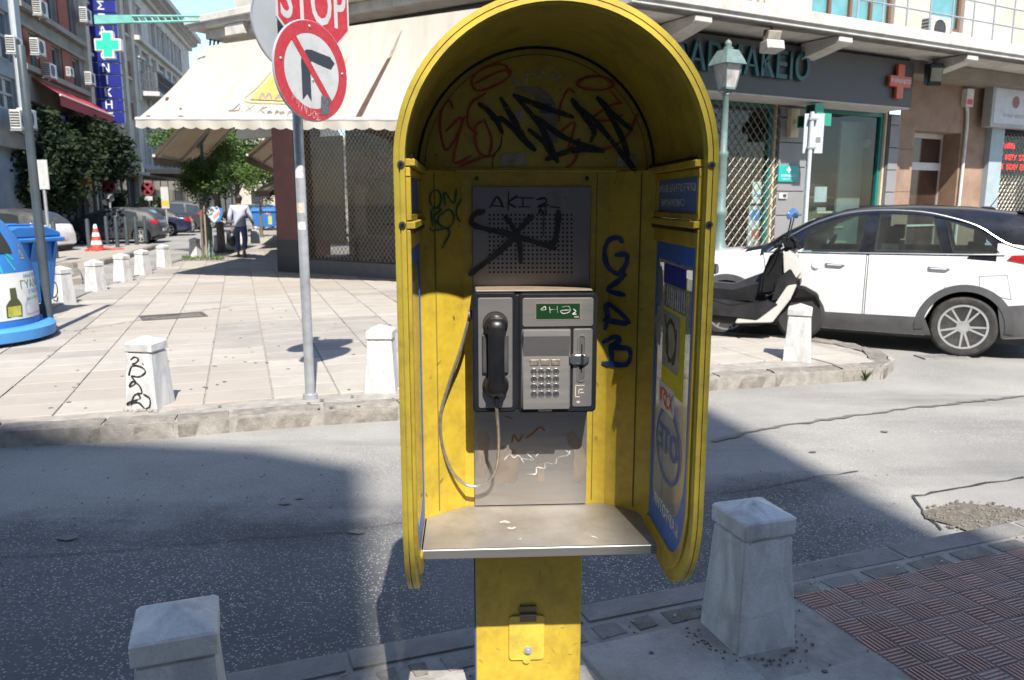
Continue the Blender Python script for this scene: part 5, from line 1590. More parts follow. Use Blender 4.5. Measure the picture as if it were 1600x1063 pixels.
tearm = M('brown_lining', (.07, .035, .025), .9, var=.3)
cloth_patch('printed_diamond', [(391, 157), (508, 162), (540, 96), (432, 112)], orange, 8)
def fcl(u, v, o): return aw_px(u, v, .014 + o)
paint(aw, 'printed_line', [[(424, 113), (404, 136), (383, 159), (440, 163), (505, 166)], [(505, 166), (525, 130), (544, 90)]], 1.6, fcl, orange)
paint(aw, 'printed_letters', [[(406, 157), (411, 148), (415, 155), (422, 148), (425, 157)], [(431, 157), (440, 148), (444, 157)], [(434, 154), (443, 154)]], 3.2, fcl, mauve, .01)
paint(aw, 'printed_script', [[(357, 174), (366, 171), (375, 163), (373, 173), (358, 174)], [(377, 174), (378, 175)], [(384, 175), (398, 165)], [(387, 166), (393, 175)], [(399, 175), (400, 176)], [(404, 176), (412, 167)], [(418, 168), (408, 172), (414, 178)],
      [(424, 174), (418, 176), (420, 178), (425, 175), (424, 178)], [(430, 181), (432, 174), (436, 175), (431, 178)], [(443, 175), (437, 177), (440, 179), (444, 176), (444, 179)], [(449, 183), (452, 175), (456, 176), (450, 179)], [(462, 176), (457, 178), (459, 180), (463, 177), (463, 180)], [(467, 177), (466, 181), (471, 178), (472, 181)]], 1.1, fcl, mauve)
cloth_patch('tear', [(555.5, 185), (565, 184.5), (612, 90), (605, 94)], tearm, 12)
cloth_patch('tear', [(605, 94), (612, 90), (629, 47), (627, 50)], M('grey_lining', (.26, .22, .17), .9, var=.3), 10)
for q in [[(226, 186), (230, 182), (236, 182), (233, 186)], [(258, 157), (261, 153), (265, 154), (262, 158)], [(278, 185), (281, 182), (288, 183), (286, 186)], [(280, 171), (283, 170), (286, 171), (282, 172)], [(250, 186), (255, 184), (258, 185), (254, 186)]]:
    cloth_patch('tear', q, tearm, 1)

# smaller awnings further along the pavement, seen from below
bcan = bpy.data.materials.new('brown_canvas'); bcan.use_nodes = True
canvas_setup(bcan, (.22, .165, .11), (.16, .115, .075), .3)
def small_awning(label, A0, A1, drop, out, mat=bcan, group='folding awnings along the shaded pavement'):
    """front bar from A0 to A1, cloth rising towards the shops on the right"""
    d = (A1 - A0); side = Vector((d.y, -d.x, 0)).normalized()
    t = thing('awning', label, 'awning', A0, 0, group)
    B0, B1 = side * out + Vector((0, 0, drop)), d + side * out + Vector((0, 0, drop))
    m = MB(); m.add([(0, 0, 0), d, B1, B0], [(0, 1, 2, 3)]); m.build('canvas', mat, t, norm=False)
    m = MB(); n = 12; P, Q = [], []
    for i in range(n * 4 + 1):
        p = d * (i / (n * 4)); P.append(p - side * .02); Q.append(p - side * .02 + Vector((0, 0, -.22 - .05 * abs(math.sin(math.pi * i / 4)))))
    m.strip(P, Q)
    m.build('valance', mat, t, norm=False)
    m = MB(); m.tube([Vector((0, 0, -.02)), d + Vector((0, 0, -.02))], .04, 6)
    for f in (.06, .5, .94):
        m.tube([d * f + Vector((0, 0, -.05)), d * f + side * out + Vector((0, 0, drop - .08))], .045, 6)
    m.build('rib', M('awning_frame', (.45, .42, .36), .5), t)
    return t
small_awning('brown underside of the folded awning just beyond the big cream one', dp(240, 242, 20), dp(316, 254, 25.0), 1.35, 1.25)
small_awning('second brown awning, above the walking man', dp(386, 241, 24), dp(428, 262, 32), 1.1, 1.3)
small_awning('low tan awning touching the maroon pillar', dp(399, 296, 27), dp(424, 299, 36), 1.5, 3.2, canvas)
small_awning('third brown awning, half hidden behind the maroon pillar', dp(424, 297, 38), dp(446, 303, 48), 1.3, 3.0)
# shops along the same pavement behind the pillar
arc_b = thing('shop_building', 'low pale shop row running back behind the maroon pillar', 'building', (C.M @ Vector((cL, .7, 0))).to_tuple(), R(100), 'buildings on the corner')
m = MB(); wallgrid(m, .3, 50, ROADZ, 5.2, [(1.5 + 4 * i, 4.6 + 4 * i, .3, 3.0) for i in range(11)], .3); m.build('wall', pale_wall, arc_b)
for i in range(11): window(arc_b, 1.5 + 4 * i, 4.6 + 4 * i, .3, 3.0, .2, .08, 2, 1, dark_pl, dark_glass, 'shop_window')

# ------------------------------------------------------------------ pharmacy building
P_ = Fr((2.84, 13.60), R(28.6))
px_ = lambda u, v, y=0: P_.loc(u, v, y)[0]
pz_ = lambda u, v, y=0: P_.loc(u, v, y)[1]
PL = px_(985, 60, -1.5)
PW = PL + .8
print('PL', PL)
ph = thing('pharmacy_building', 'pharmacy with grey fascia, teal window frames and balcony slab above', 'building', P_.o, P_.rz, 'buildings on the corner')
grey_clad = M('grey_cladding', (.20, .195, .20), .6, var=.06, scale=2, dirt=(.14, .13, .12), damt=.3)
fascia_m = M('dark_fascia', (.060, .056, .055), .55, var=.08, scale=1.5, dirt=(.09, .085, .08), damt=.3)
brown_stone = M('brown_stone', (.25, .165, .115), .8, var=.18, scale=2.5, dirt=(.17, .10, .07), dscale=2, damt=.6, bump=.2, bscale=30)
teal = M('teal_paint', (.006, .13, .12), .45)
cream_f = M('cream_frame', (.48, .40, .28), .6)
w1a, w1b = px_(1060, 250), px_(1213, 250)
w2a, w2b = px_(1259, 250), px_(1384, 250)
zw = pz_(1300, 165)
d_a, d_b = px_(1425, 260), px_(1477, 260)
pR = px_(1536, 260)
xfr = px_(1424, 165, -.72)
m = MB(); m.box(PW, xfr, -.72, -.003, 3.30, 4.135); m.build('fascia', fascia_m, ph, bevel=.01)
m = MB(); m.box(PW, xfr - .03, -.70, -.003, 3.272, 3.299); m.build('soffit', M('pale_soffit', (.42, .40, .37), .7), ph)
m = MB(); wallgrid(m, PW, px_(1400, 260), -.02, 3.27, [(w1a, w1b, .35, zw), (w2a, w2b, .35, zw)], .25); m.build('wall', M('joint_dark', (.10, .10, .10), .8), ph)
# cladding blocks on the piers
hb = .44
for (a, b) in ((w1b + .02, w2a - .02), (w2b + .03, px_(1400, 260) - .01)):
    z = -.02
    while z < 3.2:
        m = MB(); m.box(a, b, -.035, -.003, z + .008, min(z + hb, 3.25) - .008); m.build('panel', grey_clad, ph, bevel=.004); z += hb
# brown entrance bay
hd = pz_(1450, 205)
m = MB(); wallgrid(m, px_(1400, 260) + .002, pR, -.02, 4.2, [(d_a, px_(1497, 260), -.02, hd)], .45); m.build('wall', brown_stone, ph)
dx1 = px_(1474, 260, .42)
dm = MB(); a, b = d_a - .02, dx1
zt_ = pz_(1450, 262, .42)
dm.box(a, a + .07, .40, .46, 0, hd); dm.box(b - .14, b, .40, .46, 0, hd); dm.box(a + .07, b - .14, .40, .46, hd - .10, hd); dm.box(a + .07, b - .14, .40, .46, zt_ - .06, zt_ + .10); dm.box(a + .07, b - .14, .405, .455, 1.02, 1.06); dm.box(a + .07, b - .14, .405, .455, 0, .12)
door = dm.build('door', frame_white, ph)
m = MB(); m.quad((a, .44, 0), (b, .44, 0), (b, .44, hd), (a, .44, hd)); m.build('pane', M('brown_door_glass', (.05, .028, .022), .08, var=.3, scale=2), door)
m = MB(); m.box(b, px_(1497, 260) + .3, .30, .46, 0, hd); m.build('reveal', brown_stone, ph)
for zz in (.9, 1.75, 2.6):
    m = MB(); m.box(px_(1400, 260) + .01, d_a, -.002, -.0005, zz, zz + .012); m.build('stone_joint', M('joint_brown', (.10, .06, .045), .9), ph)
# pier and shop at the far end
m = MB(); m.box(pR, px_(1556, 260), -.12, .4, -.02, 3.4); m.build('pier', M('blue_grey_pier', (.27, .33, .36), .6, var=.08), ph)
e0, e1 = px_(1556, 260), px_(1556, 260) + 4.5
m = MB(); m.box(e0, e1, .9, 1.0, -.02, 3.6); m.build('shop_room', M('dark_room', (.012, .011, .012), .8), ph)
m = MB(); m.quad((e0, .3, -.02), (e1, .3, -.02), (e1, .3, 3.2), (e0, .3, 3.2)); m.build('shop_pane', shop_glass, ph)
lattice('lattice', ph, e0, e1, .1, 3.1, .1, .14, .17, M('dim_shutter', (.16, .15, .14), .5, metal=.3), .006)
lattice('lattice', ph, e0, e0 + 1.0, .1, 2.0, .06, .14, .17, lat_sunlit, .0085)  # paler copy over the lower lattice, its sunlight put into the colour
led = M('red_led', (1, .02, .015), .5, var=0, emit=2.2)
led_t = thing('led_sign', 'red LED text glowing behind the dark shutter under the white signboard', 'sign', P_.M @ Vector((e0, .5, 0)), P_.rz)
m = MB(); m.box(-.1, 3.2, .0, .08, 1.95, 3.0); m.build('led_panel', M('black_led_panel', (.006, .006, .006), .4), led_t)
for s_, v in (('ΚΤΕΙ ΛΑΡΙΝ', 228), ('ΑΚΕΣ  ΡΟΤΥ  ΣΠΕ', 246), ('ΔΜΕΣ  ΧΟΛΥ  ΕΙΣ', 261)):
    letters(s_, .17, led, led_t, face_m(px_(1549, v, .5) - e0, -.004, pz_(1560, v, .5)), .001, 'LEFT', .003, 'led_text')
# slab of the balcony, its nib, brackets
m = MB()
m.box(PL, 16, -1.52, .3, 4.2, 4.42); m.box(PL, 16, -1.56, -1.52, 4.27, 4.45)
slab_b = m.build('balcony_slab', white_conc, ph, bevel=.012)
m = MB(); m.box(PL, 16, -1.50, -1.30, 4.185, 4.199); m.build('drip_edge', M('dirty_drip', (.12, .11, .10), .9, var=.4, scale=4), ph)
for u in (1093, 1316, 1517, 1740):
    x = px_(u, 60, -1.4)
    m = MB(); m.prism([(-1.48, 4.184), (-.70, 4.184), (-.70, 3.92), (-1.0, 3.98), (-1.40, 4.06), (-1.48, 4.09)], 'x', x - .16, x + .16)
    m.build('bracket', white_conc, ph, bevel=.01)
m = MB(); m.box(xfr + .02, 16, -.6, -.003, 3.95, 4.19); m.build('beam', stucco('brown_beam', (.22, .19, .15)), ph)
# upper wall, window, railing
up_w = stucco('upper_cream', (.46, .42, .35))
wa, wb = px_(1268, 20), px_(1398, 20)
za_, zb_ = 4.46, 6.6
m = MB(); wallgrid(m, PW, 16, 4.42, 12, [(wa, wb, 4.75, 6.6), (wa - 4.2, wa - 1.3, 4.75, 6.6), (wb + .6 + .5, wb + 2.2, 5.0, 6.6)], .25); m.build('upper_wall', up_w, ph)
teal_refl = M('teal_reflection', (.10, .25, .26), .06, var=.3, scale=1.5, spec=.7)  # teal reflections are painted into the pane colour
window(ph, wa, wb, 4.75, 6.6, .12, .07, 4, 1, brown_panel, teal_refl)
window(ph, wa - 4.2, wa - 1.3, 4.75, 6.6, .12, .08, 2, 1, frame_white, teal_refl)
window(ph, wb + 1.1, wb + 2.2, 5.0, 6.6, .12, .08, 1, 1, brown_panel, teal_refl)
m = MB(); m.box(wa - 1.2, wa - .1, -.04, -.003, 4.46, 6.6); m.build('louvre_shutter', M('grey_louvre', (.40, .38, .34), .7), ph)
m = MB()
x = px_(1340, 20, -1.45)
while x < 14:
    m.cyl((x, -1.45, 4.45), (x, -1.45, 5.45), .018, 6); x += .62
for zz in (4.78, 5.1, 5.45): m.cyl((px_(1340, 20, -1.45), -1.45, zz), (14, -1.45, zz), .015, 6)
m.build('railing', M('blue_grey_rail', (.26, .29, .32), .5), ph)
acu = ac_unit(P_, px_(1455, 30, -.3), 4.60, -.3, 1.0, 'white air conditioner on the balcony above the pharmacy door')
# glazing of the pharmacy and what stands behind it
for (a, b) in ((w1a, w1b), (w2a, w2b)):
    m = MB()
    m.ring([(a + .05, .35), (b - .05, .35), (b - .05, zw - .05), (a + .05, zw - .05)], [(a + .13, .43), (b - .13, .43), (b - .13, zw - .13), (a + .13, zw - .13)], 'y', .08, .16)
    f = m.build('window', teal, ph)
    m = MB(); m.ring([(a + .0, .35), (b - .0, .35), (b - .0, zw), (a + .0, zw)], [(a + .05, .35), (b - .05, .35), (b - .05, zw - .05), (a + .05, zw - .05)], 'y', .03, .20); m.build('outer_frame', cream_f, f)
    m = MB(); m.quad((a + .1, .13, .4), (b - .1, .13, .4), (b - .1, .13, zw - .1), (a + .1, .13, zw - .1)); m.build('pane', shop_glass, f)
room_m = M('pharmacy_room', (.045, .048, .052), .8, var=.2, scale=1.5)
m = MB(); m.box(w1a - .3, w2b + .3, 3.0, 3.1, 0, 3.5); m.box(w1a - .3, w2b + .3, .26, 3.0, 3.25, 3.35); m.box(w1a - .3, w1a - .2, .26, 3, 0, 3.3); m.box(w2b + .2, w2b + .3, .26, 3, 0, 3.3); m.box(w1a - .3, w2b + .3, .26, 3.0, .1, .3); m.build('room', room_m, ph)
m = MB(); m.box(w2b - .75, w2b - .05, .5, .55, .3, zw - .2); m.build('room_panel', M('pale_room_panel', (.16, .18, .175), .6), ph)
m = MB(); m.box(w2a + .9, w2a + 1.2, .9, 1.0, .9, 2.0); m.build('banner', M('blue_banner', (.02, .10, .22), .6), ph)
shelf_t = thing('display_shelf', 'cream stepped shelf of medicine packs in the pharmacy window', 'shelf', P_.M @ Vector((w2a, .35, 0)), P_.rz)
cr = M('cream_shelf', (.45, .40, .26), .6)
for k in range(4):
    m = MB(); m.box(.02, 1.75, .12 * k, .12 * k + .34, .72 + .30 * k, .76 + .30 * k); m.box(.02, 1.75, .12 * k + .30, .12 * k + .34, .76 + .30 * k, 1.015 + .30 * k); m.build('tier', cr, shelf_t)
rnd = random.Random(31)
box_m = [M('pack_%s' % n, c, .5) for n, c in (('white', (.55, .55, .55)), ('red', (.40, .05, .06)), ('dark', (.05, .05, .07)), ('blue', (.06, .20, .45)), ('grey', (.3, .3, .32)))]
names = ['white', 'red', 'dark', 'blue', 'grey']
for kk, x, wd, hh, q in ((2, .15, .22, .10, 0), (2, .55, .30, .06, 2), (2, 1.15, .26, .08, 4), (3, .2, .20, .12, 3), (3, .75, .34, .07, 2), (3, 1.3, .26, .05, 1)):
    m = MB(); m.box(x, x + wd, .12 * kk + .05, .12 * kk + .2, .762 + .30 * kk, .762 + .30 * kk + hh)
    o = m.build('medicine_pack', box_m[q], bevel=.006); o.location = P_.M @ Vector((w2a, .35, 0)); o.rotation_euler = (0, 0, P_.rz)
    tag(o, '%s pack on the %s tier of the cream shelf in the pharmacy window' % (names[q], 'top' if kk == 3 else 'second highest'), 'pack', 'medicine packs on the shelf')
m = MB(); m.box(0, .34, 0, .02, 0, .30); m.box(.05, .12, -.005, 0, .08, .2); o = m.build('price_card', M('white_card', (.40, .42, .46), .5)); o.location = P_.M @ Vector((px_(1274, 310, .3), .32, pz_(1274, 316, .3))); o.rotation_euler = (0, 0, P_.rz)
tag(o, 'white price card standing at the front of the pharmacy window', 'card')
m = MB(); m.tube([(0, .1, .1), (0, 0, 0)], .05, 8); m.lathe([(.05, -.02), (.09, -.16), (.085, -.16), (.0, -.12)], 12, ax='y'); o = m.build('spotlight', galv, smooth=40); o.location = P_.M @ Vector((px_(1350, 225, .45), .5, pz_(1350, 225, .5))); o.rotation_euler = (0, 0, P_.rz)
tag(o, 'round metal spotlight inside the pharmacy window', 'spotlight')
lattice('lattice', ph, w1a, w1b + .02, .3, zw, -.045, .165, .185, M('worn_lattice', (.22, .19, .15), .5, metal=.3, var=.2), .0065)
for i, (u0, u1, v0, v1, c, lab) in enumerate([(1172, 1199, 322, 402, (.45, .48, .52), 'poster with a blue oval standing inside the lattice window of the pharmacy'), (1178, 1199, 284, 318, (.55, .58, .6), 'small white notice above the poster in the lattice window')]):
    a, b = px_(u0, v0, .2), px_(u1, v0, .2); z1, z0 = pz_(u0, v0, .2), pz_(u0, v1, .2)
    t = thing('poster', lab, 'poster', P_.M @ Vector((a, .22, 0)), P_.rz)
    m = MB(); m.box(0, b - a, 0, .02, z0, z1); m.build('sheet', M('poster_sheet_%d' % i, c, .6), t)
    bb = M('poster_blue_%d' % i, (.05, .22, .5), .6); rr_ = M('poster_red_%d' % i, (.45, .14, .12), .6)
    m = MB(); w_ = b - a; hh = z1 - z0
    m.prism(circ(w_ / 2, z1 - hh * .18, w_ * .42, hh * .11, 14)[:-1], 'y', -.003, -.0005) if i == 0 else m.box(w_ * .15, w_ * .7, -.003, -.0005, z0 + hh * .3, z0 + hh * .42)
    m.build('print', bb, t)
    if i == 0:
        m = MB(); m.box(w_ * .2, w_ * .75, -.003, -.0005, z0 + hh * .35, z0 + hh * .55); m.box(w_ * .35, w_ * .6, -.003, -.0005, z0 + hh * .15, z0 + hh * .30); m.build('print', rr_, t)
# letters and cross on the fascia
teal_let = M('teal_letters', (.006, .06, .064), .4)
sg = thing('shop_sign', 'raised teal Greek pharmacy letters on the dark grey fascia', 'sign', P_.M @ Vector((0, -.72, 0)), P_.rz)
xr = px_(1264, 110, -.76); xl_ = px_(1104, 100, -.76)
ztx = pz_(1250, 108, -.76)
lt = letters('ΦΑΡΜΑΚΕΙΟ', .60, teal_let, sg, face_m(xr, -.05, ztx), .03, 'RIGHT', .008, 'letters', .86)
xc = px_(1404, 128, -.76); zc_ = pz_(1404, 128, -.76)
crs = thing('cross_sign', 'orange cross with white lettering at the end of the dark fascia', 'sign', P_.M @ Vector((xc, -.72, zc_)), P_.rz)
def cross_out(a, b): return [(-b, a), (-b, b), (-a, b), (-a, -b), (-b, -b), (-b, -a)]
def cross_pts(R_, r): return [(-r, -R_), (r, -R_), (r, -r), (R_, -r), (R_, r), (r, r), (r, R_), (-r, R_), (-r, r), (-R_, r), (-R_, -r), (-r, -r)]
m = MB(); m.prism(cross_pts(.30, .095), 'y', -.09, -.03); m.build('cross', M('orange_plastic', (.50, .085, .02), .4), crs, bevel=.006)
m = MB(); m.cyl((0, -.03, 0), (0, 0, 0), .03, 8); m.build('stand_off', iron, crs)
letters('ΦΑΡΜΑΚΕΙΟ', .10, white_ink, crs, face_m(0, -.0925, 0), .001, bold=.002, name='lettering', sx=.95)
# teal plate on the pier
xa_, xb_ = px_(1216, 270, -.06), px_(1247, 270, -.06); z1, z0 = pz_(1230, 259, -.06), pz_(1230, 284, -.06)
pl = thing('wall_plaque', 'small teal plaque with a white cross on the grey pier', 'sign', P_.M @ Vector((xa_, -.06, 0)), P_.rz)
m = MB(); m.box(0, xb_ - xa_, -.01, .02, z0, z1); m.build('plate', M('teal_plate', (.01, .30, .28), .4), pl)
m = MB(); w_ = (xb_ - xa_)
for (a, b, c, d) in ((.46, .54, .55, .92), (.38, .62, .68, .80)): m.box(w_ * a, w_ * b, -.014, -.0105, z0 + (z1 - z0) * c, z0 + (z1 - z0) * d)
m.build('emblem', white_ink, pl)
letters('ΦΑΡΜΑΚΕΙΟ', .065, white_ink, pl, face_m(w_ / 2, -.0115, z0 + (z1 - z0) * .36), .0005, name='lettering'); letters('ΣΥΜΒΟΥΛΕΣ ΥΓΕΙΑΣ', .035, white_ink, pl, face_m(w_ / 2, -.0115, z0 + (z1 - z0) * .15), .0005, name='lettering')
kp = thing('key_box', 'small pale slot box on the grey pier under the teal plaque', 'box', P_.M @ Vector((px_(1217, 302, -.05), -.036, pz_(1217, 306, -.05))), P_.rz)
m = MB(); m.box(0, .2, -.03, 0, -.05, .05); m.build('box_body', frame_white, kp); m = MB(); m.box(.09, .18, -.034, -.0305, -.03, .03); m.build('slot', dark_pl, kp)
# pharmacy blade sign sticking out from the pier
bx = px_(1262, 180, -.4)
bsn = thing('blade_sign', 'green pharmacy cross box sticking out edge-on from the grey pier', 'sign', P_.M @ Vector((bx, -.55, pz_(1275, 190, -.5))), P_.rz)
m = MB(); m.prism(cross_pts(.27, .10), 'x', -.10, .10); m.build('casing', M('dark_green_casing', (.010, .02, .018), .4), bsn)
m = MB(); m.ring(cross_pts(.275, .105), cross_pts(.255, .085), 'x', -.11, .11); m.build('edge_trim', M('green_trim', (.02, .24, .16), .4), bsn)
m = MB(); m.cyl((0, .4, 0), (0, .55, 0), .04, 8); m.box(-.1, .1, .42, .55, -.25, .25); m.build('wall_bracket', cream_f, bsn)
# white signboard at the far right
sbx = px_(1543, 150, -.2)
sb = thing('signboard', 'white shop signboard above the red LED text at the far shop', 'sign', P_.M @ Vector((sbx, -.12, 0)), P_.rz)
z1, z0 = pz_(1545, 132, -.2), pz_(1545, 199, -.2)
m = MB(); m.box(0, 3.5, -.2, 0, z0, z1); m.build('frame', M('grey_sign_frame', (.30, .30, .29), .5), sb, bevel=.01)
m = MB(); m.box(.09, 3.42, -.206, -.2005, z0 + .08, z1 - .08); m.build('face', M('sign_white', (.42, .43, .46), .4), sb)
m = MB(); m.lathe([(.0, -.212), (.13, -.211), (.13, -.206)], 18, (.85, 0, z0 + (z1 - z0) * .62), 'y'); m.build('emblem', M('brown_emblem', (.22, .08, .05), .5, var=.5, scale=30), sb)
letters('Τ', .5, M('dark_letter', (.04, .035, .02), .5), sb, face_m(1.15, -.2075, z0 + (z1 - z0) * .45), .001, 'LEFT', .006, 'letter')
letters('ΙΟΥΤΙΟΣ  ΝΟΥΣΕΣ', .09, grey_ink, sb, face_m(.42, -.2075, z0 + (z1 - z0) * .28), .0005, 'LEFT', name='lettering')
# conduit and meter on the brown wall
mt = thing('meter_box', 'pale meter box with a red label and conduit on the brown wall', 'meter box', P_.M @ Vector((px_(1514, 160, -.1), 0, pz_(1514, 167, -.1))), P_.rz)
m = MB(); m.box(-.12, .12, -.12, -.003, 0, .36); m.build('meter_case', frame_white, mt); m = MB(); m.box(-.09, .09, -.124, -.1205, .04, .15); m.build('red_label', ink_red_b, mt)
m = MB(); m.tube([(.0, -.06, 0), (.06, -.05, -.1), (.09, -.05, -.4), (.06, -.05, -3.0)], .035, 8); m.build('conduit', frame_white, mt, smooth=50)
# two floodlights
fl1 = thing('floodlight', 'weathered beige floodlight hanging from the balcony edge', 'floodlight', P_.M @ Vector((px_(1206, 45, -1.4), -1.40, 4.19)), P_.rz - R(10))
fl1.scale = (.68, .68, .68)
m = MB(); m.tube([(0, 0, 0), (0, 0, -.12)], .03, 8); m.tube([(-.19, 0, -.30), (-.19, 0, -.1), (0, 0, -.08), (.19, 0, -.1), (.19, 0, -.30)], .02, 6); m.build('yoke', iron, fl1)
m = MB(); m.prism([(-.16, -.12), (.05, -.10), (.14, -.28), (.06, -.34), (-.10, -.30)], 'x', -.17, .17); m.build('housing', M('beige_housing', (.30, .27, .22), .6, var=.2), fl1, bevel=.015)
m = MB(); m.prism([(-.17, -.31), (.10, -.35), (.12, -.58), (-.22, -.52)], 'x', -.23, .23); m.build('hood', M('grey_hood', (.42, .40, .38), .5, var=.15), fl1, bevel=.02)
m = MB(); m.quad((-.19, -.225, -.50), (.19, -.225, -.50), (.19, -.178, -.34), (-.19, -.178, -.34)); m.build('lens', M('cloudy_lens', (.35, .33, .30), .3), fl1)
fl2 = thing('floodlight', 'small black floodlight under the balcony beside the orange cross', 'floodlight', P_.M @ Vector((px_(1461, 90, -.95), -.95, 4.17)), P_.rz - R(25))
m = MB(); m.box(-.03, .03, -.02, .02, -.12, 0); m.build('yoke', iron, fl2)
m = MB(); m.prism([(-.10, -.10), (.10, -.08), (.08, -.46), (-.06, -.50)], 'x', -.14, .14); m.build('housing', black_pl, fl2, bevel=.015)
m = MB(); m.quad((-.11, -.092, -.42), (.11, -.092, -.42), (.11, -.108, -.18), (-.11, -.108, -.18)); m.build('lens', dark_glass, fl2)

# green pharmacy cross on its long bracket over the street
gxp = dp(170, 71, 17.0)
gc_ = thing('cross_sign', 'green pharmacy cross with white rim hung from a long bracket', 'sign', gxp, R(0))
Rg = 21.0 / 1242 * 17.0
m = MB(); m.prism(cross_pts(Rg * .95, Rg * .42), 'y', -.06, .06); m.build('rim', frame_white, gc_, bevel=.012)
m = MB(); m.prism(cross_pts(Rg * .82, Rg * .31), 'y', -.065, -.061); m.build('face', M('mint_face', (.03, .48, .28), .4, var=.05), gc_)
armp = dp(296, 28, 17.0) - gxp
armz = dp(170, 31, 17.0).z - gxp.z
a_, b_ = Vector((-.24, 0, armz)), Vector((armp.x + .2, .0, armp.z))
m = MB(); m.tube([a_ + Vector((0, 0, .07)), b_ + Vector((0, 0, .03))], .025, 6); m.tube([a_ - Vector((0, 0, .07)), b_ - Vector((0, 0, .06))], .025, 6)
for k in range(16): p = a_.lerp(b_, (k + .5) / 16); q = a_.lerp(b_, (k + 1) / 16); m.tube([p + Vector((0, 0, .06)), q - Vector((0, 0, .06))], .015, 5)
m.add([a_ + Vector((0, -.03, .085)), a_.lerp(b_, .36) + Vector((0, -.03, .075)), a_.lerp(b_, .36) + Vector((0, -.03, -.075)), a_ + Vector((0, -.03, -.085))], [(0, 1, 2, 3)])
m.build('bracket_arm', M('mint_steel', (.13, .36, .31), .5, var=.2), gc_)
m = MB(); m.cyl((-.15, 0, armz - .07), (-.15, 0, Rg * .94), .012, 6); m.cyl((.12, 0, armz - .07), (.12, 0, Rg * .94), .012, 6); m.build('hanger', iron, gc_)

# ------------------------------------------------------------------ unseen block behind the viewer, roofline cut to shade the street, light the booth
bh = thing('apartment_building', 'tall unseen block behind the viewer, its notched roofline shaped to light the booth', 'building', (0, -12, 0), 0, 'buildings behind the viewer')
bw = stucco('shade_block', (.40, .37, .33))
m = MB()
for (a, b, y, h0, h) in ((-45, 26, -9, ROADZ, 17.3), (-45, .2, -.8, 17.3, 22.1), (3.72, 5.85, -.8, 17.3, 23.2), (5.85, 26, -.8, 17.3, 19.5)):
    m.box(a, b, y, 0, h0, h)
m.prism([(.2, 17.3), (2.92, 17.3), (2.92, 21.2), (2.2, 21.7), (.2, 22.1)], 'y', -.8, 0)
m.build('wall', bw, bh)
for i in range(-9, 6):
    for j in range(4):
        a = i * 3.4
        if -1 < a - 2.7 < 4: pass
        m = MB(); m.box(a - .75, a + .75, .004, .06, 1.2 + j * 3.4, 3.2 + j * 3.4); m.build('window', dark_glass, bh)
for j in range(1, 5):
    m = MB(); m.box(-45, 26, .003, .35, j * 3.4 - .15, j * 3.4 + .1); m.build('ledge', bw, bh)
# ================================================================== vehicles
def lerp_tab(tab, x):
    if x <= tab[0][0]: return tab[0][1]
    for (a, b), (c, d) in zip(tab, tab[1:]):
        if x <= c:
            t = (x - a) / (c - a) if c > a else 0
            t2 = t * t * (3 - 2 * t) * .5 + t * .5
            return b + (d - b) * t2
    return tab[-1][1]
class CarShape:
    """half-width of the body at (x, z); x runs from the rear to the nose, z up from the road"""
    def __init__(s, spec):
        s.__dict__.update(spec)
    def top(s, x): return lerp_tab(s.roof, x)
    def bot(s, x): return lerp_tab(s.sill, x)
    def W(s, x, z):
        w_ = s.hw * lerp_tab(s.plan, x)
        b = s.belt
        if z < .35: k = .95 + .05 * max(0, (z - .15) / .2)
        elif z < .62: k = 1.0
        elif z < b: k = 1.0 - .035 * ((z - .62) / (b - .62)) ** 1.6
        else: k = .965 - s.tumble * ((z - b) / max(.2, (s.h - b)))
        return w_ * k
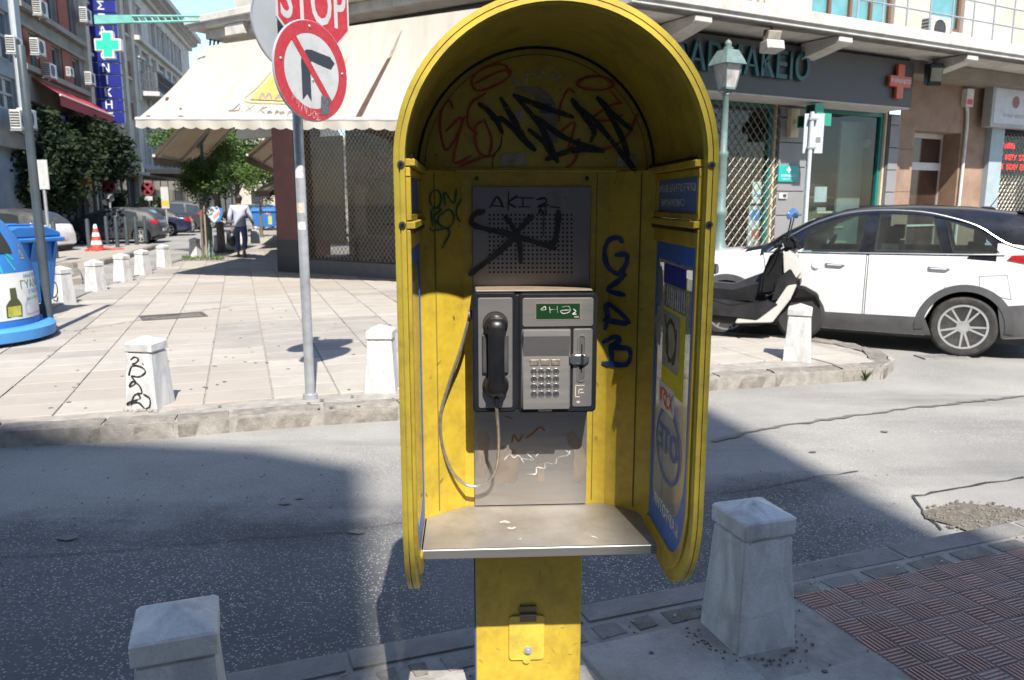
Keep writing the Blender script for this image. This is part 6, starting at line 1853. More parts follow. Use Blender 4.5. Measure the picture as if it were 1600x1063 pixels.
def car(name, label, cat, loc, rz, spec, paint, roof_paint, group, detail=True, glass=None, clad=None, rim_style=5):
    S_ = CarShape(spec)
    glass = glass or dark_glass
    t = thing(name, label, cat, loc, rz, group)
    x0, x1 = spec['x0'], spec['x1']
    NX = 44
    levels = [0, .04, .16, .30, .46, .62, .76, .88, .965]
    m = MB(); vs, fs = [], []
    for i in range(NX + 1):
        x = x0 + (x1 - x0) * i / NX
        zb, zt = S_.bot(x), S_.top(x)
        row = []
        for l in levels:
            z = zb + (zt - zb) * l
            wv = S_.W(x, z)
            if l == 0: wv *= .92
            if l > .95: wv *= .95
            row.append((wv, z))
        wv = S_.W(x, zt)
        row += [(wv * .80, zt + .006), (wv * .4, zt + .018), (0, zt + .022)]
        ring = [(x, y, z) for y, z in row] + [(x, -y, z) for y, z in row[-2::-1]]
        vs += ring
    n = len(ring)
    for i in range(NX):
        for k in range(n):
            l = (k + 1) % n
            fs.append((i * n + k, i * n + l, (i + 1) * n + l, (i + 1) * n + k))
    fs += [tuple(range(n))[::-1], tuple(range(NX * n, NX * n + n))]
    m.add(vs, fs)
    # two-tone: the roof above the belt takes its own paint
    for f_i, f in enumerate(m.f):
        zq_ = sum(m.v[q][2] for q in f) / len(f); xq_ = sum(m.v[q][0] for q in f) / len(f)
        if zq_ > S_.belt + (-.005 if xq_ > -.25 else .06) and len(f) < 10: m.m[f_i] = 1
    body = m.build('body', [paint, roof_paint], t, smooth=38)
    # wheel arches cut with a boolean
    cut = MB()
    for wx in (0, spec['wb']):
        for s in (-1, 1):
            cut.lathe([(spec['wr'] + .055, s * .45), (spec['wr'] + .055, s * 1.3)], 28, (wx, 0, spec['wr']), 'y')
    co = cut.build('cutter', dark_pl)
    bm_ = body.modifiers.new('arch', 'BOOLEAN'); bm_.object = co; bm_.operation = 'DIFFERENCE'; bm_.solver = 'EXACT'
    cuts_ = [co]
    if detail:
        cab = MB(); cab.prism([(-.25, 1.05), (1.75, 1.03), (1.62, 1.30), (1.25, 1.44), (.6, 1.55), (.05, 1.50), (-.15, 1.30)], 'y', -.66, .66)
        win = MB()
        for nm, B, T in spec['windows']:
            P_w = [(x, z) for x, z in B] + [(x, z) for x, z in T[::-1]]
            cx_, cz_ = sum(p[0] for p in P_w) / len(P_w), sum(p[1] for p in P_w) / len(P_w)
            win.prism([(cx_ + (x - cx_) * .955, cz_ + (z - cz_) * .93) for x, z in P_w], 'y', -1.2, 1.2)
        for b_ in (cab, win):
            c2 = b_.build('cutter', dark_pl); cuts_.append(c2)
            md = body.modifiers.new('cabin', 'BOOLEAN'); md.object = c2; md.operation = 'DIFFERENCE'; md.solver = 'EXACT'; md.material_mode = 'TRANSFER'
    bm_.material_mode = 'TRANSFER'
    bpy.context.view_layer.update()
    body_p, body.parent = body.parent, None
    body.matrix_world = Matrix.Identity(4)
    bpy.context.view_layer.update()
    dg = bpy.context.evaluated_depsgraph_get()
    me = bpy.data.meshes.new_from_object(body.evaluated_get(dg))
    body.modifiers.clear(); body.data = me; body.parent = body_p; body.matrix_parent_inverse = Matrix.Identity(4)
    me.set_sharp_from_angle(angle=R(38))
    for c2 in cuts_: bpy.data.objects.remove(c2)
    def patch(nm, bot_pts, top_pts, off, mat, parent, nu=10, nv=4, side=1, thick=True):
        def res(P, k):
            cum = [0]
            for a, b in zip(P, P[1:]): cum.append(cum[-1] + math.dist(a, b))
            out = []
            for i in range(k + 1):
                s_ = cum[-1] * i / k
                for j in range(len(P) - 1):
                    if s_ <= cum[j + 1] + 1e-9:
                        f = (s_ - cum[j]) / max(1e-9, cum[j + 1] - cum[j]); out.append((P[j][0] + (P[j + 1][0] - P[j][0]) * f, P[j][1] + (P[j + 1][1] - P[j][1]) * f)); break
            return out
        B, T = res(bot_pts, nu), res(top_pts, nu)
        vs = []
        for j in range(nv + 1):
            for i in range(nu + 1):
                f = j / nv
                x = B[i][0] * (1 - f) + T[i][0] * f; z = B[i][1] * (1 - f) + T[i][1] * f
                vs.append((x, side * (S_.W(x, z) + off), z))
        fs = [(j * (nu + 1) + i, j * (nu + 1) + i + 1, (j + 1) * (nu + 1) + i + 1, (j + 1) * (nu + 1) + i) for j in range(nv) for i in range(nu)]
        k = len(vs)
        rim = [i for i in range(nu + 1)] + [j * (nu + 1) + nu for j in range(1, nv + 1)] + [nv * (nu + 1) + i for i in range(nu - 1, -1, -1)] + [j * (nu + 1) for j in range(nv - 1, 0, -1)]
        vs += [(vs[q][0], vs[q][1] - side * (off + .012), vs[q][2]) for q in rim]
        for q in range(len(rim)):
            r2 = (q + 1) % len(rim); fs.append((rim[q], rim[r2], k + r2, k + q))
        mm = MB(); mm.add(vs, fs)
        return mm.build(nm, mat, parent, smooth=50)
    def line(nm, pts, off, r, mat, parent, side):
        mm = MB(); mm.tube([(x, side * (S_.W(x, z) + off), z) for x, z in pts], r, 5); return mm.build(nm, mat, parent)
    for side in (1, -1):
        for nm, B, T in spec['windows']:
            w_ = patch('window', B, T, .006, glass, t, side=side)
        if detail:
            for pts in spec.get('trim', []): line('window_trim', smooth_xz(pts), .008, .0075, chrome, t, side)
        for nm, B, T in spec.get('doors', []):
            sm = patch('door_gap', [(x - .008 if i == 0 else x + .008 if i == len(B) - 1 else x, z - .008) for i, (x, z) in enumerate(B)], [(x - .008 if i == 0 else x + .008 if i == len(T) - 1 else x, z) for i, (x, z) in enumerate(T)], .0015, black_pl, t, side=side, nu=14, nv=8)
            d_ = patch('door', B, T, .007, paint, t, side=side, nu=14, nv=8)
            hx = max(q[0] for q in T) * .28 + min(q[0] for q in T) * .72; hz_ = S_.belt - .13
            hm = MB(); hm.tube([(hx - .10, side * (S_.W(hx, hz_) + .012), hz_), (hx - .08, side * (S_.W(hx, hz_) + .035), hz_ + .005), (hx + .08, side * (S_.W(hx, hz_) + .035), hz_ + .01), (hx + .10, side * (S_.W(hx, hz_) + .012), hz_ + .012)], .013, 6)
            hm.build('handle', paint, d_, smooth=50)
        for nm, B, T, mt in spec.get('clads', []):
            patch(nm, B, T, .014, mt, t, side=side, nu=16)
        for nm, B, T, mt in spec.get('lights', []):
            patch(nm, B, T, .010, mt, t, side=side)
        # arch lips
        if clad is not None:
            for wx in (0, spec['wb']):
                oo, ii = [], []
                for k in range(25):
                    a = -.12 + (math.pi + .24) * k / 24
                    oo.append((wx + (spec['wr'] + .135) * math.cos(a), spec['wr'] + (spec['wr'] + .125) * math.sin(a))); ii.append((wx + (spec['wr'] + .05) * math.cos(a), spec['wr'] + (spec['wr'] + .05) * math.sin(a)))
                mm = MB(); vs, fs = [], []
                for (p, q) in zip(oo, ii):
                    for (x, z), o_ in ((p, .0), (p, .020), (q, .020), (q, -.05)): vs.append((x, side * (S_.W(x, max(.2, z)) + o_), z))
                for k in range(24):
                    for j in range(3): fs.append((k * 4 + j, k * 4 + j + 1, k * 4 + 5 + j, k * 4 + 4 + j))
                mm.add(vs, fs); mm.build('arch_lip', clad, t, smooth=40)
        # mirror
        mx_, mz_ = spec['mirror']
        mm = MB(); y_ = side * (S_.W(mx_, mz_) + .10)
        mm.ball((mx_, y_, mz_ + .03), (.06, .10, .065), 10, 6); mm.cyl((mx_, side * S_.W(mx_, mz_), mz_ - .02), (mx_, y_, mz_), .025, 6)
        mm.build('mirror', spec.get('mirror_mat', paint), t, smooth=50)
    # windscreen and rear window
    for nm, pts in spec.get('screens', []):
        mm = MB(); vs, fs = [], []
        NY = 8
        for (x, wf) in pts:
            z = S_.top(x)
            for j in range(NY + 1):
                u_ = -1 + 2 * j / NY
                y = S_.W(x, z) * wf * u_
                vs.append((x + spec.get('scr_dx', .0), y, z + .022 - .010 * abs(u_) ** 2 + .006 - (.018 if abs(u_) > .8 else 0)))
        for i in range(len(pts) - 1):
            for j in range(NY): fs.append((i * (NY + 1) + j, i * (NY + 1) + j + 1, (i + 1) * (NY + 1) + j + 1, (i + 1) * (NY + 1) + j))
        mm.add(vs, fs); mm.build(nm, glass, t, smooth=50)
    # bumpers, plates, underside
    mm = MB(); mm.box(x0 + .15, x1 - .2, -S_.hw * .80, S_.hw * .80, .16, .30); mm.build('floor_pan', dark_pl, t)
    hz_, rz2 = spec.get('plate_z', .55), 0
    mm = MB(); mm.box(x0 - .012, x0 + .03, -.26, .26, hz_ - .055, hz_ + .055); mm.build('number_plate', M('plate_white', (.55, .55, .52), .5), t)
    # wheels
    n_sp = rim_style
    tyre = M('tyre', (.025, .024, .023), .8, var=.3, dirt=(.12, .11, .10), dscale=12, damt=.4)
    rimm = M('alloy', (.62, .62, .62), .3, metal=.7, var=.05)
    wr, ww = spec['wr'], .11
    rr = wr * .72
    wheel0 = None
    for wx in (0, spec['wb']):
        for side in (1, -1):
            yy = side * (spec['hw'] * lerp_tab(spec['plan'], wx) - .115)
            wroot = bpy.data.objects.new('wheel', None); col.objects.link(wroot); wroot.parent = t; wroot.empty_display_size = .1
            wroot.location = (wx, yy, wr); wroot.rotation_euler = (0, random.uniform(0, 1), 0 if side > 0 else math.pi)
            if wheel0 is None:
                mm = MB(); mm.lathe([(rr, -ww + .01), (rr + .02, -ww), (wr - .03, -ww), (wr - .008, -ww + .02), (wr, -ww + .05), (wr, ww - .05), (wr - .008, ww - .02), (wr - .03, ww), (rr + .02, ww + .004), (rr, ww - .006)], 40, ax='y'); ty = mm.build('tyre', tyre, wroot, smooth=35)
                mm = MB(); mm.lathe([(rr, -ww), (rr, ww - .006), (rr - .012, ww - .002), (rr - .022, ww - .014), (rr - .03, .0), (.0, -.01)], 36, ax='y'); wl = mm.build('wheel_well', dark_pl, wroot, smooth=40)
                mm = MB(); mm.ring(circ(0, 0, rr, rr, 36)[:-1], circ(0, 0, rr - .022, rr - .022, 36)[:-1], 'y', ww - .02, ww + .001)
                for k in range(n_sp):
                    for d_ in ((-.16, .16) if n_sp <= 6 else (0,)):
                        a = 2 * math.pi * k / n_sp + d_ * .9; a2 = 2 * math.pi * k / n_sp + d_ * 1.25
                        wdt = .020 if n_sp > 6 else .0155
                        ca, sa, cb, sb_ = math.cos(a), math.sin(a), math.cos(a2), math.sin(a2)
                        p0, p1 = (.045 * ca, .045 * sa), ((rr - .018) * cb, (rr - .018) * sb_)
                        nx_, nz_ = -sa, ca
                        q = [(p0[0] - nx_ * wdt * .8, p0[1] - nz_ * wdt * .8), (p1[0] - nx_ * wdt * .6, p1[1] - nz_ * wdt * .6), (p1[0] + nx_ * wdt * .6, p1[1] + nz_ * wdt * .6), (p0[0] + nx_ * wdt * .8, p0[1] + nz_ * wdt * .8)]
                        mm.prism(q, 'y', ww - .030, ww - .004)
                mm.lathe([(.07, ww - .03), (.065, ww - .006), (.03, ww - .002), (.0, ww - .002)], 20, ax='y')
                rm = mm.build('rim', rimm, wroot, smooth=35)
                mm = MB()
                for k in range(5): a = 2 * math.pi * (k + .5) / 5; mm.lathe([(.010, ww - .012), (.010, ww - .0045), (.0, ww - .0045)], 8, (.045 * math.cos(a), 0, .045 * math.sin(a)), 'y')
                bo = mm.build('wheel_bolts', dark_pl, wroot); tag(bo, kind='stuff')
                wheel0 = (ty, wl, rm, bo)
            else:
                for q in wheel0:
                    c = q.copy(); col.objects.link(c); c.parent = wroot
    return t, S_, patch, line
def smooth_xz(pts): return [(p.x, p.y) for p in smooth_pts([(a, b, 0) for a, b in pts], 5)]

white_paint = M('white_car_paint', (.62, .62, .62), .28, var=.02, coat=.6, dirt=(.45, .43, .40), dscale=3, damt=.15)
black_paint = M('black_car_paint', (.010, .011, .016), .13, var=.15, dirt=(.06, .055, .05), dscale=4, damt=.25)
grey_paint = M('charcoal_car_paint', (.040, .042, .046), .28, metal=.3, var=.08, coat=.5, dirt=(.10, .095, .09), damt=.3)
navy_paint = M('navy_car_paint', (.012, .016, .04), .22, var=.1, coat=.6, dirt=(.08, .08, .09), damt=.2)
silver_paint = M('silver_car_paint', (.30, .30, .31), .3, metal=.5, var=.05, coat=.4)
clad_m = M('grey_cladding_plastic', (.065, .065, .068), .6, var=.12, scale=3, dirt=(.12, .115, .11), dscale=3, damt=.4)
tail_red = M('red_lamp', (.30, .012, .015), .12, var=.3, scale=10, coat=.6)
head_m = M('headlamp', (.50, .52, .54), .10, var=.25, scale=12, coat=.8)
car_glass = glass_mat('car_glass', (.62, .76, .73), .88, dirt=.05)

plan = [(-.98, .70), (-.85, .86), (-.55, .96), (0, .995), (.8, 1.0), (2.2, 1.0), (2.9, .985), (3.25, .93), (3.42, .80)]
cross = dict(x0=-.93, x1=3.38, hw=.91, h=1.63, belt=1.10, tumble=.185, wb=2.58, wr=.338, plan=[(-.93, .70), (-.82, .86), (-.55, .96), (0, .995), (.8, 1.0), (2.2, 1.0), (2.9, .985), (3.2, .93), (3.38, .80)],
    roof=[(-.93, .84), (-.90, 1.06), (-.84, 1.20), (-.74, 1.38), (-.64, 1.505), (-.40, 1.555), (.1, 1.61), (.6, 1.63), (1.0, 1.62), (1.3, 1.58), (1.6, 1.49), (1.9, 1.335), (2.2, 1.145), (2.5, 1.08), (2.9, 1.04), (3.15, .97), (3.3, .84), (3.38, .68)],
    sill=[(-.93, .36), (-.8, .27), (-.4, .22), (0, .20), (2.7, .20), (3.2, .22), (3.38, .32)],
    windows=[('front', [(1.10, 1.115), (1.72, 1.10)], [(1.04, 1.545), (1.30, 1.51), (1.56, 1.395), (1.70, 1.27)]),
             ('front_quarter', [(1.77, 1.10), (2.05, 1.095)], [(1.76, 1.27), (2.0, 1.14)]),
             ('rear', [(.26, 1.125), (.95, 1.117)], [(.38, 1.52), (.65, 1.547), (.93, 1.55)]),
             ('quarter', [(-.28, 1.14), (.17, 1.13)], [(-.06, 1.375), (.27, 1.49)])],
    trim=[[(2.12, 1.095), (1.9, 1.26), (1.62, 1.43), (1.3, 1.545), (.95, 1.585), (.55, 1.575), (.25, 1.52), (-.05, 1.42), (-.32, 1.25), (-.62, 1.165)], [(2.12, 1.088), (1.1, 1.105), (.2, 1.118), (-.32, 1.13)]],
    doors=[('front', [(1.02, .36), (2.02, .36)], [(1.02, 1.085), (2.16, 1.075)]), ('rear', [(.40, .36), (.99, .36)], [(.06, 1.10), (.0, 1.10), (.99, 1.088)])],
    clads=[('sill_cladding', [(.30, .22), (2.25, .22)], [(.38, .42), (2.20, .405)], clad_m), ('rear_cladding', [(-.90, .32), (-.36, .24)], [(-.92, .66), (-.30, .58)], clad_m)],
    lights=[('tail_light', [(-.87, 1.0), (-.52, 1.04), (-.34, 1.075)], [(-.85, 1.09), (-.56, 1.135), (-.38, 1.125)], tail_red), ('headlight', [(2.92, .80), (3.30, .74)], [(2.82, .92), (3.26, .84)], head_m)],
    screens=[('windscreen', [(1.45, .86), (1.7, .90), (1.95, .93), (2.15, .95)]), ('rear_window', [(-.80, .80), (-.70, .82), (-.60, .82)])],
    mirror=(1.80, 1.13), mirror_mat=black_paint, plate_z=.78)
CW = gp(1500, 557, ROADZ)
car_axis = R(150)
cl_ = Vector((math.cos(car_axis), math.sin(car_axis), 0))
cn = Vector((-cl_.y, cl_.x, 0))
corig = CW - cn * .82
wcar, WS, wpatch, wline = car('parked_car', 'white crossover car with black roof parked behind the scooter', 'car', (corig.x, corig.y, ROADZ), car_axis, cross, white_paint, black_paint, 'cars parked in the streets', True, car_glass, clad_m, 5)
# spoiler, antenna, filler flap, steering wheel seen in the window line
m = MB(); m.prism([(-.80, 1.505), (-.42, 1.562), (-.40, 1.59), (-.78, 1.53)], 'y', -.60, .60); m.build('spoiler', black_paint, wcar, bevel=.008)
m = MB(); m.tube([(-.15, .1, 1.62), (-.34, .1, 1.94)], [.006, .003], 6); m.ball((-.12, .1, 1.60), (.09, .04, .03), 8, 5); m.build('aerial', black_pl, wcar)
m = MB(); m.ring([(-.42, .66), (-.12, .72), (-.10, .90), (-.36, .92)], [(-.414, .667), (-.126, .726), (-.108, .894), (-.355, .913)], 'y', .0, .002)
m.v = [(x, WS.W(x, z) + .001 + y, z) for x, y, z in m.v]; m.build('fuel_flap', M('flap_line', (.25, .25, .25), .5), wcar)
m = MB()
for x_ in (.85, -.02):
    for y_ in (-.38, .38):
        m.box(x_ - .12, x_ + .05, y_ - .22, y_ + .22, 1.02, 1.20); m.box(x_ - .12, x_ + .0, y_ - .12, y_ + .12, 1.23, 1.40); m.cyl((x_ - .06, y_ - .05, 1.19), (x_ - .06, y_ - .05, 1.24), .01, 6)
m.build('seats', M('seat_cloth', (.03, .03, .033), .8), wcar, bevel=.03, seg=2, smooth=40); wcar.children[-1]['kind'] = 'stuff'
m = MB(); m.lathe([(.17, -.012), (.185, 0), (.17, .012), (.158, 0), (.17, -.012)], 24, ax='x'); m.box(-.01, .01, -.16, .16, -.02, .02)
o = m.build('steering_wheel', black_pl, wcar, smooth=50); o.location = (1.50, .36, 1.13); o.rotation_euler = (0, R(-25), 0)

hatch = dict(x0=-.72, x1=3.40, hw=.88, h=1.45, belt=.92, tumble=.20, wb=2.55, wr=.315, plan=[(-.72, .80), (-.5, .93), (0, .99), (2.0, 1.0), (2.8, .97), (3.15, .88), (3.40, .70)],
    roof=[(-.72, .70), (-.66, .95), (-.45, 1.18), (-.2, 1.34), (.3, 1.42), (.9, 1.45), (1.4, 1.40), (1.8, 1.26), (2.3, 1.03), (2.5, .95), (3.0, .85), (3.28, .72), (3.40, .55)],
    sill=[(-.72, .36), (-.4, .24), (0, .19), (2.6, .19), (3.1, .2), (3.40, .3)],
    windows=[('front', [(.95, .945), (2.0, .93)], [(.98, 1.34), (1.35, 1.30), (1.75, 1.15)]), ('rear', [(.05, .98), (.85, .95)], [(.15, 1.26), (.5, 1.33), (.88, 1.34)])],
    doors=[('front', [(.9, .32), (2.05, .30)], [(.9, .92), (2.15, .90)])],
    lights=[('tail_light', [(-.66, .78), (-.40, .84)], [(-.62, .95), (-.36, .96)], tail_red), ('headlight', [(2.72, .62), (3.26, .55)], [(2.55, .80), (3.15, .70)], head_m)],
    screens=[('windscreen', [(1.55, .86), (1.8, .88), (2.1, .92), (2.42, .95)]), ('rear_window', [(-.60, .8), (-.4, .82), (-.22, .82)])], mirror=(1.95, .96))
sedan = dict(hatch); sedan.update(x0=-1.05, roof=[(-1.05, .70), (-1.0, .92), (-.5, .98), (-.2, 1.14), (.2, 1.33), (.8, 1.42), (1.3, 1.40), (1.8, 1.24), (2.3, 1.0), (2.5, .93), (3.0, .84), (3.28, .72), (3.40, .55)], plan=[(-1.05, .8), (-.8, .93), (0, .99), (2.0, 1.0), (2.8, .97), (3.15, .88), (3.40, .70)], sill=[(-1.05, .36), (-.6, .25), (0, .19), (2.6, .19), (3.1, .2), (3.40, .3)], lights=[('tail_light', [(-1.02, .70), (-.75, .76)], [(-1.0, .90), (-.72, .90)], tail_red), ('headlight', [(2.72, .62), (3.26, .55)], [(2.55, .80), (3.15, .70)], head_m)], screens=[('windscreen', [(1.55, .86), (1.8, .88), (2.1, .92), (2.42, .95)]), ('rear_window', [(-.5, .8), (-.2, .82), (.1, .82)])])
suv = dict(hatch); suv.update(h=1.72, belt=1.05, wr=.35, hw=.92, tumble=.16, roof=[(-.85, .75), (-.82, 1.05), (-.72, 1.40), (-.6, 1.60), (-.2, 1.68), (.6, 1.72), (1.2, 1.68), (1.6, 1.55), (2.1, 1.22), (2.4, 1.08), (3.0, .98), (3.3, .80), (3.40, .6)], x0=-.85,
    plan=[(-.85, .85), (-.6, .95), (0, .99), (2.0, 1.0), (2.8, .97), (3.15, .88), (3.40, .72)],
    windows=[('front', [(1.0, 1.07), (2.0, 1.06)], [(1.02, 1.58), (1.35, 1.55), (1.72, 1.36)]), ('rear', [(.15, 1.08), (.93, 1.07)], [(.2, 1.58), (.93, 1.60)]), ('quarter', [(-.60, 1.10), (.07, 1.08)], [(-.50, 1.46), (.10, 1.57)])],
    doors=[('front', [(1.0, .34), (2.1, .34)], [(1.0, 1.03), (2.15, 1.02)]), ('rear', [(.35, .34), (.97, .34)], [(.05, 1.04), (.97, 1.03)])],
    lights=[('tail_light', [(-.82, .90), (-.45, 1.0)], [(-.80, 1.08), (-.50, 1.09)], tail_red), ('headlight', [(2.75, .72), (3.26, .66)], [(2.6, .90), (3.15, .84)], head_m)],
    screens=[('windscreen', [(1.45, .86), (1.8, .88), (2.1, .92), (2.35, .95)]), ('rear_window', [(-.80, .8), (-.74, .82), (-.64, .82)])], mirror=(1.95, 1.12))
def park(u_rear, v_rear, ang, spec, paint, label, name='parked_car', yoff=.78, u_is='rear'):
    p = gp(u_rear, v_rear, ROADZ)
    ax = Vector((math.cos(R(ang)), math.sin(R(ang)), 0)); n = Vector((-ax.y, ax.x, 0))
    o = p - n * yoff
    return car(name, label, 'car', (o.x, o.y, ROADZ), R(ang), spec, paint, paint, 'cars parked in the streets', False, dark_glass, None, 7)
park(222, 381, 190, hatch, grey_paint, 'charcoal hatchback parked beyond the traffic cone, nose towards the edge of view')
park(265, 369, 196, sedan, navy_paint, 'navy saloon parked just behind the charcoal hatchback')
park(296, 364, 200, suv, grey_paint, 'dark grey tall car parked between the navy saloon and the thin tree')
park(330, 357, 205, hatch, silver_paint, 'silver car half hidden behind the green lamp post')
park(40, 402, 176, hatch, white_paint, 'white estate car at the edge of view behind the blue wheeled bin')
park(428, 341, 235, hatch, silver_paint, 'tiny silver car at the far end of the shaded street')
park(412, 344, 230, sedan, black_paint, 'tiny black car at the far end of the shaded street')

# ------------------------------------------------------------------ scooter
SB = gp(1180, 521)
sc_rz = R(-22)
scoot = thing('scooter', 'white and black maxi scooter parked on the plaza before the white crossover', 'scooter', (2.50, 9.16, 0), sc_rz)
scoot.scale = (1, 1, 1.06)
# local axes: x forward (to the picture right), y away, z up; right flank faces the viewer
sw = M('scooter_white', (.47, .455, .42), .3, var=.04, coat=.5)
sbk = M('scooter_black', (.010, .010, .011), .4, var=.2, dirt=(.035, .034, .032), dscale=6, damt=.35, spec=.2)
sgr = M('scooter_grey', (.018, .018, .020), .45, var=.2, dirt=(.06, .055, .05), dscale=6, damt=.4, spec=.2)
def loft(sections, closed_ends=True):
    """sections: list of (x, [(y,z)...]) with equal counts"""
    m = MB(); n = len(sections[0][1]); vs, fs = [], []
    for x, ring in sections: vs += [((x[0] if isinstance(x, tuple) else x), y, z) for y, z in ring]
    for i in range(len(sections) - 1):
        for k in range(n): l = (k + 1) % n; fs.append((i * n + k, i * n + l, (i + 1) * n + l, (i + 1) * n + k))
    fs += [tuple(range(n))[::-1], tuple(range((len(sections) - 1) * n, len(sections) * n))]
    m.add(vs, fs); return m
def side_plate(out, y0, y1, name, mat, bev=.01, parent=scoot):
    m = MB(); m.prism(out, 'y', y0, y1); return m.build(name, mat, parent, bevel=bev, seg=2, smooth=40)
def swheel(x, name):
    w_ = bpy.data.objects.new(name, None); col.objects.link(w_); w_.parent = scoot; w_.location = (x, 0, .265); w_.empty_display_size = .1
    m = MB(); m.lathe([(.185, -.05), (.23, -.055), (.262, -.03), (.267, 0), (.262, .03), (.23, .055), (.185, .05)], 28, ax='y'); m.build('tyre', M('scooter_tyre', (.02, .02, .02), .8), w_, smooth=40)
    m = MB(); m.ring(circ(0, 0, .19, .19, 28)[:-1], circ(0, 0, .165, .165, 28)[:-1], 'y', -.04, .04)
    for k in range(5):
        a = 2 * math.pi * k / 5; m.tube([(0, 0, 0), (.17 * math.cos(a), 0, .17 * math.sin(a))], .018, 6)
    m.lathe([(.05, -.06), (.05, .06)], 12, ax='y'); m.build('rim', M('scooter_rim', (.10, .10, .10), .4, metal=.4), w_)
swheel(.84, 'front_wheel'); swheel(-.55, 'rear_wheel')
# lower belly and footboard
m = loft([(-.50, [(-.20, .30), (-.22, .42), (-.12, .50), (.12, .50), (.22, .42), (.20, .30)]), (-.1, [(-.24, .17), (-.27, .30), (-.14, .42), (.14, .42), (.27, .30), (.24, .17)]), (.35, [(-.23, .14), (-.27, .28), (-.13, .38), (.13, .38), (.27, .28), (.23, .14)]), (.62, [(-.18, .20), (-.24, .36), (-.12, .52), (.12, .52), (.24, .36), (.18, .20)])])
m.build('footboard', sbk, scoot, smooth=35)
side_plate([(-.55, .36), (-.2, .25), (.40, .22), (.62, .40), (.50, .44), (.1, .37), (-.3, .46)], -.285, -.265, 'side_trim', sgr)
m = loft([(-.42, [(-.12, .46), (-.14, .55), (-.06, .60), (.06, .60), (.14, .55), (.12, .46)]), (.1, [(-.10, .40), (-.12, .52), (-.06, .58), (.06, .58), (.12, .52), (.10, .40)]), (.45, [(-.12, .42), (-.15, .62), (-.08, .72), (.08, .72), (.15, .62), (.12, .42)])]); m.build('tunnel', sgr, scoot, smooth=35)
# leg shield: inner black, outer white
m = MB()
m.prism([(.40, .48), (.56, .50), (.74, .76), (.64, .98), (.50, .93), (.42, .70)], 'y', -.22, .22); m.build('leg_shield', sbk, scoot, bevel=.03, seg=3, smooth=40)
m = MB(); m.prism([(.62, .70), (.80, .64), (.88, .74), (.80, .90), (.66, .985), (.60, .92)], 'y', -.25, .25); m.build('front_fairing', sw, scoot, bevel=.04, seg=3, smooth=40)
m = MB(); m.prism([(.54, .46), (.70, .44), (.84, .58), (.82, .68), (.64, .72)], 'y', -.245, .245); m.build('front_lower', sbk, scoot, bevel=.03, seg=2, smooth=40)
side_plate([(.16, .17), (.56, .20), (.74, .46), (.80, .62), (.70, .60), (.58, .40), (.44, .28), (.18, .235)], -.275, -.245, 'lower_fairing', sw)
side_plate([(.54, .42), (.70, .48), (.80, .66), (.72, .78), (.58, .66)], -.262, -.24, 'vent_panel', sgr)
m = MB(); m.prism([(.64, .42), (.98, .46), (1.06, .36), (1.02, .50), (.86, .58), (.68, .56)], 'y', -.09, .09); m.build('front_mudguard', sbk, scoot, bevel=.02, smooth=40)
# tail, seat
m = loft([(-1.0, [(-.10, .74), (-.12, .80), (-.06, .85), (.06, .85), (.12, .80), (.10, .74)]), (-.7, [(-.20, .56), (-.23, .72), (-.12, .84), (.12, .84), (.23, .72), (.20, .56)]), (-.30, [(-.21, .48), (-.23, .60), (-.14, .74), (.14, .74), (.23, .60), (.21, .48)])]); m.build('tail', sw, scoot, smooth=40)
m = loft([(-.95, [(-.12, .84), (-.15, .90), (-.08, .95), (.08, .95), (.15, .90), (.12, .84)]), (-.6, [(-.19, .80), (-.20, .86), (-.1, .92), (.1, .92), (.20, .86), (.19, .80)]), (-.45, [(-.19, .74), (-.2, .78), (-.1, .82), (.1, .82), (.2, .78), (.19, .74)]), (-.10, [(-.13, .68), (-.14, .74), (-.07, .78), (.07, .78), (.14, .74), (.13, .68)])]); m.build('seat', sbk, scoot, smooth=40)
# engine case with ribs, stand, exhaust side
side_plate([(-.78, .22), (-.40, .16), (-.18, .26), (-.22, .44), (-.55, .46), (-.80, .36)], -.24, -.10, 'engine_case', sgr)
m = MB()
for k in range(6): m.box(-.70 + k * .075, -.665 + k * .075, -.252, -.238, .24 + .01 * k, .40)
for k in range(3): m.box(-.72, -.26, -.256, -.240, .25 + .06 * k, .265 + .06 * k)
m.build('engine_ribs', sbk, scoot)
m = MB(); m.tube([(-.30, -.2, .2), (-.28, -.26, .01), (-.20, -.27, .008)], .014, 6); m.build('side_stand', iron, scoot)
# handlebars, mirrors, screen
m = MB(); m.tube([(.58, -.36, 1.02), (.60, -.20, 1.04), (.66, 0, 1.06), (.60, .20, 1.04), (.58, .36, 1.02)], .016, 8); m.build('handlebar', sbk, scoot, smooth=40)
for s in (-1, 1):
    m = MB(); m.tube([(.575, s * .25, 1.025), (.56, s * .40, 1.01)], .021, 8); m.build('grip', sbk, scoot, smooth=40)
    m = MB(); m.tube([(.62, s * .24, 1.03), (.64, s * .36, 1.0), (.62, s * .43, .99)], .008, 6); m.build('brake_lever', galv, scoot)
    m = MB(); m.tube([(.66, s * .20, 1.06), (.68, s * .28, 1.18), (.70, s * .33, 1.29)], .008, 6); st_ = m.build('mirror_stem', sbk, scoot)
    m = MB(); m.ball((.0, 0, 0), (.022, .085, .045), 12, 7); mo = m.build('mirror', M('sky_blue_mirror', (.10, .20, .42), .06, metal=.6), scoot, smooth=50); mo.location = (.70, s * .37, 1.34); mo.rotation_euler = (R(-28 * s), 0, R(-35))
m = MB(); m.prism([(.56, .97), (.74, .96), (.80, 1.03), (.70, 1.10), (.58, 1.08)], 'y', -.16, .16); m.build('headset_cowl', sbk, scoot, bevel=.03, seg=2, smooth=40)
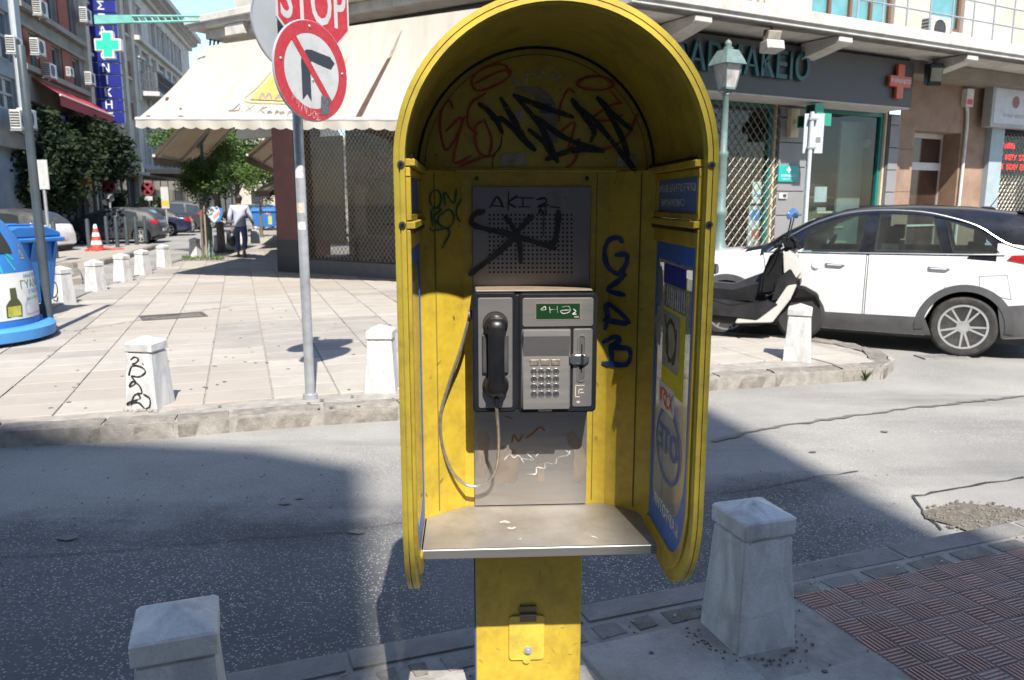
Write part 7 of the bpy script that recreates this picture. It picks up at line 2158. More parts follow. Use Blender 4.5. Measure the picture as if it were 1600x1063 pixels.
m = MB(); m.add([(.78, -.19, .97), (.78, .19, .97), (.70, .15, 1.13), (.70, -.15, 1.13)], [(0, 1, 2, 3)]); m.build('screen', M('smoked_screen', (.03, .03, .035), .1), scoot)
m = MB(); m.ball((.97, -.12, .80), (.05, .08, .05), 10, 6); m.ball((.97, .12, .80), (.05, .08, .05), 10, 6); m.build('headlight', head_m, scoot, smooth=50)

# ================================================================== street furniture
# sign pole
sp_ = gp(485, 621)
pole = thing('sign_pole', 'galvanised pole carrying a no right turn disc, a STOP sign and a blank disc', 'road sign', sp_)
m = MB(); m.lathe([(.062, -.05), (.058, .03), (.0385, .035), (.0385, 3.6), (.0, 3.6)], 16); m.build('post', galv, pole, smooth=40)
red_sign = M('red_sign', (.36, .012, .018), .35, var=.08, dirt=(.3, .12, .11), dscale=30, damt=.35)
white_sign = M('white_sign', (.42, .42, .41), .4, var=.08, dirt=(.26, .25, .23), dscale=12, damt=.4)
back_sign = M('sign_back', (.36, .39, .43), .45, metal=.2, var=.06, dirt=(.28, .28, .28), damt=.3)
black_sign = M('black_sign', (.022, .022, .028), .4, var=.2)
def sgn(px_c, yaw, yoff):
    r_ = ray(*px_c); tt = (sp_.y + yoff) / r_.y
    p = Vector((0, 0, EYE)) + r_ * tt
    e = bpy.data.objects.new('sign_plate', None); col.objects.link(e); e.parent = pole; e.location = p - sp_; e.rotation_euler = (0, 0, yaw); e.empty_display_size = .1
    return e
RS = .352
tsn = sgn((486, 112), R(57), -.17); tsn.name = 'no_turn_disc'
m = MB(); m.lathe([(RS, -.012), (RS + .004, .004), (RS - .02, .010), (.0, .010)], 48, ax='y'); m.build('plate_back', back_sign, tsn, smooth=30)
m = MB(); m.ring(circ(0, 0, RS - .004, RS - .004, 48)[:-1], circ(0, 0, .262, .262, 48)[:-1], 'y', -.0145, -.012); m.build('red_ring', red_sign, tsn)
m = MB(); m.prism(circ(0, 0, .262, .262, 48)[:-1], 'y', -.0140, -.012); m.build('white_field', white_sign, tsn)
ar = [(-.105, -.21), (-.06, -.165), (-.02, -.215), (-.02, .05), (-.005, .07), (.10, .048), (.185, .035), (.225, .085), (.18, .125), (.10, .135), (.0, .150), (-.05, .145), (-.09, .115), (-.105, .06)]
m = MB(); m.prism(ar, 'y', -.0152, -.0142); m.build('black_arrow', black_sign, tsn)
m = MB(); c_, s_ = math.cos(R(-52)), math.sin(R(-52)); m.prism([(-.268 * c_ - .026 * s_, -.268 * s_ + .026 * c_), (.268 * c_ - .026 * s_, .268 * s_ + .026 * c_), (.268 * c_ + .026 * s_, .268 * s_ - .026 * c_), (-.268 * c_ + .026 * s_, -.268 * s_ - .026 * c_)][::-1], 'y', -.0164, -.0154); m.build('red_bar', red_sign, tsn)
m = MB(); m.prism([(.06, -.30), (.15, -.29), (.165, -.17), (.075, -.16)], 'y', -.0172, -.0165); m.build('sticker', M('dark_sticker', (.08, .08, .085), .5, var=.6, scale=40), tsn)
def fdisc(a, b, o): return (a, -.0170 - o, b)
paint(tsn, 'graffiti', [[(-.21, -.22), (-.175, -.16), (-.16, -.24)], [(-.20, -.20), (-.165, -.20)], [(-.16, -.20), (-.12, -.23)], [(-.14, -.21), (-.15, -.27)], [(-.13, -.29), (-.10, -.23), (-.085, -.30)], [(-.07, -.25), (-.075, -.31), (-.04, -.31), (-.035, -.27), (-.07, -.25)], [(-.02, -.30), (.0, -.28), (.01, -.31), (-.01, -.33), (-.02, -.30)], [(.05, -.29), (.01, -.30), (.04, -.315), (.015, -.34), (.06, -.335)]], .005, fdisc, ink_white)
m = MB()
for (a, b) in ((-.01, .31), (-.29, .05), (.30, .02), (.0, -.06)): m.ball((a, -.017, b), (.011, .006, .011), 8, 4)
m.build('rivets', galv, tsn); tsn.children[-1]['kind'] = 'stuff'
ss_ = sgn((489, 8), R(52), .0); ss_.name = 'stop_octagon'
def octo(r): return [(r * math.cos(R(22.5 + 45 * k)), r * math.sin(R(22.5 + 45 * k))) for k in range(8)]
m = MB(); m.prism(octo(.36), 'y', -.008, .004); m.build('plate_back', white_sign, ss_)
m = MB(); m.prism(octo(.342), 'y', -.0095, -.0081); m.build('red_field', red_sign, ss_)
letters('STOP', .42, white_sign, ss_, face_m(0, -.0100, 0), .0004, bold=.006, name='letters', sx=.60)
bd = sgn((459, 38), R(50), .06); bd.name = 'blank_disc'
m = MB(); m.lathe([(.36, -.006), (.362, .004), (.0, .004)], 40, ax='y'); m.build('plate_back', back_sign, bd, smooth=30)
m = MB(); m.ring(circ(0, 0, .362, .362, 40)[:-1], circ(0, 0, .352, .352, 40)[:-1], 'y', -.009, -.006); m.build('folded_edge', galv, bd)
for k in (2.32, 2.62, 3.1):
    m = MB(); m.lathe([(.045, k - .02), (.047, k + .02)], 14); m.box(-.06, .06, -.06, -.035, k - .02, k + .02); m.build('clamp', galv, pole)
for (v, c, hh) in ((268, (.52, .52, .52), .10), (325, (.42, .37, .30), .08), (353, (.52, .52, .52), .06)):
    p = gp(480, 621); z = dp(477, v, sp_.y - .04).z
    m = MB(); m.lathe([(.0392, z - hh / 2), (.0392, z + hh / 2)], 10, a0=R(215), a1=R(320)); m.build('sticker', M('pole_sticker', c, .6, var=.3, scale=40), pole)
# leaning tall blue-grey post
p = gp(78, 520)
lp = thing('street_pole', 'tall bare blue grey pole standing by the blue recycling bin', 'pole', p)
m = MB(); m.lathe([(.06, -.05), (.054, .05), (.050, 1.2), (.046, 2.4), (.046, 3.28), (.040, 3.29), (.0, 3.29)], 14); m.build('shaft', grey_post_m, lp, smooth=40)
m = MB(); m.lathe([(.085, -.02), (.085, .02), (.064, .03)], 14); m.build('foot_collar', iron, lp)
# street lamps
def street_lamp(label, loc, rz, H=4.0):
    t = thing('street_lamp', label, 'street lamp', loc, rz, 'green street lamps')
    m = MB(); m.lathe([(.17, -.05), (.17, .08), (.14, .12), (.135, .75), (.15, .80), (.12, .86), (.085, .95), (.078, 1.3), (.095, 1.34), (.095, 1.42), (.07, 1.46), (.062, 2.2), (.075, 2.23), (.075, 2.29), (.052, 2.32), (.045, H - .75), (.06, H - .73), (.04, H - .68)], 16); m.build('column', lamp_green, t, smooth=40)
    m = MB()
    for k in range(8):
        a = 2 * math.pi * k / 8; m.box(-.012, .012, -.012, .012, .15, .72)
        for q in range(8): m.v[-8 + q] = (m.v[-8 + q][0] + .136 * math.cos(a), m.v[-8 + q][1] + .136 * math.sin(a), m.v[-8 + q][2])
    m.build('flutes', lamp_green, t); t.children[-1]['kind'] = 'stuff'
    z0 = H - .66
    m = MB()
    for k in range(4):
        a = math.pi / 2 * k + math.pi / 4
        m.tube([(.04 * math.cos(a), .04 * math.sin(a), z0 - .06), (.10 * math.cos(a), .10 * math.sin(a), z0 - .04), (.17 * math.cos(a), .17 * math.sin(a), z0 + .02)], .010, 5)
        m.tube([(.17 * math.cos(a), .17 * math.sin(a), z0 + .02), (.27 * math.cos(a), .27 * math.sin(a), z0 + .36)], .013, 5)
    m.ring([(.17 * math.cos(math.pi / 2 * k + math.pi / 4), .17 * math.sin(math.pi / 2 * k + math.pi / 4)) for k in range(4)], [(.14 * math.cos(math.pi / 2 * k + math.pi / 4), .14 * math.sin(math.pi / 2 * k + math.pi / 4)) for k in range(4)], 'z', z0, z0 + .03)
    fr = m.build('lantern_frame', lamp_green, t)
    m = MB(); a, b = .165 * .7071, .262 * .7071
    m.add([(-a, -a, z0 + .03), (a, -a, z0 + .03), (a, a, z0 + .03), (-a, a, z0 + .03), (-b, -b, z0 + .355), (b, -b, z0 + .355), (b, b, z0 + .355), (-b, b, z0 + .355)], [(0, 1, 5, 4), (1, 2, 6, 5), (2, 3, 7, 6), (3, 0, 4, 7)])
    m.build('lantern_pane', glass_mat('frosted_lamp_glass', (.85, .85, .82), .8, .2, dirt=.9), fr)
    m = MB(); c, d = .36 * .7071, .20 * .7071
    m.add([(-c, -c, z0 + .355), (c, -c, z0 + .355), (c, c, z0 + .355), (-c, c, z0 + .355), (-c * .92, -c * .92, z0 + .40), (c * .92, -c * .92, z0 + .40), (c * .92, c * .92, z0 + .40), (-c * .92, c * .92, z0 + .40), (-d, -d, z0 + .56), (d, -d, z0 + .56), (d, d, z0 + .56), (-d, d, z0 + .56)],
          [(0, 3, 2, 1), (0, 1, 5, 4), (1, 2, 6, 5), (2, 3, 7, 6), (3, 0, 4, 7), (4, 5, 9, 8), (5, 6, 10, 9), (6, 7, 11, 10), (7, 4, 8, 11), (8, 9, 10, 11)])
    m.lathe([(.10, z0 + .56), (.10, z0 + .60), (.06, z0 + .61), (.07, z0 + .66), (.04, z0 + .70), (.0, z0 + .72)], 12)
    m.build('lantern_roof', lamp_green, t)
    for q_ in t.children[-3:]:
        q_.scale = (.78, .78, 1)
    return t
lz = dp(1138, 68, 12.2)
street_lamp('green street lamp with square lantern before the pharmacy fascia', (lz.x, 12.2, 0), R(28), lz.z)
street_lamp('green street lamp whose lantern is lost in the leaves beside the thin tree', (-8.75, 22.7, 0), R(14), 4.0)
# traffic sign seen from behind before the pharmacy window
pp_ = dp(1269, 180, 12.6)
ps = thing('road_sign', 'slim white pole with a pale sign plate seen from behind, before the pharmacy window', 'road sign', (pp_.x, pp_.y, 0))
m = MB(); m.cyl((0, 0, -.05), (0, 0, pp_.z + .05), .032, 10); m.build('post', M('white_post', (.48, .49, .50), .45, var=.1), ps)
z1, z0 = dp(1275, 178, 12.65).z, dp(1275, 240, 12.65).z
m = MB(); m.box(-.10, .21, .035, .05, z0, z1); m.build('plate', M('pale_plate', (.42, .47, .52), .45, var=.05), ps, bevel=.004)
m = MB(); m.box(.09, .17, .0335, .0348, z0 + .16, z0 + .25); m.build('label', grey_ink, ps)
m = MB(); m.box(-.05, .09, -.04, .034, z0 + .07, z0 + .10); m.box(-.05, .09, -.04, .034, z1 - .10, z1 - .07); m.build('clamp', galv, ps)
# thin steel posts and cone on the island
for i, (u, v) in enumerate([(140, 391), (168, 379), (184, 387), (199, 383), (214, 381), (228, 377), (88, 404)]):
    p = gp(u, v)
    o = thing('steel_post', ['thin grey post nearest the traffic cone on the island', 'thin grey post behind the cone, before the hatchback wheel', 'second thin grey post past the traffic cone', 'third thin grey post past the traffic cone', 'fourth thin grey post past the traffic cone', 'last thin grey post by the hatchback tail', 'thin grey post beside the blue wheeled bin and white car'][i], 'post', p, 0, 'thin posts on the traffic island')
    hgt = 1.0
    m = MB(); m.lathe([(.065, -.05), (.062, hgt - .04), (.05, hgt), (.0, hgt + .005)], 12); m.build('shaft', grey_post_m, o, smooth=40)
    m = MB(); m.lathe([(.09, .0), (.09, .015), (.066, .02)], 12); m.build('foot', iron, o)
p = gp(152, 391)
cone = thing('traffic_cone', 'red and white striped traffic cone with ragged tape at its foot', 'traffic cone', p)
c_red, c_wh = M('cone_red', (.45, .05, .03), .5, var=.1), M('cone_white', (.55, .54, .52), .5, var=.1)
m = MB(); m.box(-.26, .26, -.26, .26, 0, .05); m.build('foot', c_red, cone, bevel=.01)
for k in range(6):
    r0, r1 = .20 - k * .026, .20 - (k + 1) * .026
    m = MB(); m.lathe([(r0, .05 + k * .13), (r1, .05 + (k + 1) * .13)] + ([(.0, .84)] if k == 5 else []), 16); m.build('band', c_red if k % 2 == 0 else c_wh, cone, smooth=40)
m = MB(); rnd = random.Random(8)
for k in range(9): a = rnd.uniform(0, 6.28); m.tube([(.25 * math.cos(a), .25 * math.sin(a), .06), (.5 * math.cos(a + .4), .5 * math.sin(a + .4), .012), (.8 * math.cos(a + .8), .75 * math.sin(a + .8), .01)], .03, 4)
m.build('tape', c_red, cone)
# distant road signs
shade_red = M('shaded_red_sign', (.16, .02, .03), .6, var=.2)  # red darkened, putting the shade of the side street into the colour
def round_sign(label, u, v, Y, r_, kind):
    p = dp(u, v, Y)
    t = thing('road_sign', label, 'road sign', (p.x, p.y, ROADZ), R(0), 'road signs on the side street')
    m = MB(); m.cyl((0, .02, 0), (0, .02, p.z - ROADZ + .3), .04, 8); m.build('post', galv, t)
    zc = p.z - ROADZ
    if kind == 'round':
        m = MB(); m.lathe([(r_, -.03), (r_, 0), (0, 0)], 24, (0, 0, zc), 'y'); m.build('plate', shade_red, t)
        m = MB(); m.lathe([(r_ * .78, -.034), (.0, -.034)], 24, (0, 0, zc), 'y'); m.build('blue_field', M('blue_sign', (.02, .05, .28), .4), t)
        for a in (45, -45):
            c_, s_ = math.cos(R(a)), math.sin(R(a)); w_ = .06
            m = MB(); m.prism([(-.78 * r_ * c_ - w_ * s_, zc - .78 * r_ * s_ + w_ * c_), (-.78 * r_ * c_ + w_ * s_, zc - .78 * r_ * s_ - w_ * c_), (.78 * r_ * c_ + w_ * s_, zc + .78 * r_ * s_ - w_ * c_), (.78 * r_ * c_ - w_ * s_, zc + .78 * r_ * s_ + w_ * c_)], 'y', -.040 - (a > 0) * .004, -.035 - (a > 0) * .004); m.build('red_bar', shade_red, t)
        m = MB(); m.box(-.18, .18, -.02, 0, zc - r_ - .22, zc - r_ - .04); m.build('sub_plate', white_sign, t)
    elif kind == 'plate':
        m = MB(); m.box(-r_ * .5, r_ * .5, -.03, -.005, zc - r_ * 1.4, zc + r_ * 1.4); m.build('plate', white_sign, t)
        m = MB(); m.box(-r_ * .5, r_ * .5, -.034, -.031, zc - r_ * 1.1, zc - r_ * .4); m.build('yellow_band', M('yellow_band', (.5, .35, .05), .5), t)
    else:
        m = MB(); m.box(-r_ * .45, r_ * .45, -.03, -.005, zc - r_, zc + r_); m.build('plate', white_sign, t)
    return t
round_sign('red and blue no stopping disc in front of the tall shop window', 169, 291, 34, .30, 'round')
round_sign('red and blue no stopping disc beside the black canopy', 231, 295, 36, .30, 'round')
round_sign('narrow white plate with a yellow band on a pole beyond the dark cars', 258, 309, 38, .36, 'plate')
round_sign('white rectangular plate on a thin pole just behind the leaning blue post', 66, 273, 20, .36, 'back')
ysg = dp(131, 280, 33)
yt = thing('shop_sign', 'yellow shop panel with a brown figure half hidden by the dark trees', 'sign', (ysg.x, ysg.y, ysg.z), R(0))
m = MB(); m.box(-.28, .28, -.03, .03, -.45, .45); m.build('panel', M('mustard_panel', (.42, .30, .08), .5), yt)
m = MB(); m.prism([(-.10, -.25), (.15, -.22), (.18, .0), (.10, .22), (-.05, .30), (-.16, .05)], 'y', -.045, -.031); m.build('figure', M('brown_figure', (.14, .06, .02), .6, var=.4, scale=9), yt)

# ------------------------------------------------------------------ bins
bin_blue = M('bin_blue', (.02, .13, .38), .45, var=.10, scale=3, dirt=(.03, .12, .30), dscale=4, damt=.4)
bin_base = M('bin_base_blue', (.05, .22, .50), .5, var=.08, dirt=(.12, .2, .3), damt=.3)
RB = thing('recycling_bin', 'blue bell shaped glass recycling bin with a white poster', 'recycling bin', (-6.15, 8.75, 0), R(-8))
m = MB(); m.lathe([(.80, .03), (.86, .05), (.87, .16), (.83, .19), (.70, .19)], 48); m.build('base_flange', bin_base, RB, smooth=35)
prof = [(.71, .19), (.715, .5), (.69, .8), (.60, 1.08), (.47, 1.3), (.33, 1.46), (.14, 1.55), (.0, 1.56)]
def brad(z):
    for (r0, h0), (r1, h1) in zip(prof, prof[1:]):
        if h0 <= z <= h1: return r0 + (r1 - r0) * (z - h0) / (h1 - h0)
    return .1
m = MB(); m.lathe(prof, 48); m.build('bell', bin_blue, RB, smooth=50)
def bell_patch(name, a0, a1, z0, z1, off, mat, n=14, k=5, parent=RB, shape=None):
    m = MB(); vs = []
    for j in range(k + 1):
        z = z0 + (z1 - z0) * j / k
        for i in range(n + 1):
            a = a0 + (a1 - a0) * i / n; vs.append(((brad(z) + off) * math.cos(a), (brad(z) + off) * math.sin(a), z))
    m.add(vs, [(j * (n + 1) + i, j * (n + 1) + i + 1, (j + 1) * (n + 1) + i + 1, (j + 1) * (n + 1) + i) for j in range(k) for i in range(n)])
    return m.build(name, mat, parent, norm=False, smooth=60)
PA0, PA1 = R(-30), R(30)
sheet = bell_patch('poster', PA0, PA1, .27, .78, .004, paper)
def bf(a, b, o):     # a: 0..1 across the poster, b: metres up
    an = PA0 + (PA1 - PA0) * a; r_ = brad(b) + .0055 + o
    return (r_ * math.cos(an), r_ * math.sin(an), b)
def fillp(name, pts, mat, off=0.0):
    m = MB(); m.add([bf(a, b, off) for a, b in pts], [tuple(range(len(pts)))]); return m.build(name, mat, sheet, norm=False)
fillp('bottle_print', [(.22, .30), (.47, .30), (.48, .43), (.43, .49), (.41, .50), (.41, .62), (.31, .62), (.30, .50), (.27, .48), (.22, .43)], M('bottle_dark', (.05, .06, .02), .5), .003)
fillp('bottle_label', [(.24, .31), (.45, .31), (.455, .42), (.24, .42)], M('bottle_yellow', (.38, .36, .05), .5, var=.3, scale=14), .0065)
fillp('bottle_print', [(.56, .30), (.72, .30), (.73, .42), (.66, .50), (.66, .58), (.61, .58), (.61, .50), (.55, .42)], M('clear_bottle', (.45, .48, .50), .4))
fillp('bottle_print', [(.04, .30), (.16, .30), (.16, .44), (.12, .50), (.06, .50), (.03, .44)], M('clear_bottle_b', (.48, .50, .52), .4))
def bent(s, size, a0, z0, mat, hgt):
    cu = bpy.data.curves.new('tmp', 'FONT'); cu.body = s; cu.size = size; cu.resolution_u = 2
    o = bpy.data.objects.new('tmp', cu); col.objects.link(o); bpy.context.view_layer.update()
    me = bpy.data.meshes.new_from_object(o.evaluated_get(bpy.context.evaluated_depsgraph_get()))
    bpy.data.objects.remove(o)
    for v in me.vertices:
        p = bf(a0 + v.co.x / (.70 * (PA1 - PA0)), z0 + v.co.y, .001); v.co = p
    me.materials.clear(); me.materials.append(mat)
    q = bpy.data.objects.new('lettering', me); col.objects.link(q); q.parent = sheet
pg, pb = M('poster_green', (.02, .16, .10), .5), M('poster_ink_blue', (.06, .16, .40), .5)
bent('ΑΝΑΚΥΚΛΩΝΩ', .055, .60, .715, pb, 1); bent('ΓΥΑΛΙ', .125, .50, .60, pg, 1); bent('ΕΥΚΟΛΑ', .065, .66, .535, pb, 1); bent('ΚΑΛΑ ΜΑΖΕΥΩ', .045, .60, .465, pg, 1); bent('Τι πετάμε εδώ μπουκάλια', .03, .56, .30, ink_red_b, 1)
for k in range(4):
    m = MB(); a0 = PA0 - .03
    z0 = .24 + .15 * k
    vs = [((brad(z) + .004) * math.cos(a), (brad(z) + .004) * math.sin(a), z) for a, z in ((a0, z0), (a0 - .35, z0 - .09), (a0 - .35, z0 + .06), (a0, z0 + .15))]
    m.add(vs, [(0, 1, 2, 3)]); m.build('stripe', c_red if k % 2 == 0 else c_wh, RB, norm=False)
bell_patch('opening', R(-48), R(2), 1.0, 1.30, .012, M('rubber_flap', (.012, .012, .012), .7), 10, 5)
def bell_f(a, b, o):
    if a < -.57 or a > .05: a += .92
    r_ = brad(b) + .004 + o; return (r_ * math.cos(a), r_ * math.sin(a), b)
teal_sp = M('teal_spray', (.02, .28, .25), .6)
paint(RB, 'graffiti', [[(-.55, .95), (-.52, .84)], [(-.45, 1.0), (-.40, .83)], [(-.12, .95), (-.04, .82)], [(-.10, 1.0), (.0, .93)], [(-.28, .9), (-.27, .8)]], .05, bell_f, teal_sp)
paint(RB, 'graffiti', [[(-.70, .97), (-.62, 1.02), (-.60, .93), (-.70, .93)], [(-.62, .95), (-.52, .98), (-.55, .90)], [(-.55, .99), (-.46, .90), (-.48, .99)], [(-.55, .86), (-.48, .84), (-.50, .80)], [(-.62, 1.05), (-.58, 1.07)]], .018, bell_f, M('mustard_spray', (.42, .24, .03), .6))
WB = thing('wheeled_bin', 'big blue wheeled rubbish container with a ribbed lid', 'bin', (-7.05, 10.6, 0), R(-10))
WB.scale = (1, 1, .92)
m = MB(); a, b = .58, .66
m.add([(-a, -.42, .20), (a, -.42, .20), (a, .42, .20), (-a, .42, .20), (-b, -.52, 1.12), (b, -.52, 1.12), (b, .52, 1.12), (-b, .52, 1.12)], [(0, 3, 2, 1), (4, 5, 6, 7), (0, 1, 5, 4), (1, 2, 6, 5), (2, 3, 7, 6), (3, 0, 4, 7)]); m.build('tub', bin_blue, WB, bevel=.03, seg=2, smooth=40)
m = MB(); m.box(-.72, .72, -.58, .58, 1.10, 1.17); m.build('rim', bin_blue, WB, bevel=.02)
m = MB(); m.prism([(-.56, 1.172), (.56, 1.172), (.54, 1.24), (.30, 1.33), (-.2, 1.34), (-.50, 1.26)], 'x', -.68, .68); m.build('lid', bin_blue, WB, bevel=.02, smooth=40)
for k in range(4):
    m = MB(); x = -.5 + .333 * k; m.prism([(-.52, 1.255), (-.2, 1.345), (.30, 1.335), (.30, 1.365), (-.2, 1.375), (-.53, 1.285)], 'x', x - .05, x + .05); m.build('lid_rib', bin_blue, WB, bevel=.01)
for k in range(5):
    m = MB(); y = -.4 + .2 * k; m.prism([(b - .02, 1.10), (b + .06, 1.10), (b - .02, .85)], 'y', y - .015, y + .015); m.build('side_fin', bin_blue, WB)
for sx_ in (-1, 1):
    for sy in (-1, 1):
        m = MB(); m.lathe([(.0, -.025), (.09, -.025), (.09, .025), (.0, .025)], 14, (sx_ * .48, sy * .34, .09), 'y'); m.box(sx_ * .48 - .03, sx_ * .48 + .03, sy * .34 - .035, sy * .34 + .035, .10, .20); m.build('castor', dark_pl, WB, smooth=40)
for i, (x0, x1, z0, z1, c) in enumerate([(.02, .14, .95, 1.06, (.42, .06, .05)), (.20, .40, .35, .85, (.42, .40, .12)), (.22, .34, .86, 1.04, (.30, .14, .16)), (.13, .19, .95, 1.06, (.5, .5, .5))]):
    m = MB()
    def yb(z): return -.42 - .10 * (z - .20) / .92 - .004
    m.add([(x0, yb(z0), z0), (x1, yb(z0), z0), (x1, yb(z1), z1), (x0, yb(z1), z1)], [(0, 1, 2, 3)]); m.build('sticker', M('bin_sticker', c, .6, var=.5, scale=16), WB, norm=False)
# blue containers far down the pavement
for i, (u, v, Y) in enumerate([(412, 338, 44), (424, 338, 46)]):
    p = dp(u, v, Y)
    t = copy_tree(WB); t.location = (p.x, p.y, 0); t.rotation_euler = (0, 0, R(20)); t['label'] = ['far blue container just past the walking man', 'far blue container beside the maroon pillar'][i]; 
# ================================================================== trees and plants
bark = M('bark', (.13, .10, .075), .9, var=.35, scale=14, bump=.8, bscale=30, stretch=(1, 1, .3))
leaf_shaded = leaf_mat('shaded_leaves', (.013, .024, .010), (.026, .044, .017))  # leaves darkened so their colour carries the shade over these trees
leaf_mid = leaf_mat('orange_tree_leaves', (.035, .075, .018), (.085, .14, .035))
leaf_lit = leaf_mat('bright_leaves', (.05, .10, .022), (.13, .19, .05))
def tree(label, base, H, crown_c, crown_r, n, leaf, mat, seed, tr=.09, lean=(0, 0), clumps=26, name='tree', group='street trees', floor=0.0):
    rnd = random.Random(seed)
    t = thing(name, label, 'tree', (base.x, base.y, floor), rnd.uniform(0, 6), group)
    c = Vector(crown_c)
    m = MB()
    top = Vector((c.x * .8, c.y * .8, c.z))
    pts = [Vector((0, 0, -.05)), Vector((lean[0] * .3, lean[1] * .3, H * .3)), Vector((lean[0], lean[1], H * .62)), top]
    sp = smooth_pts(pts, 5)
    m.tube(sp, [tr * (1.15 - .75 * i / (len(sp) - 1)) for i in range(len(sp))], 9)
    cl = []
    for k in range(clumps):
        while True:
            d = Vector((rnd.uniform(-1, 1), rnd.uniform(-1, 1), rnd.uniform(-1, 1)))
            if .25 < d.length < 1: break
        d = d * (.55 + .45 * rnd.random())
        p = c + Vector((d.x * crown_r[0], d.y * crown_r[1], d.z * crown_r[2]))
        cl.append((p, rnd.uniform(.26, .46) * (crown_r[0] + crown_r[2]) / 2))
        if k < 9:
            s0 = sp[rnd.randrange(len(sp) // 2, len(sp))]
            m.tube([s0, s0.lerp(p, .5) + Vector((0, 0, .08)), p], [tr * .35, tr * .22, tr * .08], 5)
    m.build('trunk', bark, t, smooth=60)
    vs, fs = [], []
    for i in range(n):
        p0, r_ = cl[rnd.randrange(len(cl))]
        d = Vector((rnd.gauss(0, 1), rnd.gauss(0, 1), rnd.gauss(0, 1))).normalized() * r_ * rnd.random() ** .45
        p = p0 + d
        a = Vector((rnd.gauss(0, 1), rnd.gauss(0, 1), rnd.gauss(0, .6))).normalized()
        b = a.cross(Vector((rnd.gauss(0, 1), rnd.gauss(0, 1), rnd.gauss(0, 1)))).normalized()
        L = leaf * rnd.uniform(.6, 1.25); W_ = L * .45
        k = len(vs)
        vs += [p - a * L * .5, p + b * W_ * .5, p + a * L * .5, p - b * W_ * .5]
        fs.append((k, k + 1, k + 2, k + 3))
    q = MB(); q.v = [tuple(v) for v in vs]; q.f = fs; q.m = [0] * len(fs)
    cr_ = q.build('crown', mat, t, norm=False); cr_['kind'] = 'stuff'
    return t
b = dp(46, 330, 29); tree('big dark shaded tree before the blue grey and grey blocks', Vector((b.x, b.y, 0)), 3.2, (0, 0, 3.0), (2.6, 2.1, 1.7), 17000, .27, leaf_shaded, 1, .13, clumps=70, floor=ROADZ)
b = dp(150, 330, 34); tree('dark tree whose crown hides the foot of the navy sign', Vector((b.x, b.y, 0)), 3.6, (0, 0, 3.75), (1.7, 1.55, 1.65), 13000, .25, leaf_shaded, 2, .10, clumps=54, floor=ROADZ)
for i, (u, Y, z, r_, lab) in enumerate([(196, 38, 1.55, .55, 'small dark potted tree before the tall shop window'), (222, 40, 1.6, .62, 'small dark tree to one side of the second no stopping disc'), (244, 41, 1.6, .60, 'small dark tree at the foot of the yellow banded sign plate')]):
    b = dp(u, 330, Y); tree(lab, Vector((b.x, b.y, 0)), 1.4, (0, 0, z), (r_, r_, r_ * 1.15), 1400, .14, leaf_shaded, 20 + i, .04, clumps=12, floor=ROADZ)
b = gp(318, 404); tree('young staked orange tree with a small bright crown by the green lamp post', b, 1.9, (.05, 0, 2.18), (.62, .62, .62), 5200, .085, leaf_mid, 3, .032, clumps=26)
m = MB(); m.tube([(.09, .02, -.05), (.10, .02, 1.45)], .022, 6); tk = m.build('tree_stake', M('pale_stake', (.30, .21, .13), .8, var=.2)); tk.location = b; tag(tk, 'pale wooden stake tied beside the young orange tree', 'stake')
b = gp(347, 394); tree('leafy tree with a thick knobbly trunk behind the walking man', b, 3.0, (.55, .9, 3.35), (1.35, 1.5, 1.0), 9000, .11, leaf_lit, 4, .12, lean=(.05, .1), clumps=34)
b = gp(409, 371); tree('slim tree with a pale trunk far along the pavement beyond the man', b, 2.0, (-.3, 0, 2.55), (1.3, 1.2, .95), 4500, .13, leaf_lit, 5, .07, clumps=24)
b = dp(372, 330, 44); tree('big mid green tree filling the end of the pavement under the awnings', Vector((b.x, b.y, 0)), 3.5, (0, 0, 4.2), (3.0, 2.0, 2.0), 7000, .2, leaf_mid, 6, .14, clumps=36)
b = dp(338, 330, 52); tree('further green tree at the far end of the street', Vector((b.x, b.y, 0)), 3.0, (0, 0, 3.4), (2.6, 2.0, 1.7), 5000, .22, leaf_shaded, 7, .12, clumps=30)
rnd = random.Random(12)
gm = MB()
for (u0, u1, v0, v1, n) in ((284, 350, 401, 407, 500), (335, 365, 391, 396, 300)):
    for i in range(n):
        p = gp(rnd.uniform(u0, u1), rnd.uniform(v0, v1), .0)
        h_ = rnd.uniform(.02, .09); a = rnd.uniform(0, 6.28)
        gm.add([(p.x - .012 * math.cos(a), p.y - .012 * math.sin(a), 0), (p.x + .012 * math.cos(a), p.y + .012 * math.sin(a), 0), (p.x + rnd.uniform(-.03, .03), p.y + rnd.uniform(-.03, .03), h_)], [(0, 1, 2)])
tag(gm.build('grass', leaf_lit, norm=False), kind='stuff')
# a weed in the kerb joint
p = gp(1351, 595, ROADZ)
wd = thing('weed', 'tiny green weed growing from a kerb joint near the scooter bollard', 'weed', (p.x, p.y - .02, ROADZ))
m = MB()
for i in range(22):
    a = rnd.uniform(0, 6.28); L = rnd.uniform(.04, .13)
    m.add([(0, 0, 0), (.3 * L * math.cos(a) - .006, .3 * L * math.sin(a), L * .6), (.5 * L * math.cos(a), .3 * L * math.sin(a) - .03, L), (.3 * L * math.cos(a) + .006, .3 * L * math.sin(a), L * .6)], [(0, 1, 2, 3)])
m.build('leaves', leaf_mid, wd, norm=False)

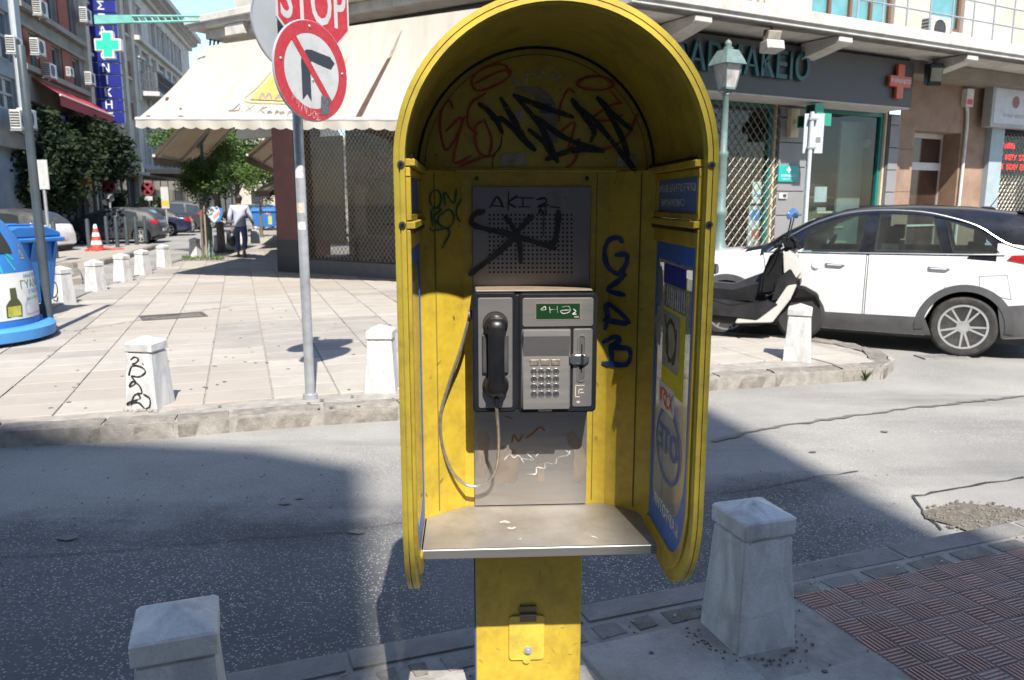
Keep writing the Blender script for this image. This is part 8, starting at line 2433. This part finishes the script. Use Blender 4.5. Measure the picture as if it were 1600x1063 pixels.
# ================================================================== the walking man
skin = M('skin', (.30, .17, .11), .55, var=.05)
shirt_m = M('pale_blue_shirt', (.36, .38, .46), .8, var=.06, scale=8, bump=.25, bscale=18)
jean_m = M('blue_jeans', (.06, .09, .17), .8, var=.2, scale=10, bump=.25, bscale=22)
hair_m = M('dark_hair', (.012, .010, .009), .6)
shoe_m = M('brown_shoe', (.16, .12, .09), .7)
mf = gp(378, 402)
man = thing('person', 'man in pale shirt and jeans walking away with a dark bag and a white bag', 'person', mf, R(14))
def skinned(name, verts, edges, radii, mat, parent, root=0, sub=2):
    me = bpy.data.meshes.new(name); me.from_pydata(verts, edges, [])
    o = bpy.data.objects.new(name, me); col.objects.link(o)
    md = o.modifiers.new('skin', 'SKIN'); md.use_smooth_shade = True
    sv = me.skin_vertices[0].data
    for i, r_ in enumerate(radii): sv[i].radius = r_ if isinstance(r_, tuple) else (r_, r_); sv[i].use_root = (i == root)
    o.modifiers.new('sub', 'SUBSURF').levels = sub; o.modifiers['sub'].render_levels = sub
    bpy.context.view_layer.update()
    m2 = bpy.data.meshes.new_from_object(o.evaluated_get(bpy.context.evaluated_depsgraph_get()))
    o.modifiers.clear(); o.data = m2; m2.materials.clear(); m2.materials.append(mat)
    m2.polygons.foreach_set('use_smooth', [True] * len(m2.polygons))
    o.parent = parent
    return o
# x across, y ahead (he walks away from the viewer), z up
J = dict(pel=(0, 0, .95), ch=(0, .02, 1.28), nk=(0, .02, 1.47), hd=(0, .05, 1.60), ht=(0, .05, 1.68), sl=(-.19, .02, 1.40), sr=(.19, .02, 1.40), el=(-.27, -.03, 1.13), er=(.29, .04, 1.12), wl=(-.25, .10, .90), wr=(.34, .16, .93),
         hl=(-.25, .13, .82), hr=(.36, .20, .85), pl=(-.10, 0, .90), pr=(.10, 0, .90), kl=(-.10, .13, .50), kr=(.11, -.05, .50), al=(-.09, .02, .10), ar=(.10, -.28, .20), tl=(-.09, .16, .03), trr=(.10, -.20, .06))
names = list(J)
ix = {k: i for i, k in enumerate(names)}
E_ = [('pel', 'ch'), ('ch', 'nk'), ('nk', 'hd'), ('hd', 'ht'), ('ch', 'sl'), ('ch', 'sr'), ('sl', 'el'), ('sr', 'er'), ('el', 'wl'), ('er', 'wr'), ('wl', 'hl'), ('wr', 'hr'), ('pel', 'pl'), ('pel', 'pr'), ('pl', 'kl'), ('pr', 'kr'), ('kl', 'al'), ('kr', 'ar'), ('al', 'tl'), ('ar', 'trr')]
rad = dict(pel=.12, ch=.13, nk=.055, hd=.092, ht=.07, sl=.055, sr=.055, el=.042, er=.042, wl=.03, wr=.03, hl=.035, hr=.035, pl=.08, pr=.08, kl=.058, kr=.058, al=.04, ar=.04, tl=.035, trr=.035)
skinned('body', [J[k] for k in names], [(ix[a], ix[b_]) for a, b_ in E_], [rad[k] for k in names], skin, man)
for s, (wx, wy, wz) in ((-1, J['hl']), (1, J['hr'])):
    fm_ = MB()
    for k in range(4):
        x = wx - .02 + .013 * k
        fm_.tube([(x, wy, wz - .02), (x, wy + .012, wz - .06), (x, wy + .0, wz - .085)], [.009, .008, .006], 6)
    fm_.tube([(wx - s * .025, wy, wz), (wx - s * .045, wy + .02, wz - .03), (wx - s * .035, wy + .03, wz - .055)], [.010, .009, .007], 6)
    o = fm_.build('fingers', skin, man, smooth=60); o['kind'] = 'stuff'
skinned('shirt', [(0, 0, .86), (0, 0, 1.02), (0, .01, 1.25), (0, .02, 1.40), (0, .02, 1.46), (-.20, .02, 1.395), (-.275, -.03, 1.13), (-.255, .085, .93), (.20, .02, 1.395), (.295, .04, 1.12), (.335, .145, .96)],
        [(0, 1), (1, 2), (2, 3), (3, 4), (3, 5), (5, 6), (6, 7), (3, 8), (8, 9), (9, 10)], [(.185, .13), (.185, .135), (.19, .14), (.15, .11), (.07, .07), .082, .066, .052, .082, .066, .052], shirt_m, man, root=1)
skinned('trousers', [(0, 0, .98), (0, 0, .88), (-.10, .02, .82), (-.105, .13, .50), (-.09, .035, .13), (.10, 0, .82), (.115, -.05, .50), (.10, -.24, .22)], [(0, 1), (1, 2), (2, 3), (3, 4), (1, 5), (5, 6), (6, 7)], [(.165, .12), (.165, .125), .105, .082, .068, .105, .082, .068], jean_m, man, root=1)
m = MB(); m.ball((0, .035, 1.645), (.098, .112, .105), 14, 9); m.box(-.06, .06, -.07, .0, 1.53, 1.60); m.build('hair', hair_m, man, bevel=.02, seg=2, smooth=60)
for (x, y, z, p_) in ((-.09, .06, .045, 0), (.10, -.27, .115, -55)):
    m = MB(); m.ball((0, 0, 0), (.052, .14, .05), 12, 7); m.box(-.045, .045, -.12, .12, -.05, -.03); o = m.build('shoe', shoe_m, man, smooth=60); o.location = (x, y, z); o.rotation_euler = (R(p_), 0, 0)
m = MB(); m.ball((0, 0, -.26), (.15, .10, .20), 12, 8); m.tube([(-.05, 0, -.10), (-.02, 0, 0), (.03, 0, -.10)], .012, 5); m.tube([(.05, .03, -.20), (.1, .06, -.42)], .01, 4)
o = m.build('dark_bag', M('black_bag', (.012, .012, .016), .45), smooth=60); o.location = man.matrix_basis @ Vector(J['hl']) if 0 else mf + Matrix.Rotation(R(14), 3, 'Z') @ Vector((-.26, .13, .76)); o.name = 'shoulder_bag'
tag(o, 'dark soft bag hanging from the hand of the walking man', 'bag')
m = MB(); m.prism([(-.13, -.42), (.13, -.42), (.11, -.06), (-.11, -.06)], 'y', -.05, .05); m.tube([(-.06, 0, -.07), (0, 0, .01), (.06, 0, -.07)], .008, 5)
o = m.build('carrier_bag', M('white_bag', (.50, .50, .50), .6, var=.1), bevel=.015); o.location = mf + Matrix.Rotation(R(14), 3, 'Z') @ Vector((.37, .22, .79)); o.rotation_euler = (0, 0, R(14))
tag(o, 'white carrier bag in the other hand of the walking man', 'bag')
fp_ = dp(336, 334, 22.0)
fan = thing('paper_fan', 'white rounded fan with blue rim and red print on a stick beside the man', 'fan', fp_, R(-8))
m = MB(); m.prism([(-.20, -.10), (-.05, -.24), (.14, -.20), (.22, -.04), (.20, .14), (.06, .20), (-.02, .17), (-.10, .22), (-.22, .16), (-.25, .02)], 'y', -.012, .012); m.build('face', M('fan_white', (.50, .55, .55), .5), fan, bevel=.004)
m = MB(); m.prism([(-.02, -.24), (.14, -.21), (.225, -.04), (.205, .14), (.10, .19), (.16, .05), (.12, -.10)], 'y', -.015, -.0125); m.build('blue_rim', M('fan_blue', (.02, .16, .45), .5), fan)
m = MB()
for k in range(4): m.box(-.04 + .05 * k, -.01 + .05 * k, -.017, -.0155, -.14 + .03 * k, -.05 + .04 * k)
m.build('print', ink_red_b, fan); fan.children[-1]['kind'] = 'stuff'
m = MB(); m.cyl((.12, 0, -.18), (.38, 0, -.30), .012, 6); m.build('stick', M('stick_wood', (.40, .25, .08), .7), fan)

# ------------------------------------------------------------------ lettering becomes plain mesh
bpy.context.view_layer.update()
dg = bpy.context.evaluated_depsgraph_get()
for o in [q for q in col.objects if q.type == 'FONT']:
    me = bpy.data.meshes.new_from_object(o.evaluated_get(dg))
    n = bpy.data.objects.new(o.name.split('.')[0], me)
    col.objects.link(n)
    n.parent = o.parent
    n.matrix_parent_inverse = Matrix.Identity(4)
    n.matrix_basis = o.matrix_basis.copy()
    bpy.data.objects.remove(o)
